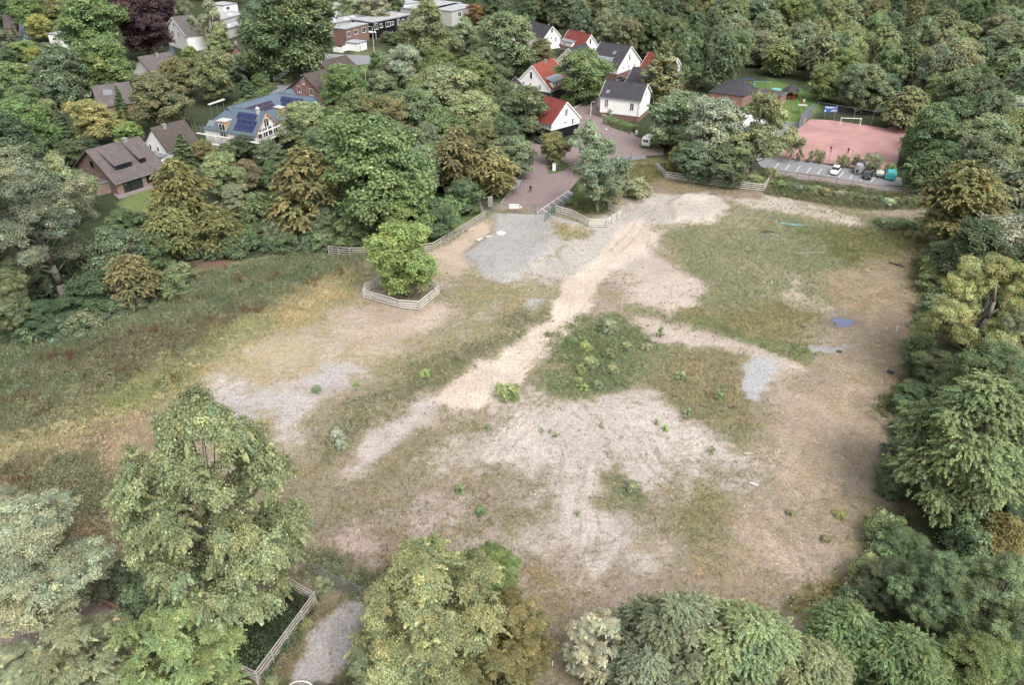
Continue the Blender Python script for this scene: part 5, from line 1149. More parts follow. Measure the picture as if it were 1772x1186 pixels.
flatbox('row_house_block', 'grey flat roof left of the very large oak', (360, 28), (382, 34), (432, 20), 4.2, 'offwhite', 'lightroof', domes=[(.3, .5), (.6, .4)])
flatbox('row_house_block', 'second grey flat roof behind the silvery poplar', (366, 48), (385, 52), (430, 38), 3.6, 'offwhite', 'lightroof', domes=[(.5, .5)])
flatbox('row_house_block', 'white low house with dark window at the upper garden edge', (372, 4), (386, 9), (410, 5), 5, 'white', 'lightroof', [(.3, 3.6, 2, 1.4)])
flatbox('row_house_block', 'brick house piece at the top edge right of the dark tree', (862, 2), (869, 10), (884, 8), 6.0, 'brick', 'lightroof', [(.5, 4, 1.5, 1.5)])
gx = flatbox('garage', 'small white flat-roofed garage beside the street', (604, 70), (619, 74.5), (634, 70), 2.9, 'white', 'lightroof', [], cat='garage')
window(gx, (0, 0, 0), (1, 0, 0), (0, -1, 0), .1, .1) if False else None
dr = MB(); dr.box(.6, 1.6, -.06, .0, 0, 2.0); dr.build('door', M['offwhite'], gx)
flatbox('modern_house', 'small white cube house with slanted roof among the gardens', (86, 52), (82, 57.5), (117, 61), 5.2, 'white', 'lightroof', [(.3, 3.4, 2.2, 1.0), (.8, 3.2, 1.8, 2.4)], cat='house')
house('villa', 'white villa with grey roof at the left edge', gable_front((40, 124), (60, 123), (50, 112), 6.0, (20, 106)), roof='roofgrey', wins=[WD('F', -.4, 4.6, 1, 1.6), WD('F', .4, 4.6, 1, 1.6), WD('F', -.4, 1.6, 1, 1.6), WD('F', .4, 1.6, 1, 1.6)])
house('chalet', 'dark-gabled chalet with brown roof and white ground floor', gable_front((228, 116), (270, 131), (240, 99), 3.3, (290, 91)), wall='white', roof='roofgrey', wins=[WD('F', .35, 1.8, 1.4, 1.6)], ov=1.0, barge='black', chim=[(.1, .55, .8, .6)])
house('brick_house', 'low grey-roofed house with white-rimmed skylight beside the spruce', eave_front((172, 184), (234, 176), (190, 150), 3.0, w=14), wall='brick', roof='roofgrey', sky=[('L', .65, .6, 2.2, 2.2)], barge='roofgrey', base=None)
house('brick_house', 'brown-roofed house in the top left corner', eave_front((8, 47), (27, 46), (9, 26), 3.5, w=9), wall='brick', roof='roofbrown', barge='roofbrown')
house('villa', 'white villa with balconies beside the copper beech', gable_front((286, 50), (322, 62), (299, 30), 5.5, (330, 26)), roof='roofgrey', wins=[WD('F', -.3, 5.2, 1.6, 1.6), WD('F', .3, 5.2, 1.6, 1.6), WD('F', 0, 8, 1.4, 1.5), WD('F', -.3, 2, 2, 1.8)])
fr = gable_front((399, 92), (421, 91), (409, 79), 3.4, (397, 76)); house('brick_house', 'small reddish-roofed brick house with chimney', fr, wall='brick', roof='roofbrown', wins=[WD('F', .3, 2.6, 1.2, 1.4)], chim=[(0, .4, 1.0, 1.0)], barge='roofbrown')
# brick house with two dormers, at the left
fr = eave_front((199, 315.5), (283, 290), (152, 261), 2.9)
nh = house('brick_house', 'mottled brick house with wide grey-brown roof and two dark dormers', fr, wall='brickmix', roof='roofgrey', ov=.5, barge='roofgrey',
      wins=[WD('L', .80, 1.2, 1.6, 2.2, frame='black'), WD('L', .62, 1.3, 3.0, 2.3, frame='black'), WD('L', .3, 1.5, 2.2, 1.5, frame='black'), WD('B', 0, 5.2, 1.4, 1.3, frame='black'), WD('B', -.45, 1.6, 1.2, 1.3, frame='black')],
      dormers=[dict(s='L', y=(.50, .84), zb=3.8, zt=5.5, x=.74, wall='darkgrey', roof='roofgrey', zr=8.0, frame='black', wins=[(.3, 4.75, 1.6, 1.1), (.7, 4.75, 1.6, 1.1)]), dict(s='L', y=(.22, .34), zb=3.9, zt=5.5, x=.74, wall='darkgrey', roof='roofgrey', zr=8.2, frame='black', wins=[(.5, 4.7, 1.2, 1.2)])],
      chim=[(-.05, .28, .9, .7)])
fl = flatbox('garden_annex', 'low grey-roofed annex joined to the brick house gable', (140, 296), (163, 318), (188, 312), 2.7, 'brickmix', 'roofgrey', [], cat='annex')
mb = MB(); mb.prism([G(*q)[:2] for q in [(196, 336), (288, 306), (293, 316), (206, 345)]], .0, .12); tag(mb.build('terrace', M['paverpink']), 'paved terrace in front of the brick house', 'terrace', kind='structure')
# potted plants on the terrace
for q, l in (((201, 334), 'terracotta pot beside the terrace door'), ((212, 335), 'terracotta pot with a young palm on the terrace')):
    x, y, _ = G(*q); r = thing('plant_pot', l, 'plant pot', (x, y, .12)); b = MB(); b.bar((0, 0, 0), (0, 0, .8), .28, 12, .42); b.bar((0, 0, .8), (0, 0, .86), .47, 12); b.build('pot', M['terracotta'], r, True)
put_tree(G(213, 333)[0], G(213, 333)[1], 2.6, 2.2, 'shrub', 'bg', '', 'young green palm-like plant standing in a terrace pot', z0=.9)
house('gable_house', 'white gable house with grey roof behind the green cypress', gable_front((250, 248), (291, 262), (265.5, 222.7), 3.6, (315, 208)), roof='roofbrown', wins=[WD('F', -.5, 3.3, .9, 1.3), WD('F', .15, 3.3, .9, 1.3)], chim=[(.1, .35, .8, .4)], barge='darkgrey')
flatbox('annex', 'pale conservatory annex between white gable house and brick house', (270, 262), (278, 272), (296, 264), 2.6, 'white', 'zinc', [], cat='annex')
# twin brick gables
tw = gable_front((499.5, 153.5), (562, 168), (524.4, 129.5), 3.6, (568, 113))
house('brick_house', 'pink brick gable house with brown roof and white windows', tw, wall='brickpink', roof='roofbrown', ov=.45, barge='darkgrey', wins=[WD('F', -.1, 7.2, 1.0, 2.6), WD('F', -.38, 4.2, 1.5, 1.9), WD('F', .28, 4.2, 1.5, 1.9)], sky=[('R', .4, .4, 1, 1.3)])
house('brick_house', 'second pink brick gable house with solar tubes on its brown roof', gable_front((533, 122), (578, 131), (550, 107.5), 4.0, (592, 96)), wall='brickpink', roof='roofbrown', ov=.45, barge='darkgrey', wins=[WD('F', .05, 7.0, 1.2, 1.6)], sky=[('R', .45, .55, .8, 1.3), ('R', .58, .55, .8, 1.3)])
# blue-roofed house under scaffolding: a wing to the left, one to the right and the body between
bl = thing('apartment_house', 'large blue-grey slate-roofed house with solar panels inside scaffolding', 'house')
def wing(fr, label, **kw):
    o = house('tmp', label, fr, **kw, wall='white', roof='roofblue', ov=.35, barge='roofblue', gutters=False); return o
def adopt(tmp, root):
    mw_ = Matrix.Translation(Vector(tmp.location)) @ Matrix.Rotation(tmp.rotation_euler.z, 4, 'Z')
    for ch in list(tmp.children): ch.parent = root; ch.matrix_local = mw_
    bpy.data.objects.remove(tmp)
w1 = eave_front((353, 221), (441, 235), (395.7, 186.8), 5.4, w=9.0); w1['hr'] = 9.7
u1 = Vector((math.cos(w1['ang']), math.sin(w1['ang']))); v1 = Vector((-u1.y, u1.x)); r3 = Vector(G(482, 161.5, 9.7)[:2])-v1*11.0
w3 = dict(loc=(r3.x, r3.y, 0), ang=w1['ang'], w=9.0, L=11.0, he=5.4, hr=9.7)
t1 = wing(w1, 'w1', hipend=5.0); W1h = w1['w']/2
def panels(root, fr, y0, y1, t0, t1_, m_, side=-1):
    W = fr['w']/2; sl_ = (fr['hr']-fr['he'])/W; n = Vector((side*sl_, 0, 1)).normalized()
    def pt(y, t_, d): return Vector((side*W*(1-t_), y*fr['L'], fr['he']+(fr['hr']-fr['he'])*t_+.22))+n*d
    mb = MB(); mb.add([pt(y, t_, d) for d in (.02, .12) for y, t_ in ((y0, t0), (y1, t0), (y1, t1_), (y0, t1_))], [(0, 3, 2, 1), (4, 5, 6, 7), (0, 1, 5, 4), (1, 2, 6, 5), (2, 3, 7, 6), (3, 0, 4, 7)])
    return mb.build('solar_panel', M[m_], root)
panels(t1, w1, .05, .42, .07, .55, 'solar'); panels(t1, w1, .10, .46, .57, .84, 'solar')
t3 = wing(w3, 'w3'); panels(t3, w3, .20, .80, .20, .60, 'solar'); panels(t3, w3, .25, .86, .61, .85, 'solar')
for yy, tt in ((.86, .2), (.92, .2)):
    s_l = (w1['hr']-w1['he'])/W1h; window(t1, (-W1h*(1-tt), yy*w1['L'], w1['he']+(w1['hr']-w1['he'])*tt+.26), (0, 1, 0), (-s_l, 0, 1), 1.0, 1.5, frame='zinc', pane='glasslight', mull=False, nm='skylight')
db = MB(); db.box(-W1h-.05, -W1h*.2, w1['L']*.54, w1['L']*.70, 3.6, 7.6); do = db.build('dormer', M['osb'], t1)
lb = MB(); lb.box(-W1h-.3, -W1h*.2, w1['L']*.53, w1['L']*.71, 7.603, 7.8); lb.build('dormer_roof', M['offwhite'], do)
window(do, (-W1h-.05, w1['L']*.62, 5.5), (0, 1, 0), (-1, 0, 0), 1.9, 3.2)
# gable of the left wing: open floors behind balconies
for z_ in (1.0, 3.9):
    g_ = MB(); g_.box(-W1h*.9, W1h*.9, -1.6, 0-.02, z_+.0, z_+.18); g_.build('balcony', M['offwhite'], t1)
    for x_ in (-.6, -.2, .2, .6): window(t1, (x_*W1h, 0, z_+1.3), (1, 0, 0), (0, -1, 0), 1.5, 2.1)
window(t1, (0, 0, 7.3), (1, 0, 0), (0, -1, 0), 1.6, 1.9)
vb = MB()
for s in (-1, 1): vb.beam((0, -.45, w1['hr']-.1), (s*W1h*.95, -.45, w1['he']+.0), .4, .22)
vb.build('timber_verge', M['osb'], t1)
cb = MB(); cb.box(-.8, -.1, 1.2, 1.9, w1['hr']-.6, w1['hr']+.9); cb.bar((-.45, 1.55, w1['hr']+.9), (-.45, 1.55, w1['hr']+1.3), .6, 8, .15); cb.build('chimney', M['offwhite'], t1)
w2 = dict(w1); a = Vector(G(396, 186.8, 9.7)[:2]); b = Vector(G(502, 155.5, 9.7)[:2]); v = (a-b); Lw = v.length; v.normalize(); u = Vector((v.y, -v.x)); u = -u if u.y < 0 else u
w2 = dict(loc=(b.x, b.y, 0), ang=math.atan2(u.y, u.x), w=11.0, L=Lw, he=5.2, hr=9.75); t2 = wing(w2, 'w2')
panels(t2, w2, .40, .88, .45, .78, 'solardk')
for yy in (.30, .25): window(t2, (-5.5*(1-.22), yy*Lw, 5.2+4.55*.22+.26), (0, 1, 0), (-.83, 0, 1), 1.0, 1.5, frame='zinc', pane='glasslight', mull=False, nm='skylight')
db = MB(); db.box(-5.3, -2, Lw*.36, Lw*.44, 5.2, 7.7); do = db.build('dormer', M['osb'], t2); lb = MB(); lb.box(-5.5, -2, Lw*.35, Lw*.45, 7.703, 7.85); lb.build('dormer_roof', M['offwhite'], do)
for t_ in (t1, t2, t3): adopt(t_, bl)
# scaffolding round the left wing
sc = thing('scaffolding', 'steel scaffolding with pale planks around the blue-roofed house', 'scaffolding')
def wpt(fr, x, y, z): return Vector(fr['loc'])+Vector((math.cos(fr['ang'])*x-math.sin(fr['ang'])*y, math.sin(fr['ang'])*x+math.cos(fr['ang'])*y, z))
pol = MB(); plk = MB(); Lq = w1['L']
for y in np.arange(-2.6, Lq+2, 2.5):
    for x in (-W1h-1.6, -W1h-.7): pol.bar(wpt(w1, x, y, 0), wpt(w1, x, y, 6.6), .05, 5)
for x in np.arange(-W1h, W1h+2, 2.5):
    for y in (-2.6, -1.7): pol.bar(wpt(w1, x, y, 0), wpt(w1, x, y, 9.2 if abs(x) < 3.2 else 7.4), .05, 5)
for z in (2.2, 4.3): plk.beam(wpt(w1, -W1h-1.15, -2.6, z), wpt(w1, -W1h-1.15, Lq+1.5, z), .8, .08)
for z in (2.2, 4.3, 6.4): plk.beam(wpt(w1, -W1h-1, -2.15, z), wpt(w1, W1h+1.6, -2.15, z), .8, .1)
for z in (5.3, 6.0): pol.bar(wpt(w1, -W1h-1.6, -2.6, z), wpt(w1, -W1h-1.6, Lq+1.5, z), .04, 5)
for z in (5.3, 7.4): pol.bar(wpt(w1, -W1h-1, -2.6, z), wpt(w1, W1h+1.6, -2.6, z), .04, 5)
ux, uy = 1.5, Lq+1.2
for dx in (0, 2.2, 4.4): pol.bar(wpt(w1, dx, uy, 4), wpt(w1, dx, uy, 9.8), .05, 5)
plk.beam(wpt(w1, -.4, uy, 9.8), wpt(w1, 5, uy, 9.8), .5, .25)
pol.build('pole', M['steel'], sc); plk.build('plank', M['woodpale'], sc)
# kindergarten
A0, B0, C0 = (Vector(G(*q, 3.2)) for q in ((1224.6, 158.5), (1288, 166.5), (1314, 154.5))); D0 = A0+C0-B0
kg = thing('kindergarten', 'low brick kindergarten with dark hipped roof behind the silvery tree', 'building')
ctr = (A0+C0)/2; R1 = Vector(G(1241, 144.5, 6.3)); R2 = Vector(G(1272, 144, 6.3))
mid_ = (R1+R2)/2; R1 = ctr+(R1-mid_); R2 = ctr+(R2-mid_); R1.z = R2.z = 6.3
mb = MB(); mb.add([A0, B0, C0, D0, R1, R2], [(0, 1, 5, 4), (1, 2, 5), (2, 3, 4, 5), (3, 0, 4), (3, 2, 1, 0)]); mb.build('roof', M['roofdark'], kg)
def inset(q, k_): return ctr+(q-ctr)*k_
mb = MB(); q4 = [inset(q, .93) for q in (A0, B0, C0, D0)]; mb.add([(q.x, q.y, z) for z in (-.2, 3.15) for q in q4], [(3, 2, 1, 0), (4, 5, 6, 7), (0, 1, 5, 4), (1, 2, 6, 5), (2, 3, 7, 6), (3, 0, 4, 7)]); mb.build('wall', M['brickpink'], kg)
flatbox('kindergarten_annex', 'flat-roofed pink brick annex with white panel beside the sand pit', (1318, 152), (1312.6, 157.5), (1352, 164.5), 3.4, 'brickpink', 'roofbrown', [], cat='building')
nb = flatbox('pavilion', 'large white-roofed hall hidden behind the silvery tree', (1222, 180), (1306, 238), (1346, 206), 4.2, 'white', 'white', [], cat='building')
# garden gazebo, swings, posts
gz = thing('gazebo', 'small dark hexagonal garden gazebo on the kindergarten lawn', 'gazebo', P(1366, 169)); pts = [(2.3*math.cos(math.pi*i/3), 2.3*math.sin(math.pi*i/3)) for i in range(6)]
mb = MB(); mb.add([(x*1.15, y*1.15, 2.3) for x, y in pts]+[(0, 0, 3.9)]+[(x*1.15, y*1.15, 2.18) for x, y in pts], [(i, (i+1) % 6, 6) for i in range(6)]+[(7+(i+1) % 6, 7+i, i, (i+1) % 6)[::-1] for i in range(6)]+[tuple(range(7, 13))[::-1]]); mb.build('roof', M['darkgrey'], gz)
for x, y in pts: b = MB(); b.bar((x, y, 0), (x, y, 2.2), .09); b.build('post', M['woodbrown'], gz)
b = MB()
for i in range(5): b.beam((*pts[i], .5), (*pts[i+1], .5), .05, .9)
b.build('balustrade', M['woodbrown'], gz)
def swing(px, rz, label, m_, L=5):
    r = thing('swing_frame', label, 'swing', P(*px), rz); b = MB()
    for x in (-L/2, L/2):
        for y in (-.9, .9): b.bar((x, y, 0), (x, 0, 2.4), .07)
    b.bar((-L/2, 0, 2.4), (L/2, 0, 2.4), .07); b.build('frame', M[m_], r); s = MB()
    for x in (-L/5, L/5): s.bar((x-.2, 0, 2.4), (x-.2, 0, .6), .015, 4); s.bar((x+.2, 0, 2.4), (x+.2, 0, .6), .015, 4); s.box(x-.25, x+.25, -.1, .1, .55, .6)
    s.build('seat', M['black'], r)
swing((1318, 155), -.15, 'turquoise swing frame on the lawn beside the gazebo', 'turq', 5); swing((1289, 150), -.2, 'blue swing frame behind the kindergarten roof', 'blue', 4.5)
r = thing('play_table', 'round turquoise play disc in the sand pit', 'playground disc', P(1343, 160)); b = MB(); b.bar((0, 0, 0), (0, 0, 1.0), .15, 8); b.build('leg', M['steel'], r); b = MB(); b.bar((0, 0, 1.0), (0, 0, 1.12), 1.5, 20, 1.3); b.build('disc', M['turq'], r)
for q, l in (((1371.5, 173), 'red play post beside the gazebo'), ((1386, 181), 'red play post in the middle of the lawn')):
    r = thing('play_post', l, 'post', P(*q)); b = MB(); b.bar((0, 0, 0), (0, 0, 1.6), .16, 8, .14); b.dome((0, 0, 1.6), .2, .2); b.build('post', M['red'], r)
r = thing('shelter_table', 'small grey-roofed stand on posts beside the tall sheet fence', 'stand', P(1386, 196)); b = MB()
for x in (-.7, .7):
    for y in (-.5, .5): b.bar((x, y, 0), (x*.8, y*.8, 2.2), .06)
b.build('leg', M['steel'], r); b = MB(); b.box(-1.2, 1.2, -.8, .8, 2.2, 2.38); b.build('roof', M['concretepale'], r)
r = thing('bucket', 'small white bucket on the kindergarten lawn edge', 'bucket', P(1391, 176)); b = MB(); b.bar((0, 0, 0), (0, 0, .6), .26, 10, .34); b.build('body', M['white'], r)
hut = flatbox('shed', 'pale wooden hut at the far corner of the red pitch', (1553, 197), (1551, 198), (1569.5, 199.5), 2.9, 'cream', 'lightroof', cat='shed')
# hedges: leafy blocks along a line
def hedge(px, w_, h_, tone, label, dens=170, name='hedge', cat='hedge'):
    rg = np.random.default_rng(int(px[0][0]*3+px[0][1])); Ps = []; Ns = []
    for a, b in zip(px, px[1:]):
        a = Vector(P(*a)); b = Vector(P(*b)); d = (b-a); L = d.length; n = int(L*(w_+2*h_)*dens/2); d.normalize(); s_ = Vector((-d.y, d.x, 0))
        t = rg.random(n)*L; k = rg.random(n)*(w_+2*h_); off = np.where(k < h_, -w_/2, np.where(k > w_+h_, w_/2, k-h_-w_/2)); z = np.where(k < h_, k, np.where(k > w_+h_, w_+2*h_-k, h_))
        nrm = np.stack([np.where(k < h_, -1, np.where(k > w_+h_, 1, 0)), np.where((k >= h_) & (k <= w_+h_), 1, .3)], 1)
        wob = .12*np.sin(t*1.7)+rg.normal(size=n)*.07
        base = np.array(a)+np.outer(t, np.array(d))+np.outer(off*(1+wob), np.array(s_)); base[:, 2] += z*(1+wob*.6)
        Ps.append(base); Ns.append(np.outer(nrm[:, 0], np.array(s_))+np.outer(nrm[:, 1], [0, 0, 1])+rg.normal(size=(n, 3))*.5)
    Pa = np.concatenate(Ps); n = len(Pa); c = (rg.uniform(.7, 1.25, n)*(.85+.3*vn(Pa[:, 0]*1.2, Pa[:, 1]*1.2)))[:, None]*np.ones((1, 3))
    V, F, C = leafquads(Pa, np.concatenate(Ns), rg.uniform(.10, .18, n), rg.uniform(.07, .12, n), c)
    o = link(name, fastmesh(name, V, F, M['leaf'], C)); o.color = (*(lin(np.array(TONE[tone], float)*DESAT+np.mean(TONE[tone])*(1-DESAT)+LIFT)*LEAFK), 1); tag(o, label, cat); return o
hedge([(469, 126), (486, 117.5)], 2.4, 1.6, 'yl', 'bright yellow clipped hedge beside the street', 120)
hedge([(412, 190), (445, 172), (474, 152)], 2.4, 1.6, 'md', 'green hedge along the lane above the blue roof', 110)
hedge([(487, 148), (514, 136)], 2.2, 1.5, 'lt', 'light green hedge in front of the brick gable', 110)
hedge([(975, 178), (1000, 182), (1020, 171), (1037, 160)], 3.6, 2.3, 'md', 'thick green hedge between lane and orange-roofed house', 120)
hedge([(1050, 212), (1075, 222), (1098, 230)], 2.6, 1.6, 'md', 'green hedge below the dark-roofed white house', 110)
hedge([(935, 168), (945, 166)], 2, 1.4, 'yl', 'yellow-green hedge below the orange-roofed gable', 110)
hedge([(1190, 140), (1222, 148), (1212, 156)], 3, 1.3, 'lt', 'light green garden hedge behind the kindergarten', 90)
hedge([(1112, 252), (1124, 256), (1138, 254)], 2.5, .4, 'md', 'low green verge planting beside the caravan', 90)
hedge([(430, 232), (470, 250), (520, 258)], 3.5, 1.8, 'dk', 'dark hedge below the scaffolding', 90)
hedge([(985, 362), (1000, 350), (1003, 342)], 2.0, 1.2, 'md', 'green shrub strip behind the green mesh fence', 110)
hedge([(395, 1160), (440, 1100), (490, 1050)], 7.5, .5, 'gk', 'dark ivy-like ground shrubs inside the rail enclosure', 60, 'ground_shrub', 'shrubbery')
hedge([(385, 1150), (440, 1170)], 3.5, .45, 'gk', 'dark ground shrubs in the near corner of the enclosure', 60, 'ground_shrub', 'shrubbery')
# ------------------------------------------------------------ fences
def resamp(px, step):
    pts = [Vector(P(*q)) for q in px]; out = []
    for a, b in zip(pts, pts[1:]):
        n = max(1, round((b-a).length/step))
        for i in range(n): out.append(a.lerp(b, i/n))
    out.append(pts[-1]); 
    for q in out: q.z = terr(q.x, q.y)
    return out
def rail_fence(px, label, m_='wood', n=4, top=1.55, step=2.6, wide=.17):
    pts = resamp(px, step); r = thing('rail_fence', label, 'fence', tuple(pts[0])); o = pts[0]; rnd = random.Random(int(px[0][0]))
    for q in pts:
        b = MB(); q_ = q-o; b.bar(q_+Vector((0, 0, -.3)), q_+Vector((rnd.uniform(-.08, .08), rnd.uniform(-.08, .08), top+rnd.uniform(.04, .16))), .085, 7); b.build('post', M['wood'], r)
    for i in range(n):
        z = .28+(top-.28)*i/(n-1)
        for a, b_ in zip(pts, pts[1:]):
            pass
        b = MB(); hj = [rnd.uniform(-.045, .045) for _ in pts]
        for k_, (a, c) in enumerate(zip(pts, pts[1:])):
            d = (c-a).normalized(); s_ = Vector((-d.y, d.x, 0))*.1; b.beam(a-o+s_+Vector((0, 0, z+hj[k_]))-d*.08, c-o+s_+Vector((0, 0, z+hj[k_+1]))+d*.08, .07, wide)
        b.build('rail', M[m_], r)
    return r
rail_fence([(629, 516), (691, 535), (726, 538), (761, 510), (744, 492), (665, 490), (632, 505), (629, 516)], 'grey rail fence ringing the bright green maple', 'woodpale')
rail_fence([(569, 440), (605, 443.5), (656, 441.5), (700, 440), (750, 435), (800, 404), (839, 380), (831, 363), (808, 360)], 'long grey rail fence curving between thicket and field')
rail_fence([(960.5, 369), (985, 375), (1018, 393), (1049, 394), (1076, 375), (1053, 362)], 'white-topped rail fence around the tree beside the plaza', 'woodpale')
rail_fence([(1135, 294), (1151, 309), (1200, 317), (1260, 325), (1321, 332), (1338, 306)], 'long pale rail fence below the trees beside the car park', 'woodpale')
rail_fence([(392, 1088), (372, 1148), (447, 1186), (500, 1113), (549, 1046), (505, 1020)], 'angular grey rail fence around the large pale tree')
def wire_fence(name, px, top, step, label, m_='steel', r_=.05, wires=6, mesh=None, z_from_top=False, cat='fence', toprail=True):
    if z_from_top:
        pts = [Vector(G(*q, top)) for q in px]; pts = [Vector((q.x, q.y, terr(q.x, q.y))) for q in pts]; out = []
        for a, b in zip(pts, pts[1:]):
            n = max(1, round((b-a).length/step)); out += [a.lerp(b, i/n) for i in range(n)]
        pts = out+[pts[-1]]
    else: pts = resamp(px, step)
    o = pts[0]; r = thing(name, label, cat, tuple(o)); 
    for q in pts: b = MB(); b.bar(q-o+Vector((0, 0, -.2)), q-o+Vector((0, 0, top)), r_, 6); b.build('post', M[m_], r)
    b = MB()
    for a, c in zip(pts, pts[1:]):
        for i in range(wires): z = top*(i+.5)/wires; b.bar(a-o+Vector((0, 0, z)), c-o+Vector((0, 0, z)), .012 if wires > 3 else .02, 3)
        if toprail: b.bar(a-o+Vector((0, 0, top-.04)), c-o+Vector((0, 0, top-.04)), .035, 5)
        if mesh:
            L = (c-a).length; n = int(L/mesh)
            for i in range(1, n): q = a.lerp(c, i/n); b.bar(q-o+Vector((0, 0, .1)), q-o+Vector((0, 0, top-.05)), .012, 3)
    b.build('wire_mesh', M[m_], r); return r, pts
wire_fence('pitch_fence', [(1411, 201), (1443, 207), (1475, 213), (1507, 217.5), (1538, 219.5)], 4.0, 3.6, 'tall galvanised post fence behind the upper goal', r_=.07, wires=8)
wire_fence('pitch_fence', [(1342, 271), (1372, 274), (1401, 279), (1433, 285), (1470, 288), (1510, 292), (1548, 298)], 4.0, 5.5, 'tall thin post fence between pitch and car park', r_=.05, wires=2, toprail=False)
wire_fence('railing', [(1338, 303), (1420, 315), (1500, 328), (1583, 340)], 1.25, 2.9, 'dark metal railing along the footpath edge', 'darkgrey', .035, wires=1)
wire_fence('mesh_fence', [(943, 384), (960, 371), (961, 368), (978, 355), (999, 338)], 1.5, 2.2, 'green mesh fence beside the parking strip', 'greenfence', .045, wires=9, mesh=.25)
wire_fence('post_fence', [(1076, 291), (1086, 282), (1092, 276)], 1.3, 1.6, 'short row of green posts on the weedy verge', 'greenfence', .06, wires=1, toprail=False)
wf, wpts = wire_fence('mesh_fence', [(541, 975), (560, 985), (578, 996), (620, 1014), (655, 1029), (700, 1045)], 2.0, 3.4, 'temporary steel mesh fence with a small orange sign', 'steel', .035, wires=10, mesh=.25, z_from_top=True)
def plate(name, label, px, z, w_, h_, m_, rz, cat='sign', text=None, tm='black', ts=.2, th=.03, par=None):
    x, y, _ = G(*px, z); r = thing(name, label, cat, (x, y, z), rz); b = MB(); b.box(-w_/2, w_/2, -th/2, th/2, -h_/2, h_/2); b.build('panel', M[m_], r)
    for (tx, tz, w2, h2, mm) in (text or ()):
        b = MB(); b.box(tx-w2/2, tx+w2/2, -th/2-.006, -th/2-.001, tz-h2/2, tz+h2/2); b.build('print', M[mm], r)
    return r
plate('site_sign', 'small orange sign with dark lines hung on the mesh fence', (632.5, 1026), 1.45, .42, .5, 'orange', RAD(-38), text=[(0, .08, .3, .05, 'darkgrey'), (0, -.02, .3, .05, 'darkgrey'), (0, -.12, .3, .05, 'darkgrey')])
gf, gpts = wire_fence('site_gate', [(823, 346), (852, 350), (879, 353), (903, 355), (925, 358), (934, 360)], 2.0, 3.4, 'row of steel mesh gate panels closing the site entrance', 'steel', .04, wires=8, mesh=.25, z_from_top=True, cat='gate')
plate('banner', 'white banner hung on the gate panels', (889.5, 357), 1.3, 2.1, 1.0, 'white', RAD(-6), cat='banner')
plate('site_sign', 'orange warning sign beside the white gate banner', (901.5, 358.5), 1.2, .7, .75, 'orange', RAD(-6), text=[(0, .05, .45, .3, 'white')])
plate('site_sign', 'white notice on black board at the fence corner', (819, 347.5), 1.7, 1.0, .8, 'white', RAD(4))
plate('notice_board', 'black notice board beside the white notice', (826, 348.5), 1.5, .7, 1.0, 'black', RAD(4), text=[(.1, .1, .25, .3, 'cream')])
# concrete pillar, cabinet, shelter
def cut_block(name, label, px, w_, d_, h_, m_, rz=0, cat='pillar', cap=None):
    r = thing(name, label, cat, P(*px), rz); b = MB(); b.box(-w_/2, w_/2, -d_/2, d_/2, -.1, h_); b.build('body', M[m_], r, bevel=.03); b = MB(); b.box(-w_/2-.05, w_/2+.05, -d_/2-.05, d_/2+.05, h_+.002, h_+.1); b.build('cap', M[cap or m_], r); return r
cut_block('concrete_pillar', 'weathered concrete pillar behind the gate panels', (848.5, 357), 1.0, .6, 1.9, 'grey', .1)
cut_block('switch_cabinet', 'white utility cabinet on the plaza island', (958.5, 296), .75, .5, 1.7, 'white', .1, 'cabinet', 'offwhite')
cut_block('low_wall_block', 'dark low planter beside the front red-roofed house', (936, 248), 3.2, 1.6, .7, 'darkgrey', -.6, 'planter')
sh = thing('bicycle_shelter', 'small open shelter with grey slanted roof beside the plaza', 'shelter', P(881, 334), -.25); b = MB(); b.add([(-2.4, -1.2, 2.1), (2.4, -1.2, 2.1), (2.4, 1.2, 2.6), (-2.4, 1.2, 2.6), (-2.4, -1.2, 2.2), (2.4, -1.2, 2.2), (2.4, 1.2, 2.7), (-2.4, 1.2, 2.7)], [(3, 2, 1, 0), (4, 5, 6, 7), (0, 1, 5, 4), (1, 2, 6, 5), (2, 3, 7, 6), (3, 0, 4, 7)]); b.build('roof', M['zinc'], sh)
for x in (-2.2, 2.2):
    for y in (-1, 1): b = MB(); b.bar((x, y, 0), (x, y, 2.2+(.3 if y > 0 else 0)), .05); b.build('post', M['steel'], sh)
r = thing('information_board', 'brown wooden board leaning beside the open shelter', 'board', P(865, 338), .5); b = MB(); b.box(-.9, .9, -.04, .04, .5, 2.0); b.build('panel', M['woodbrown'], r); b = MB(); b.bar((-.8, .05, 0), (-.8, .05, 2), .05); b.bar((.8, .05, 0), (.8, .05, 2), .05); b.build('post', M['wood'], r)
# plaza island kerb
b = MB(); isl = [(946, 287), (950, 282), (965, 279), (980, 282), (985, 287), (978, 294), (965, 299), (950, 301)]; b.prism([G(*q)[:2] for q in isl], 0, .16); o = b.build('traffic_island', M['leafground'] if 'leafground' in M else mat('island_turf', (92, 108, 62), .95, .3, 3)); tag(o, 'raised green island on the brick plaza', 'traffic island', kind='structure')
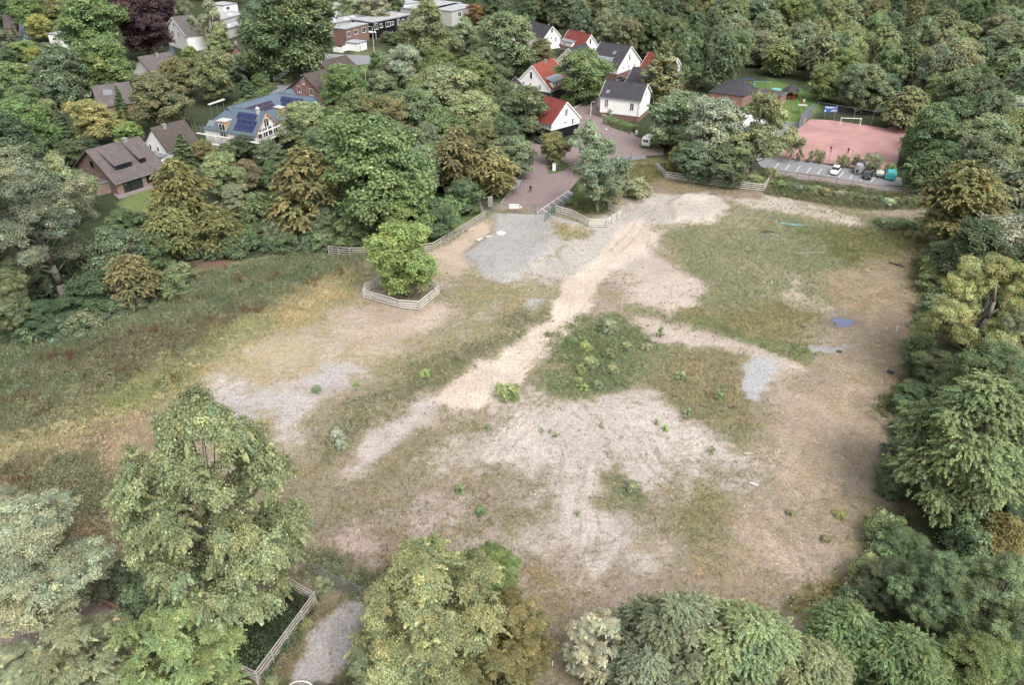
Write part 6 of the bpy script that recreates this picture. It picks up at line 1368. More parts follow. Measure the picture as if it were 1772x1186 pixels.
# tall sheet fence left of the pitch
sf = thing('sheet_fence', 'tall blue-grey ribbed metal fence left of the pitch', 'fence'); a = Vector(G(1381, 222)); c = Vector(G(1404, 202)); b = MB(); n = 26
vs = []
for i in range(n*2+1):
    q = a.lerp(c, i/(n*2)); d = (c-a).normalized(); s_ = Vector((-d.y, d.x, 0))*(.07 if i % 4 in (1, 2) else -.07); vs += [q+s_, q+s_+Vector((0, 0, 3.6))]
b.add(vs, [(2*i, 2*i+2, 2*i+3, 2*i+1) for i in range(n*2)]); fo = b.build('sheet', M['mesh'], sf); sm = fo.modifiers.new('thick', 'SOLIDIFY'); sm.thickness = .04
for i in range(6): q = a.lerp(c, i/5); b = MB(); b.bar(q+Vector((.2, 0, -.1)), q+Vector((.2, 0, 3.9)), .07); b.build('post', M['steel'], sf)
wire_fence('yard_fence', [(1358, 222), (1381, 221)], 1.6, 2.6, 'low mesh fence closing the asphalt yard', r_=.05, wires=4)
r = thing('bollard', 'orange post at the pitch corner', 'post', P(1391, 214)); b = MB(); b.bar((0, 0, 0), (0, 0, 1.5), .13, 8); b.build('post', M['orange'], r)
# billboard with blue panel
bb = thing('billboard', 'blue billboard with white lettering behind the pitch', 'billboard', P(1434.5, 206), RAD(-9)); b = MB(); b.box(-1.75, 1.75, -.05, .05, 1.9, 3.5); b.build('panel', M['blue'], bb)
for x in (-1.2, 1.2): b = MB(); b.bar((x, .1, 0), (x, .1, 2.6), .06); b.build('post', M['steel'], bb)
b = MB(); rnd = random.Random(4); x = -1.55
while x < 1.45: w_ = rnd.choice([.12, .16, .2]); b.box(x, x+w_, -.06, -.052, 3.08, 3.34); x += w_+(.05 if rnd.random() < .8 else .18)
x = -1.2
while x < 1.2: w_ = rnd.choice([.06, .1]); b.box(x, x+w_, -.06, -.052, 2.86, 2.96); x += w_+.06
b.box(-1.6, -1.25, -.06, -.052, 2.05, 2.4); b.box(.35, .6, -.06, -.052, 2.2, 2.5); b.bar((.3, -.056, 2.2), (.0, -.056, 2.12), .09, 6); b.box(.75, 1.0, -.06, -.052, 2.1, 2.6); b.box(1.05, 1.12, -.06, -.052, 2.1, 2.7); b.box(1.18, 1.5, -.06, -.052, 2.15, 2.55)
b.build('lettering', M['white'], bb)
# goals
def goal(px, rz, label, W=5.0, H=2.0, m_='white'):
    r = thing('football_goal', label, 'goal', P(*px), rz)
    for x in (-W/2, W/2): b = MB(); b.bar((x, 0, 0), (x, 0, H), .06, 8); b.build('post', M[m_], r); b = MB(); b.bar((x, 0, H), (x, 1.0, H*.98), .03, 6); b.bar((x, 1.0, H*.98), (x, 1.3, 0), .03, 6); b.bar((x, 0, .03), (x, 1.3, .03), .03, 6); b.build('stay', M[m_], r)
    b = MB(); b.bar((-W/2-.06, 0, H), (W/2+.06, 0, H), .07, 8); b.build('crossbar', M[m_], r); return r
goal((1471, 217.5), RAD(-9), 'white football goal at the upper end of the red pitch')
goal((1423, 279), RAD(180-9), 'pale football goal at the lower end of the red pitch', m_='offwhite')
# lamps and signs
def lamp(px, h, label, arm=.8, rz=0, m_='white'):
    r = thing('street_lamp', label, 'street lamp', P(*px), rz); b = MB(); b.bar((0, 0, 0), (0, 0, h), .09, 8, .05); b.build('pole', M[m_], r)
    b = MB(); b.bar((0, 0, h), (arm, 0, h+.08), .04, 6); b.box(arm-.1, arm+.45, -.14, .14, h+.02, h+.14); b.build('lamp_head', M['offwhite'], r)
lamp((648, 94), 9.5, 'tall white street lamp beside the white garage', .9, 3.1); lamp((633, 139), 3.6, 'white street lamp half hidden above the olive tree', .9)
lamp((1022, 200), 3.7, 'pale street lamp beside the lane hedge', .5); lamp((1036, 188), 3.2, 'short lamp behind the lane fence', .3)
lamp((300, 1054), 4.4, 'dark park lamp beside the brick path', .25, m_='darkgrey')
def sign(px, h, label, w_=.5, hh_=.6, m_='white', rz=0, mark=None):
    r = thing('road_sign', label, 'road sign', P(*px), rz); b = MB(); b.bar((0, 0, 0), (0, 0, h), .04, 6); b.build('pole', M['steel'], r); b = MB(); b.box(-w_/2, w_/2, -.06, -.04, h-hh_, h); b.build('panel', M[m_], r)
    if mark: b = MB(); b.box(-w_*.32, w_*.32, -.07, -.062, h-hh_*.85, h-hh_*.45); b.build('symbol', M[mark], r)
sign((1100, 247), 3.2, 'white and blue sign on a pole beside the caravan', .55, 1.0, 'white', mark='turq'); sign((1048, 238), 2.6, 'blue and white street sign at the lane mouth', .6, .6, 'turq', mark='white')
sign((987, 319), 2.0, 'thin signpost at the plaza edge', .15, .3, 'offwhite'); sign((1114, 268), 3.4, 'thin grey signpost beside the caravan', .2, .3, 'offwhite')
r = thing('sign_board', 'tilted white and blue board on posts beside the brick path', 'sign', P(323, 1058), RAD(35)); b = MB(); b.box(-.8, .8, -.04, .04, .9, 2.0); b.build('panel', M['white'], r); b = MB(); b.box(-.7, .2, -.055, -.043, 1.45, 1.8); b.build('print', M['blue'], r)
for x in (-.75, .75): b = MB(); b.bar((x, .08, 0), (x, .08, 2.1), .05); b.build('post', M['wood'], r)
cut_block('meter_box', 'red-fronted grey cabinet beside the dark lamp', (302, 1046), .5, .35, 1.1, 'offwhite', .3, 'cabinet')
# vehicles
def heading(a, b): a = Vector(G(*a)); b = Vector(G(*b)); return math.atan2(b.y-a.y, b.x-a.x)
def car(px, hd, label, paint, L=4.3, W=1.78, H=1.46, hatch=True, plate_=True):
    """front towards +x"""
    r = thing('parked_car', label, 'car', P(px[0], px[1], .05), hd); h = W/2
    xs = [-L/2, -L/2+.12, -L/2+.5, -L*.12, L*.22, L/2-.35, L/2-.05, L/2]
    zt = [.62, .86, .92, .90, .92, .80, .66, .5]; wd = [.80, .93, 1, 1, 1, .97, .86, .74]; zb = [.36, .27, .22, .2, .2, .22, .28, .34]
    b = MB(); vs = []
    for x, z, k_, q in zip(xs, zt, wd, zb): vs += [(x, -h*k_*.96, q), (x, -h*k_, (q+z)*.52), (x, -h*k_*.92, z), (x, -h*k_*.5, z+.04), (x, h*k_*.5, z+.04), (x, h*k_*.92, z), (x, h*k_, (q+z)*.52), (x, h*k_*.96, q)]
    fs = [(8*i+j, 8*i+(j+1) % 8, 8*(i+1)+(j+1) % 8, 8*(i+1)+j) for i in range(7) for j in range(8)]+[tuple(range(8))[::-1], tuple(range(56, 64))]
    b.add(vs, fs); b.build('body', M[paint], r, True)
    g = MB(); x0, x1, x2, x3 = -L/2+.22, -L/2+.75, L*.06, L*.24
    g.add([(x, s*h*k_, z) for s in (-1, 1) for x, z, k_ in ((x0, .9, .9), (x1, H-.05, .74), (x2, H-.02, .74), (x3, .9, .9))], [(0, 1, 2, 3), (7, 6, 5, 4), (0, 4, 5, 1), (1, 5, 6, 2), (2, 6, 7, 3)]); g.build('windows', M['glass'], r)
    t = MB(); t.add([(x, s*h*.72, z) for z in (H-.04, H+.02) for s in (-1, 1) for x in (x1-.04, x2+.06)], [(0, 1, 3, 2), (4, 6, 7, 5), (0, 4, 5, 1), (2, 3, 7, 6), (0, 2, 6, 4), (1, 5, 7, 3)]); t.build('roof', M[paint], r)
    for x in (-L*.31, L*.31):
        for s in (-1, 1): w_ = MB(); w_.bar((x, s*(h-.2), .31), (x, s*(h-.0), .31), .31, 14); wo = w_.build('wheel', M['rubber'], r, True); q = MB(); q.bar((x, s*(h-.0), .31), (x, s*(h+.015), .31), .19, 10); q.build('rim', M['silver'], wo)
    for s in (-1, 1): q = MB(); q.box(-L/2-.01, -L/2+.15, s*h*.62-.14, s*h*.62+.14, .66, .80); q.build('tail_light', M['lampred'], r); q = MB(); q.box(L/2-.14, L/2+.0, s*h*.6-.16, s*h*.6+.16, .58, .7); q.build('headlight', M['offwhite'], r)
    q = MB(); q.box(-L/2-.03, -L/2+.02, -.26, .26, .46, .58); q.build('number_plate', M['offwhite'], r); return r
hd = heading((1431, 304), (1439, 294.5))
car((1444.5, 299.5), hd+math.pi, 'white car with dark windows alone in a marked bay', 'carwhite', 4.1)
car((1501, 307), hd, 'black hatchback beside the horse trailer', 'carblack', 4.1)
ht = thing('horse_trailer', 'silver horse trailer with dark rounded top and drawbar', 'trailer', P(1485, 299, .05), hd+math.pi)
b = MB(); L_2 = 1.6; vs = []
for x, k_ in ((-1.7, 1), (.9, 1), (1.6, .75), (1.95, .4)): vs += [(x, -.95*k_, .5), (x, -.95*k_, 1.7), (x, -.55*k_, 2.25), (x, .55*k_, 2.25), (x, .95*k_, 1.7), (x, .95*k_, .5)]
b.add(vs, [(6*i+j, 6*i+(j+1) % 6, 6*(i+1)+(j+1) % 6, 6*(i+1)+j) for i in range(3) for j in range(6)]+[tuple(range(6))[::-1], tuple(range(18, 24))]); b.build('body', M['silver'], ht)
b = MB(); b.add([(x, y, z) for x in (-1.72, -.1) for y, z in ((-.97, 1.45), (-.97, 1.75), (-.57, 2.3), (.57, 2.3), (.97, 1.75), (.97, 1.45))], [(0, 1, 7, 6), (1, 2, 8, 7), (2, 3, 9, 8), (3, 4, 10, 9), (4, 5, 11, 10), (0, 5, 4, 3, 2, 1), (6, 7, 8, 9, 10, 11)]); b.build('canopy', M['darkgrey'], ht)
b = MB(); b.bar((1.9, -.4, .5), (3.0, 0, .5), .05); b.bar((1.9, .4, .5), (3.0, 0, .5), .05); b.bar((2.9, 0, 0), (2.9, 0, .7), .05); b.build('drawbar', M['steel'], ht)
b = MB(); b.bar((1.97, 0, 1.0), (2.1, 0, 1.0), .3, 12); b.build('spare_wheel', M['rubber'], ht)
for s in (-1, 1):
    for x in (-.5, .35): b = MB(); b.bar((x, s*.95, .33), (x, s*1.12, .33), .33, 12); b.build('wheel', M['rubber'], ht)
bt = thing('open_trailer', 'small trailer with cream tarpaulin between black car and teal tent trailer', 'trailer', P(1521.5, 306, .05), hd+math.pi+.15)
b = MB(); b.add([(-1.3, -.75, .55), (1.1, -.75, .55), (1.1, .75, .55), (-1.3, .75, .55), (-1.3, -.75, 1.0), (1.1, -.75, 1.0), (1.1, .75, 1.0), (-1.3, .75, 1.0)], [(3, 2, 1, 0), (0, 1, 5, 4), (1, 2, 6, 5), (2, 3, 7, 6), (3, 0, 4, 7)]); b.build('tub', M['silver'], bt)
b = MB(); b.add([(-1.35, -.8, 1.0), (1.15, -.8, 1.0), (1.15, .8, 1.0), (-1.35, .8, 1.0), (-1.1, 0, 1.3), (.8, 0, 1.25)], [(0, 1, 5, 4), (1, 2, 5), (2, 3, 4, 5), (3, 0, 4)]); b.build('tarpaulin', M['cream'], bt)
b = MB(); b.bar((1.1, 0, .55), (2.3, 0, .5), .06); b.build('drawbar', M['steel'], bt)
for s in (-1, 1): b = MB(); b.bar((-.1, s*.78, .3), (-.1, s*.93, .3), .3, 12); b.build('wheel', M['rubber'], bt)
tt = thing('tent_trailer', 'boxy teal tarpaulin-covered trailer at the end of the car park', 'trailer', P(1540, 309.5, .03), hd+math.pi+.1)
b = MB(); b.add([(-1.5, -1.15, .3), (1.5, -1.15, .3), (1.5, 1.15, .3), (-1.5, 1.15, .3), (-1.5, -1.15, 1.25), (1.5, -1.15, 1.25), (1.5, 1.15, 1.25), (-1.5, 1.15, 1.25), (-1.4, -.7, 1.8), (1.4, -.7, 1.8), (1.4, .7, 1.8), (-1.4, .7, 1.8)],
      [(3, 2, 1, 0), (0, 1, 5, 4), (1, 2, 6, 5), (2, 3, 7, 6), (3, 0, 4, 7), (4, 5, 9, 8), (5, 6, 10, 9), (6, 7, 11, 10), (7, 4, 8, 11), (8, 9, 10, 11)]); b.build('tarpaulin', M['teal'], tt, bevel=.05)
for s in (-1, 1): b = MB(); b.bar((0, s*1.0, .3), (0, s*1.2, .3), .3, 12); b.build('wheel', M['rubber'], tt)
b = MB(); b.bar((1.5, 0, .4), (2.4, 0, .4), .05); b.build('drawbar', M['steel'], tt)
cv = thing('caravan', 'small white caravan parked under the grey-green tree', 'caravan', P(1122, 252, .03), RAD(60))
b = MB(); vs = []
for y in (-1.05, 1.05): vs += [(x, y, z) for x, z in ((-2.1, .5), (-2.25, 1.3), (-2.0, 2.3), (-1.6, 2.5), (1.5, 2.5), (2.0, 2.2), (2.25, 1.2), (2.1, .5))]
b.add(vs, [tuple(range(8)), tuple(range(8, 16))[::-1]]+[(i, 8+i, 8+(i+1) % 8, (i+1) % 8) for i in range(8)]); b.build('body', M['white'], cv, bevel=.08)
for y in (-1.06, 1.06): b = MB(); b.box(-1.3, -.2, y-.01, y+.01, 1.3, 1.95); b.build('window', M['glass'], cv)
b = MB(); b.box(-2.22, -2.1, -.7, .7, 1.45, 2.0); b.build('window', M['glass'], cv)
for s in (-1, 1): b = MB(); b.bar((0, s*.95, .32), (0, s*1.08, .32), .32, 12); b.build('wheel', M['rubber'], cv)
car((1149, 254), RAD(10), 'dark red car half hidden under the trees right of the caravan', 'carred', 4.2)
car((1073, 141), RAD(20), 'black car parked behind the front dark-roofed house', 'carblack', 4.2)
# people
def person(px, label, rz, pose, top, bottom, h=1.75, shoes='white'):
    x, y, z = P(*px, dz=.04); k_ = h/1.75
    J = {'pelvis': (0, 0, .95), 'chest': (.02, 0, 1.32), 'neck': (.03, 0, 1.48), 'head': (.05, 0, 1.60), 'top': (.05, 0, 1.72),
         'shl': (.02, .19, 1.42), 'shr': (.02, -.19, 1.42), 'hpl': (0, .1, .90), 'hpr': (0, -.1, .90)}
    J.update(pose); E = [('pelvis', 'chest'), ('chest', 'neck'), ('neck', 'head'), ('head', 'top'), ('chest', 'shl'), ('shl', 'ell'), ('ell', 'hal'), ('chest', 'shr'), ('shr', 'elr'), ('elr', 'har'),
         ('pelvis', 'hpl'), ('hpl', 'knl'), ('knl', 'anl'), ('anl', 'tol'), ('pelvis', 'hpr'), ('hpr', 'knr'), ('knr', 'anr'), ('anr', 'tor')]
    Rr = dict(pelvis=.15, chest=.16, neck=.06, head=.105, top=.075, shl=.075, shr=.075, ell=.045, elr=.045, hal=.035, har=.035, hpl=.10, hpr=.10, knl=.062, knr=.062, anl=.045, anr=.045, tol=.04, tor=.04)
    names = list(J); me = bpy.data.meshes.new('person'); me.from_pydata([Vector(J[n])*k_ for n in names], [(names.index(a), names.index(b)) for a, b in E], [])
    o = bpy.data.objects.new('person', me); S.collection.objects.link(o); sk = o.modifiers.new('skin', 'SKIN')
    for i, n in enumerate(names): me.skin_vertices[0].data[i].radius = (Rr[n]*k_,)*2; me.skin_vertices[0].data[i].use_root = n == 'pelvis'
    ss = o.modifiers.new('sub', 'SUBSURF'); ss.levels = ss.render_levels = 2
    dg = bpy.context.evaluated_depsgraph_get(); dg.update(); m2 = bpy.data.meshes.new_from_object(o.evaluated_get(dg)); o.modifiers.clear(); o.data = m2
    m2.materials.clear()
    for q in (M['skin'], M[top], M[bottom], M[shoes], M['woodbrown']): m2.materials.append(q)
    hz = [Vector(J['hal'])*k_, Vector(J['har'])*k_]; hd_ = Vector(J['head'])*k_
    for f in m2.polygons:
        c = f.center; f.use_smooth = True
        f.material_index = 1 if c.z > .98*k_ else 2
        if (c-hd_).length < .2*k_ and c.z > J['neck'][2]*k_: f.material_index = 4 if (c.z > hd_.z+.04 or c.x < hd_.x-.02) else 0
        if min((c-q).length for q in hz) < .09*k_: f.material_index = 0
        if c.z < .09*k_: f.material_index = 3
    o.location = (x, y, z); o.rotation_euler = (0, 0, rz); tag(o, label, 'person'); return o
walk = dict(ell=(-.12, .23, 1.15), hal=(-.02, .25, .92), elr=(.06, -.24, 1.14), har=(.24, -.22, .98), knl=(.16, .1, .50), anl=(.22, .1, .08), tol=(.36, .1, .04), knr=(-.02, -.1, .49), anr=(-.24, -.1, .12), tor=(-.12, -.1, .04))
run = dict(pelvis=(0, 0, .92), chest=(.12, 0, 1.26), neck=(.18, 0, 1.42), head=(.22, 0, 1.53), top=(.23, 0, 1.64), shl=(.13, .18, 1.36), shr=(.13, -.18, 1.36), ell=(-.1, .3, 1.2), hal=(.08, .3, 1.0), elr=(.3, -.28, 1.12), har=(.48, -.22, 1.24),
           knl=(.3, .12, .62), anl=(.22, .12, .2), tol=(.36, .12, .14), knr=(-.2, -.12, .52), anr=(-.55, -.14, .36), tor=(-.58, -.14, .22))
person((918, 333.5), 'person in black jacket and white shirt walking across the brick plaza', RAD(-80), walk, 'shirtdark', 'jeans')
person((1437, 263.5), 'person in dark clothes running on the pitch beside the lower goal', RAD(200), run, 'shirtdark', 'jeans', 1.65)
person((1466.5, 266.5), 'person in dark clothes leaning forward on the pitch right of the other player', RAD(20), run, 'shirtdark', 'jeans', 1.65, 'black')
# loose things on the ground
def heap(name, label, px, r_, h_, m_, cat='heap', seed=1, el=1.0, rz=0):
    rnd = random.Random(seed); b = MB(); b.dome((0, 0, -.06), r_, h_, 16, 6, .35, rnd); o = b.build(name, M[m_], smooth=False); o.location = P(*px); o.scale = (1, el, 1); o.rotation_euler = (0, 0, rz); tag(o, label, cat); return o
heap('plaster_heap', 'round white heap of plaster rubble on the gravel', (867, 404), .95, .35, 'plaster'); heap('plaster_heap', 'flat white scraps left below the white heap', (834, 414), 1.1, .1, 'plaster', seed=3, el=.4, rz=.3); heap('plaster_heap', 'middle patch of white scraps beside the white heap', (848, 410), .9, .1, 'plaster', seed=4, el=.35, rz=.2)
heap('rubble_heap', 'grey rubble with dark chunks in the green meadow', (1328, 402), 1.5, .3, 'rubble', seed=5, el=.4); heap('rubble_heap', 'small black rubble heap on the dry ground', (1541, 645), .55, .25, 'rubble', seed=6)
heap('rubble_heap', 'black sheeting crumpled on the weedy verge', (1094, 306), .9, .2, 'black', seed=7, el=.5); heap('rubble_heap', 'pale mound of rubble beside the black sheeting', (1080, 300), .6, .2, 'plaster', seed=8)
heap('rubble_heap', 'dark brushwood scraps in the brown weeds', (1267, 705), .8, .12, 'rubble', seed=12, el=.5); heap('rubble_heap', 'small reddish brick scraps on the lower sand', (838, 866), .5, .1, 'brick', seed=13)
heap('rubble_heap', 'dark stones beside the damp hollow', (1452, 609), .5, .15, 'rubble', seed=14)
def stick(name, label, a, b_, r_, m_, cat, z=.1, n=3, spread=.15):
    a = Vector(P(*a)); b_ = Vector(P(*b_)); r = thing(name, label, cat, tuple(a)); d = (b_-a); rnd = random.Random(int(a.x*10)); mb = MB()
    for i in range(n): o = Vector((rnd.uniform(-1, 1)*spread, rnd.uniform(-1, 1)*spread, z+i*.06)); mb.bar(o+d*rnd.uniform(0, .1), d*rnd.uniform(.85, 1)+o, r_, 6)
    mb.build('body', M[m_], r); return r
stick('pipe_bundle', 'long turquoise pipes lying in the green meadow', (1346, 387), (1390, 392), .11, 'turq', 'pipes'); stick('pipe_bundle', 'thin grey pipe lying across the green meadow', (1376, 439.5), (1432, 437), .07, 'wood', 'pipe', n=1)
stick('plank', 'white plank on the weedy verge', (1107, 308.5), (1118, 306), .12, 'white', 'plank', n=2); stick('log', 'pale dead branch at the wood edge', (133, 546), (156, 539), .14, 'barkpale', 'log', n=1)
stick('plank', 'white plank on the lower bare ground', (1295, 836), (1311, 842), .07, 'white', 'plank', n=1); stick('plank', 'pale board on the right sand edge', (1284, 786), (1304, 788), .06, 'woodpale', 'plank', n=1)
stick('pipe_bundle', 'dark pipe lying on the dry ground near the wood', (1535, 455), (1565, 463), .1, 'rubble', 'pipe', n=2, spread=.3)
stick('plank', 'white strip lying on the verge beside the white plank', (1150, 305), (1160, 303), .06, 'white', 'plank', n=1)
for i, (q, l) in enumerate([((1551, 575), 'white marker post on the dry ground at the right'), ((127.5, 907), 'white marker post in the brown meadow'), ((1160, 378), 'white survey stake on the pale mound'), ((1278, 475), 'white survey stake in the green meadow'), ((1335, 492), 'white survey stake at the bare patch in the meadow'), ((956, 1153), 'white survey stake at the lower edge')]):
    r = thing('marker_post', l, 'stake', P(*q)); b = MB(); b.bar((0, 0, 0), (0, 0, 1.0 if i < 2 else .6), .09 if i < 2 else .05, 8); b.build('post', M['white'], r)
r = thing('wall', 'pale green-stained container corner post beside the bank', 'post', P(1137, 294)); b = MB(); b.box(-.5, .5, -.3, .3, 0, 1.3); b.build('body', M['zinc'], r, bevel=.04)
r = thing('hoop', 'pale curved hoop at the bottom edge of the gravel track', 'hoop', P(521, 1194)); b = MB(); 
for i in range(14):
    a = math.pi*i/14; c = math.pi*(i+1)/14; b.bar((1.1*math.cos(a), .3*math.sin(a), .1+.6*math.sin(a)), (1.1*math.cos(c), .3*math.sin(c), .1+.6*math.sin(c)), .06, 6)
b.build('body', M['woodpale'], r)
r = thing('blue_bin', 'small blue bin half hidden by the fence corner', 'bin', P(364, 1150)); b = MB(); b.bar((0, 0, 0), (0, 0, .55), .14, 10, .17); b.build('body', M['blue'], r)
r = thing('guard_wall', 'low red-brown brick wall at the hedge end', 'wall', P(196, 1055), RAD(-25)); b = MB(); b.box(-1.4, 1.4, -.15, .15, 0, .7); b.build('body', M['brick'], r)
r = thing('garden_wall', 'white garden wall beside the street', 'wall'); b = MB(); pa = [Vector(G(*q)) for q in ((577, 89), (593, 91), (595, 88), (603, 86))]
for a, c in zip(pa, pa[1:]): b.beam(a+Vector((0, 0, .9)), c+Vector((0, 0, .9)), .2, 1.8)
b.build('body', M['white'], r)
r = thing('garden_wall', 'low white wall with brick foot along the shaded lane', 'wall'); b = MB(); pa = [Vector(G(*q)) for q in ((474, 141), (488, 133), (500, 124))]
for a, c in zip(pa, pa[1:]): b.beam(a+Vector((0, 0, .7)), c+Vector((0, 0, .7)), .2, 1.4)
b.build('body', M['white'], r)
r = thing('pergola', 'white pergola roof in the garden of the brick end house', 'pergola', P(636, 66), RAD(15)); b = MB()
for i in range(9): b.box(-3.2+i*.8, -3.1+i*.8, -2, 2, 2.5, 2.62)
b.box(-3.4, 3.4, -2.05, -1.9, 2.38, 2.5); b.box(-3.4, 3.4, 1.9, 2.05, 2.38, 2.5); b.box(-3.2, 3.2, -1.6, 1.6, 2.63, 2.66); b.build('roof', M['white'], r)
for x in (-3.2, 3.2):
    for y in (-1.9, 1.9): b = MB(); b.box(x-.06, x+.06, y-.06, y+.06, 0, 2.38); b.build('post', M['white'], r)
r = thing('timber_fence', 'grey timber fence on the lane side of the dark-roofed house', 'fence'); b = MB(); pa = [Vector(G(*q)) for q in ((1024, 193), (1040, 203), (1060, 212))]
for a, c in zip(pa, pa[1:]):
    n = int((c-a).length/.2)
    for i in range(n): q = a.lerp(c, i/n); b.box(q.x-.06, q.x+.06, q.y-.02, q.y+.02, 0, 1.25)
b.build('board', M['wood'], r)
# a white plank lying on the field edge at the right
r = thing('wire_fence', 'old wire fence stretch at the right field edge', 'fence'); a = Vector(P(1536, 968)); c = Vector(P(1560, 905)); b = MB()
for i in range(5): q = a.lerp(c, i/4); b.bar(q, q+Vector((0, 0, 1.4)), .04)
b.bar(a+Vector((0, 0, 1.35)), c+Vector((0, 0, 1.35)), .04); b.build('wire', M['steel'], r)
# ------------------------------------------------------------ grasses and weeds nobody could count
def tufts(name, label, N, lo, hi, wd, sel, cat='grass', blades=4, seed=1, boost=1.0, leafy=False, colfn=None, mul=1.0, yr=None):
    rg = np.random.default_rng(seed); R_n = 1600000; X = rg.uniform(-110, 100, R_n); Y = rg.uniform(*(yr or (34, 190)), R_n)
    cov = samp(COV, X, Y); tl = samp(TALL, X, Y); fl_ = samp(infield, X, Y); prob = sel(cov, tl, X, Y)*(fl_ > .3)
    k_ = rg.random(R_n) < prob; X, Y, cov, tl = X[k_][:N], Y[k_][:N], cov[k_][:N], tl[k_][:N]; n = len(X); Z = samp(HT, X, Y)
    veg = lin(np.clip(samp(VEG, X, Y), 0, 255))*VK
    H = (lo+(hi-lo)*rg.random(n))*(.6+.9*tl); c = veg*(rg.uniform(.5, 1.6, (n, 1)) if leafy else rg.uniform(.72, 1.35, (n, 1)))*boost*np.stack([rg.uniform(.9, 1.12, n), np.ones(n), rg.uniform(.85, 1.1, n)], 1)
    if colfn: c = colfn(rg, c, X, Y)
    if leafy:
        m_ = n*blades; Pc = np.repeat(np.stack([X, Y, Z], 1), blades, 0); hh_ = np.repeat(H, blades); f = rg.random(m_)
        Pc = Pc+np.stack([rg.normal(size=m_)*wd*1.3, rg.normal(size=m_)*wd*1.3, f*hh_], 1)
        V, F, C = leafquads(Pc, rg.normal(size=(m_, 3))*.6+np.array([0, 0, .8]), rg.uniform(.7, 1.4, m_)*wd, rg.uniform(.3, .6, m_)*wd, np.repeat(c, blades, 0)*rg.uniform(.8, 1.2, (m_, 1)))
    else:
        m_ = n*blades; bx = np.repeat(X, blades)+rg.normal(size=m_)*wd*2.0; by = np.repeat(Y, blades)+rg.normal(size=m_)*wd*2.0; bz = np.repeat(Z, blades); hh_ = np.repeat(H, blades)*rg.uniform(.6, 1.2, m_); a = rg.uniform(0, 6.28, m_)
        dx, dy = np.cos(a)*wd, np.sin(a)*wd; lx = rg.normal(size=m_)*.35*hh_+.18*hh_; ly = rg.normal(size=m_)*.35*hh_
        V = np.stack([np.stack([bx-dx, by-dy, bz-.02], 1), np.stack([bx+dx, by+dy, bz-.02], 1), np.stack([bx+lx, by+ly, bz+hh_], 1)], 1).reshape(-1, 3); F = np.arange(3*m_).reshape(m_, 3)
        C = np.repeat(np.repeat(c, blades, 0), 3, 0)
    o = link(name, fastmesh(name, V, F, M['grass'], C*mul)); tag(o, label, cat, kind='stuff'); print(name, n); return o
tufts('dry_grass', 'short dry grass sprinkled over the sandy ground', 130000, .08, .22, .035, lambda c, t_, X, Y: np.clip((c-.2)*.5, 0, 1)*(vn(X*.8, Y*.8, 77)**1.5*2), seed=2, boost=1.45)
tufts('tall_grass', 'tall straw-coloured grass of the rough meadow strip', 90000, .25, .6, .04, lambda c, t_, X, Y: np.clip((t_-.25)*1.5, 0, 1)*c, seed=3, boost=1.45)
tufts('weeds', 'mixed green weeds standing in the meadow and on the banks', 42000, .2, .8, .10, lambda c, t_, X, Y: np.clip((t_-.5)*2, 0, 1)*np.clip(fbm(X*.5, Y*.5, 9)*4-1.7, 0, 1), 'weeds', 12, 4, 1.45, True)
tufts('meadow_weeds', 'small leafy weeds dotting the green field', 26000, .08, .25, .06, lambda c, t_, X, Y: np.clip(c*1.2-.5, 0, 1)*(vn(X*.5, Y*.5, 19) > .5), 'weeds', 8, 5, 1.4, True)
def rust(rg, c, X, Y): return np.tile(lin((112, 74, 56)), (len(X), 1))*rg.uniform(.6, 1.3, (len(X), 1))
def flow(rg, c, X, Y): return np.where((rg.random(len(X)) < .5)[:, None], np.tile(lin((212, 176, 70)), (len(X), 1)), np.tile(lin((196, 196, 176)), (len(X), 1)))*.8
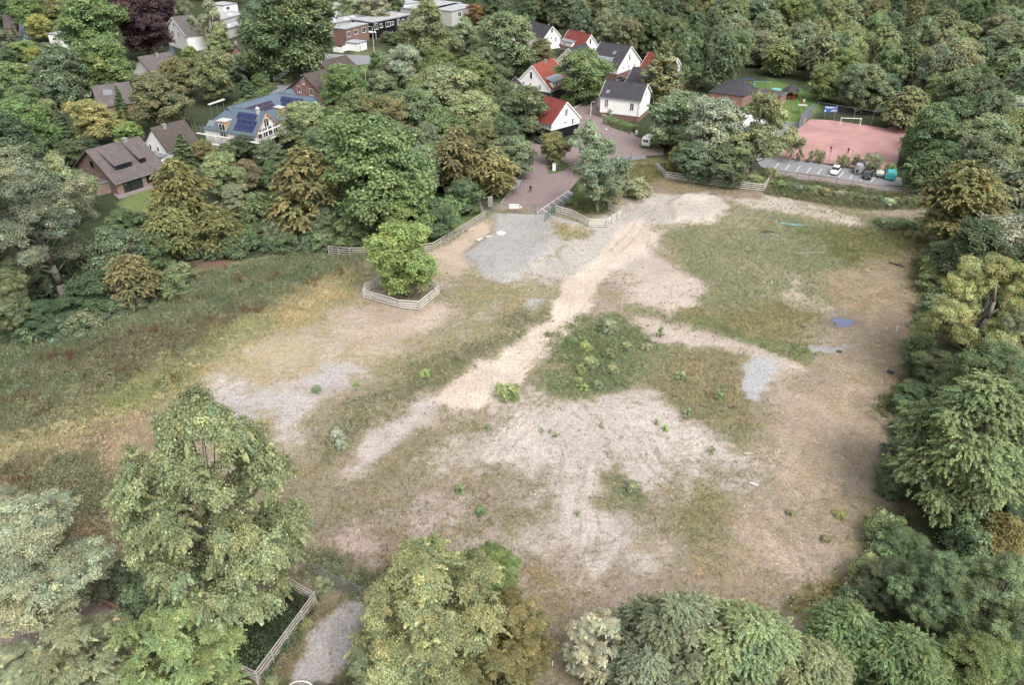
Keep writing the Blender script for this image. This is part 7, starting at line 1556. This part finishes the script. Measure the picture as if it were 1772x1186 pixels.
tufts('dock_stalks', 'dark rusty dock stalks in the left meadow', 5500, .6, 1.1, .035, lambda c, t_, X, Y: (t_ > .6)*(X < -12)*(vn(X*.3, Y*.3, 29) > .74)*.06, 'weeds', 6, 6, 1, False, rust)
tufts('wild_flowers', 'yellow and whitish flower heads among the weeds', 5000, .3, .7, .05, lambda c, t_, X, Y: (t_ > .6)*(vn(X*.4, Y*.4, 33) > .66)*1., 'wild flowers', 4, 8, 1, True, flow)
def stones(name, label, N, m_, lo, hi, seed, sel):
    rg = np.random.default_rng(seed); X = rg.uniform(-60, 90, N*6); Y = rg.uniform(40, 200, N*6); c = samp(COV, X, Y); k_ = rg.random(N*6) < sel(c, X, Y)*(samp(infield, X, Y) > .5); X, Y = X[k_][:N], Y[k_][:N]; n = len(X)
    s_ = rg.uniform(lo, hi, (n, 1, 1)); base = np.array([(1, 0, 0), (0, 1, 0), (-1, 0, 0), (0, -1, 0), (0, 0, .8), (0, 0, -.3)], float)[None]*s_*rg.uniform(.6, 1.3, (n, 6, 1)); a = rg.uniform(0, 6.28, n)
    R_ = np.stack([np.stack([np.cos(a), -np.sin(a)], 1), np.stack([np.sin(a), np.cos(a)], 1)], 1); base[..., :2] = np.einsum('nij,nkj->nki', R_, base[..., :2])
    V = (base+np.stack([X, Y, samp(HT, X, Y)], 1)[:, None]).reshape(-1, 3); f = np.array([(0, 1, 4), (1, 2, 4), (2, 3, 4), (3, 0, 4)]); F = (f[None]+6*np.arange(n)[:, None, None]).reshape(-1, 3)
    o = link(name, fastmesh(name, V, F, M[m_])); tag(o, label, 'stones', kind='stuff')
stones('gravel', 'loose pale stones and rubble crumbs on the bare ground', 16000, 'concretepale', .04, .13, 4, lambda c, X, Y: np.clip(1-c*1.3, .04, 1)*(vn(X*.25, Y*.25, 71)**2))
stones('dark_gravel', 'darker stones and clods on the bare ground', 9000, 'grey', .04, .12, 5, lambda c, X, Y: np.clip(1-c*1.2, .05, 1)*(vn(X*.2, Y*.2, 72)**2))
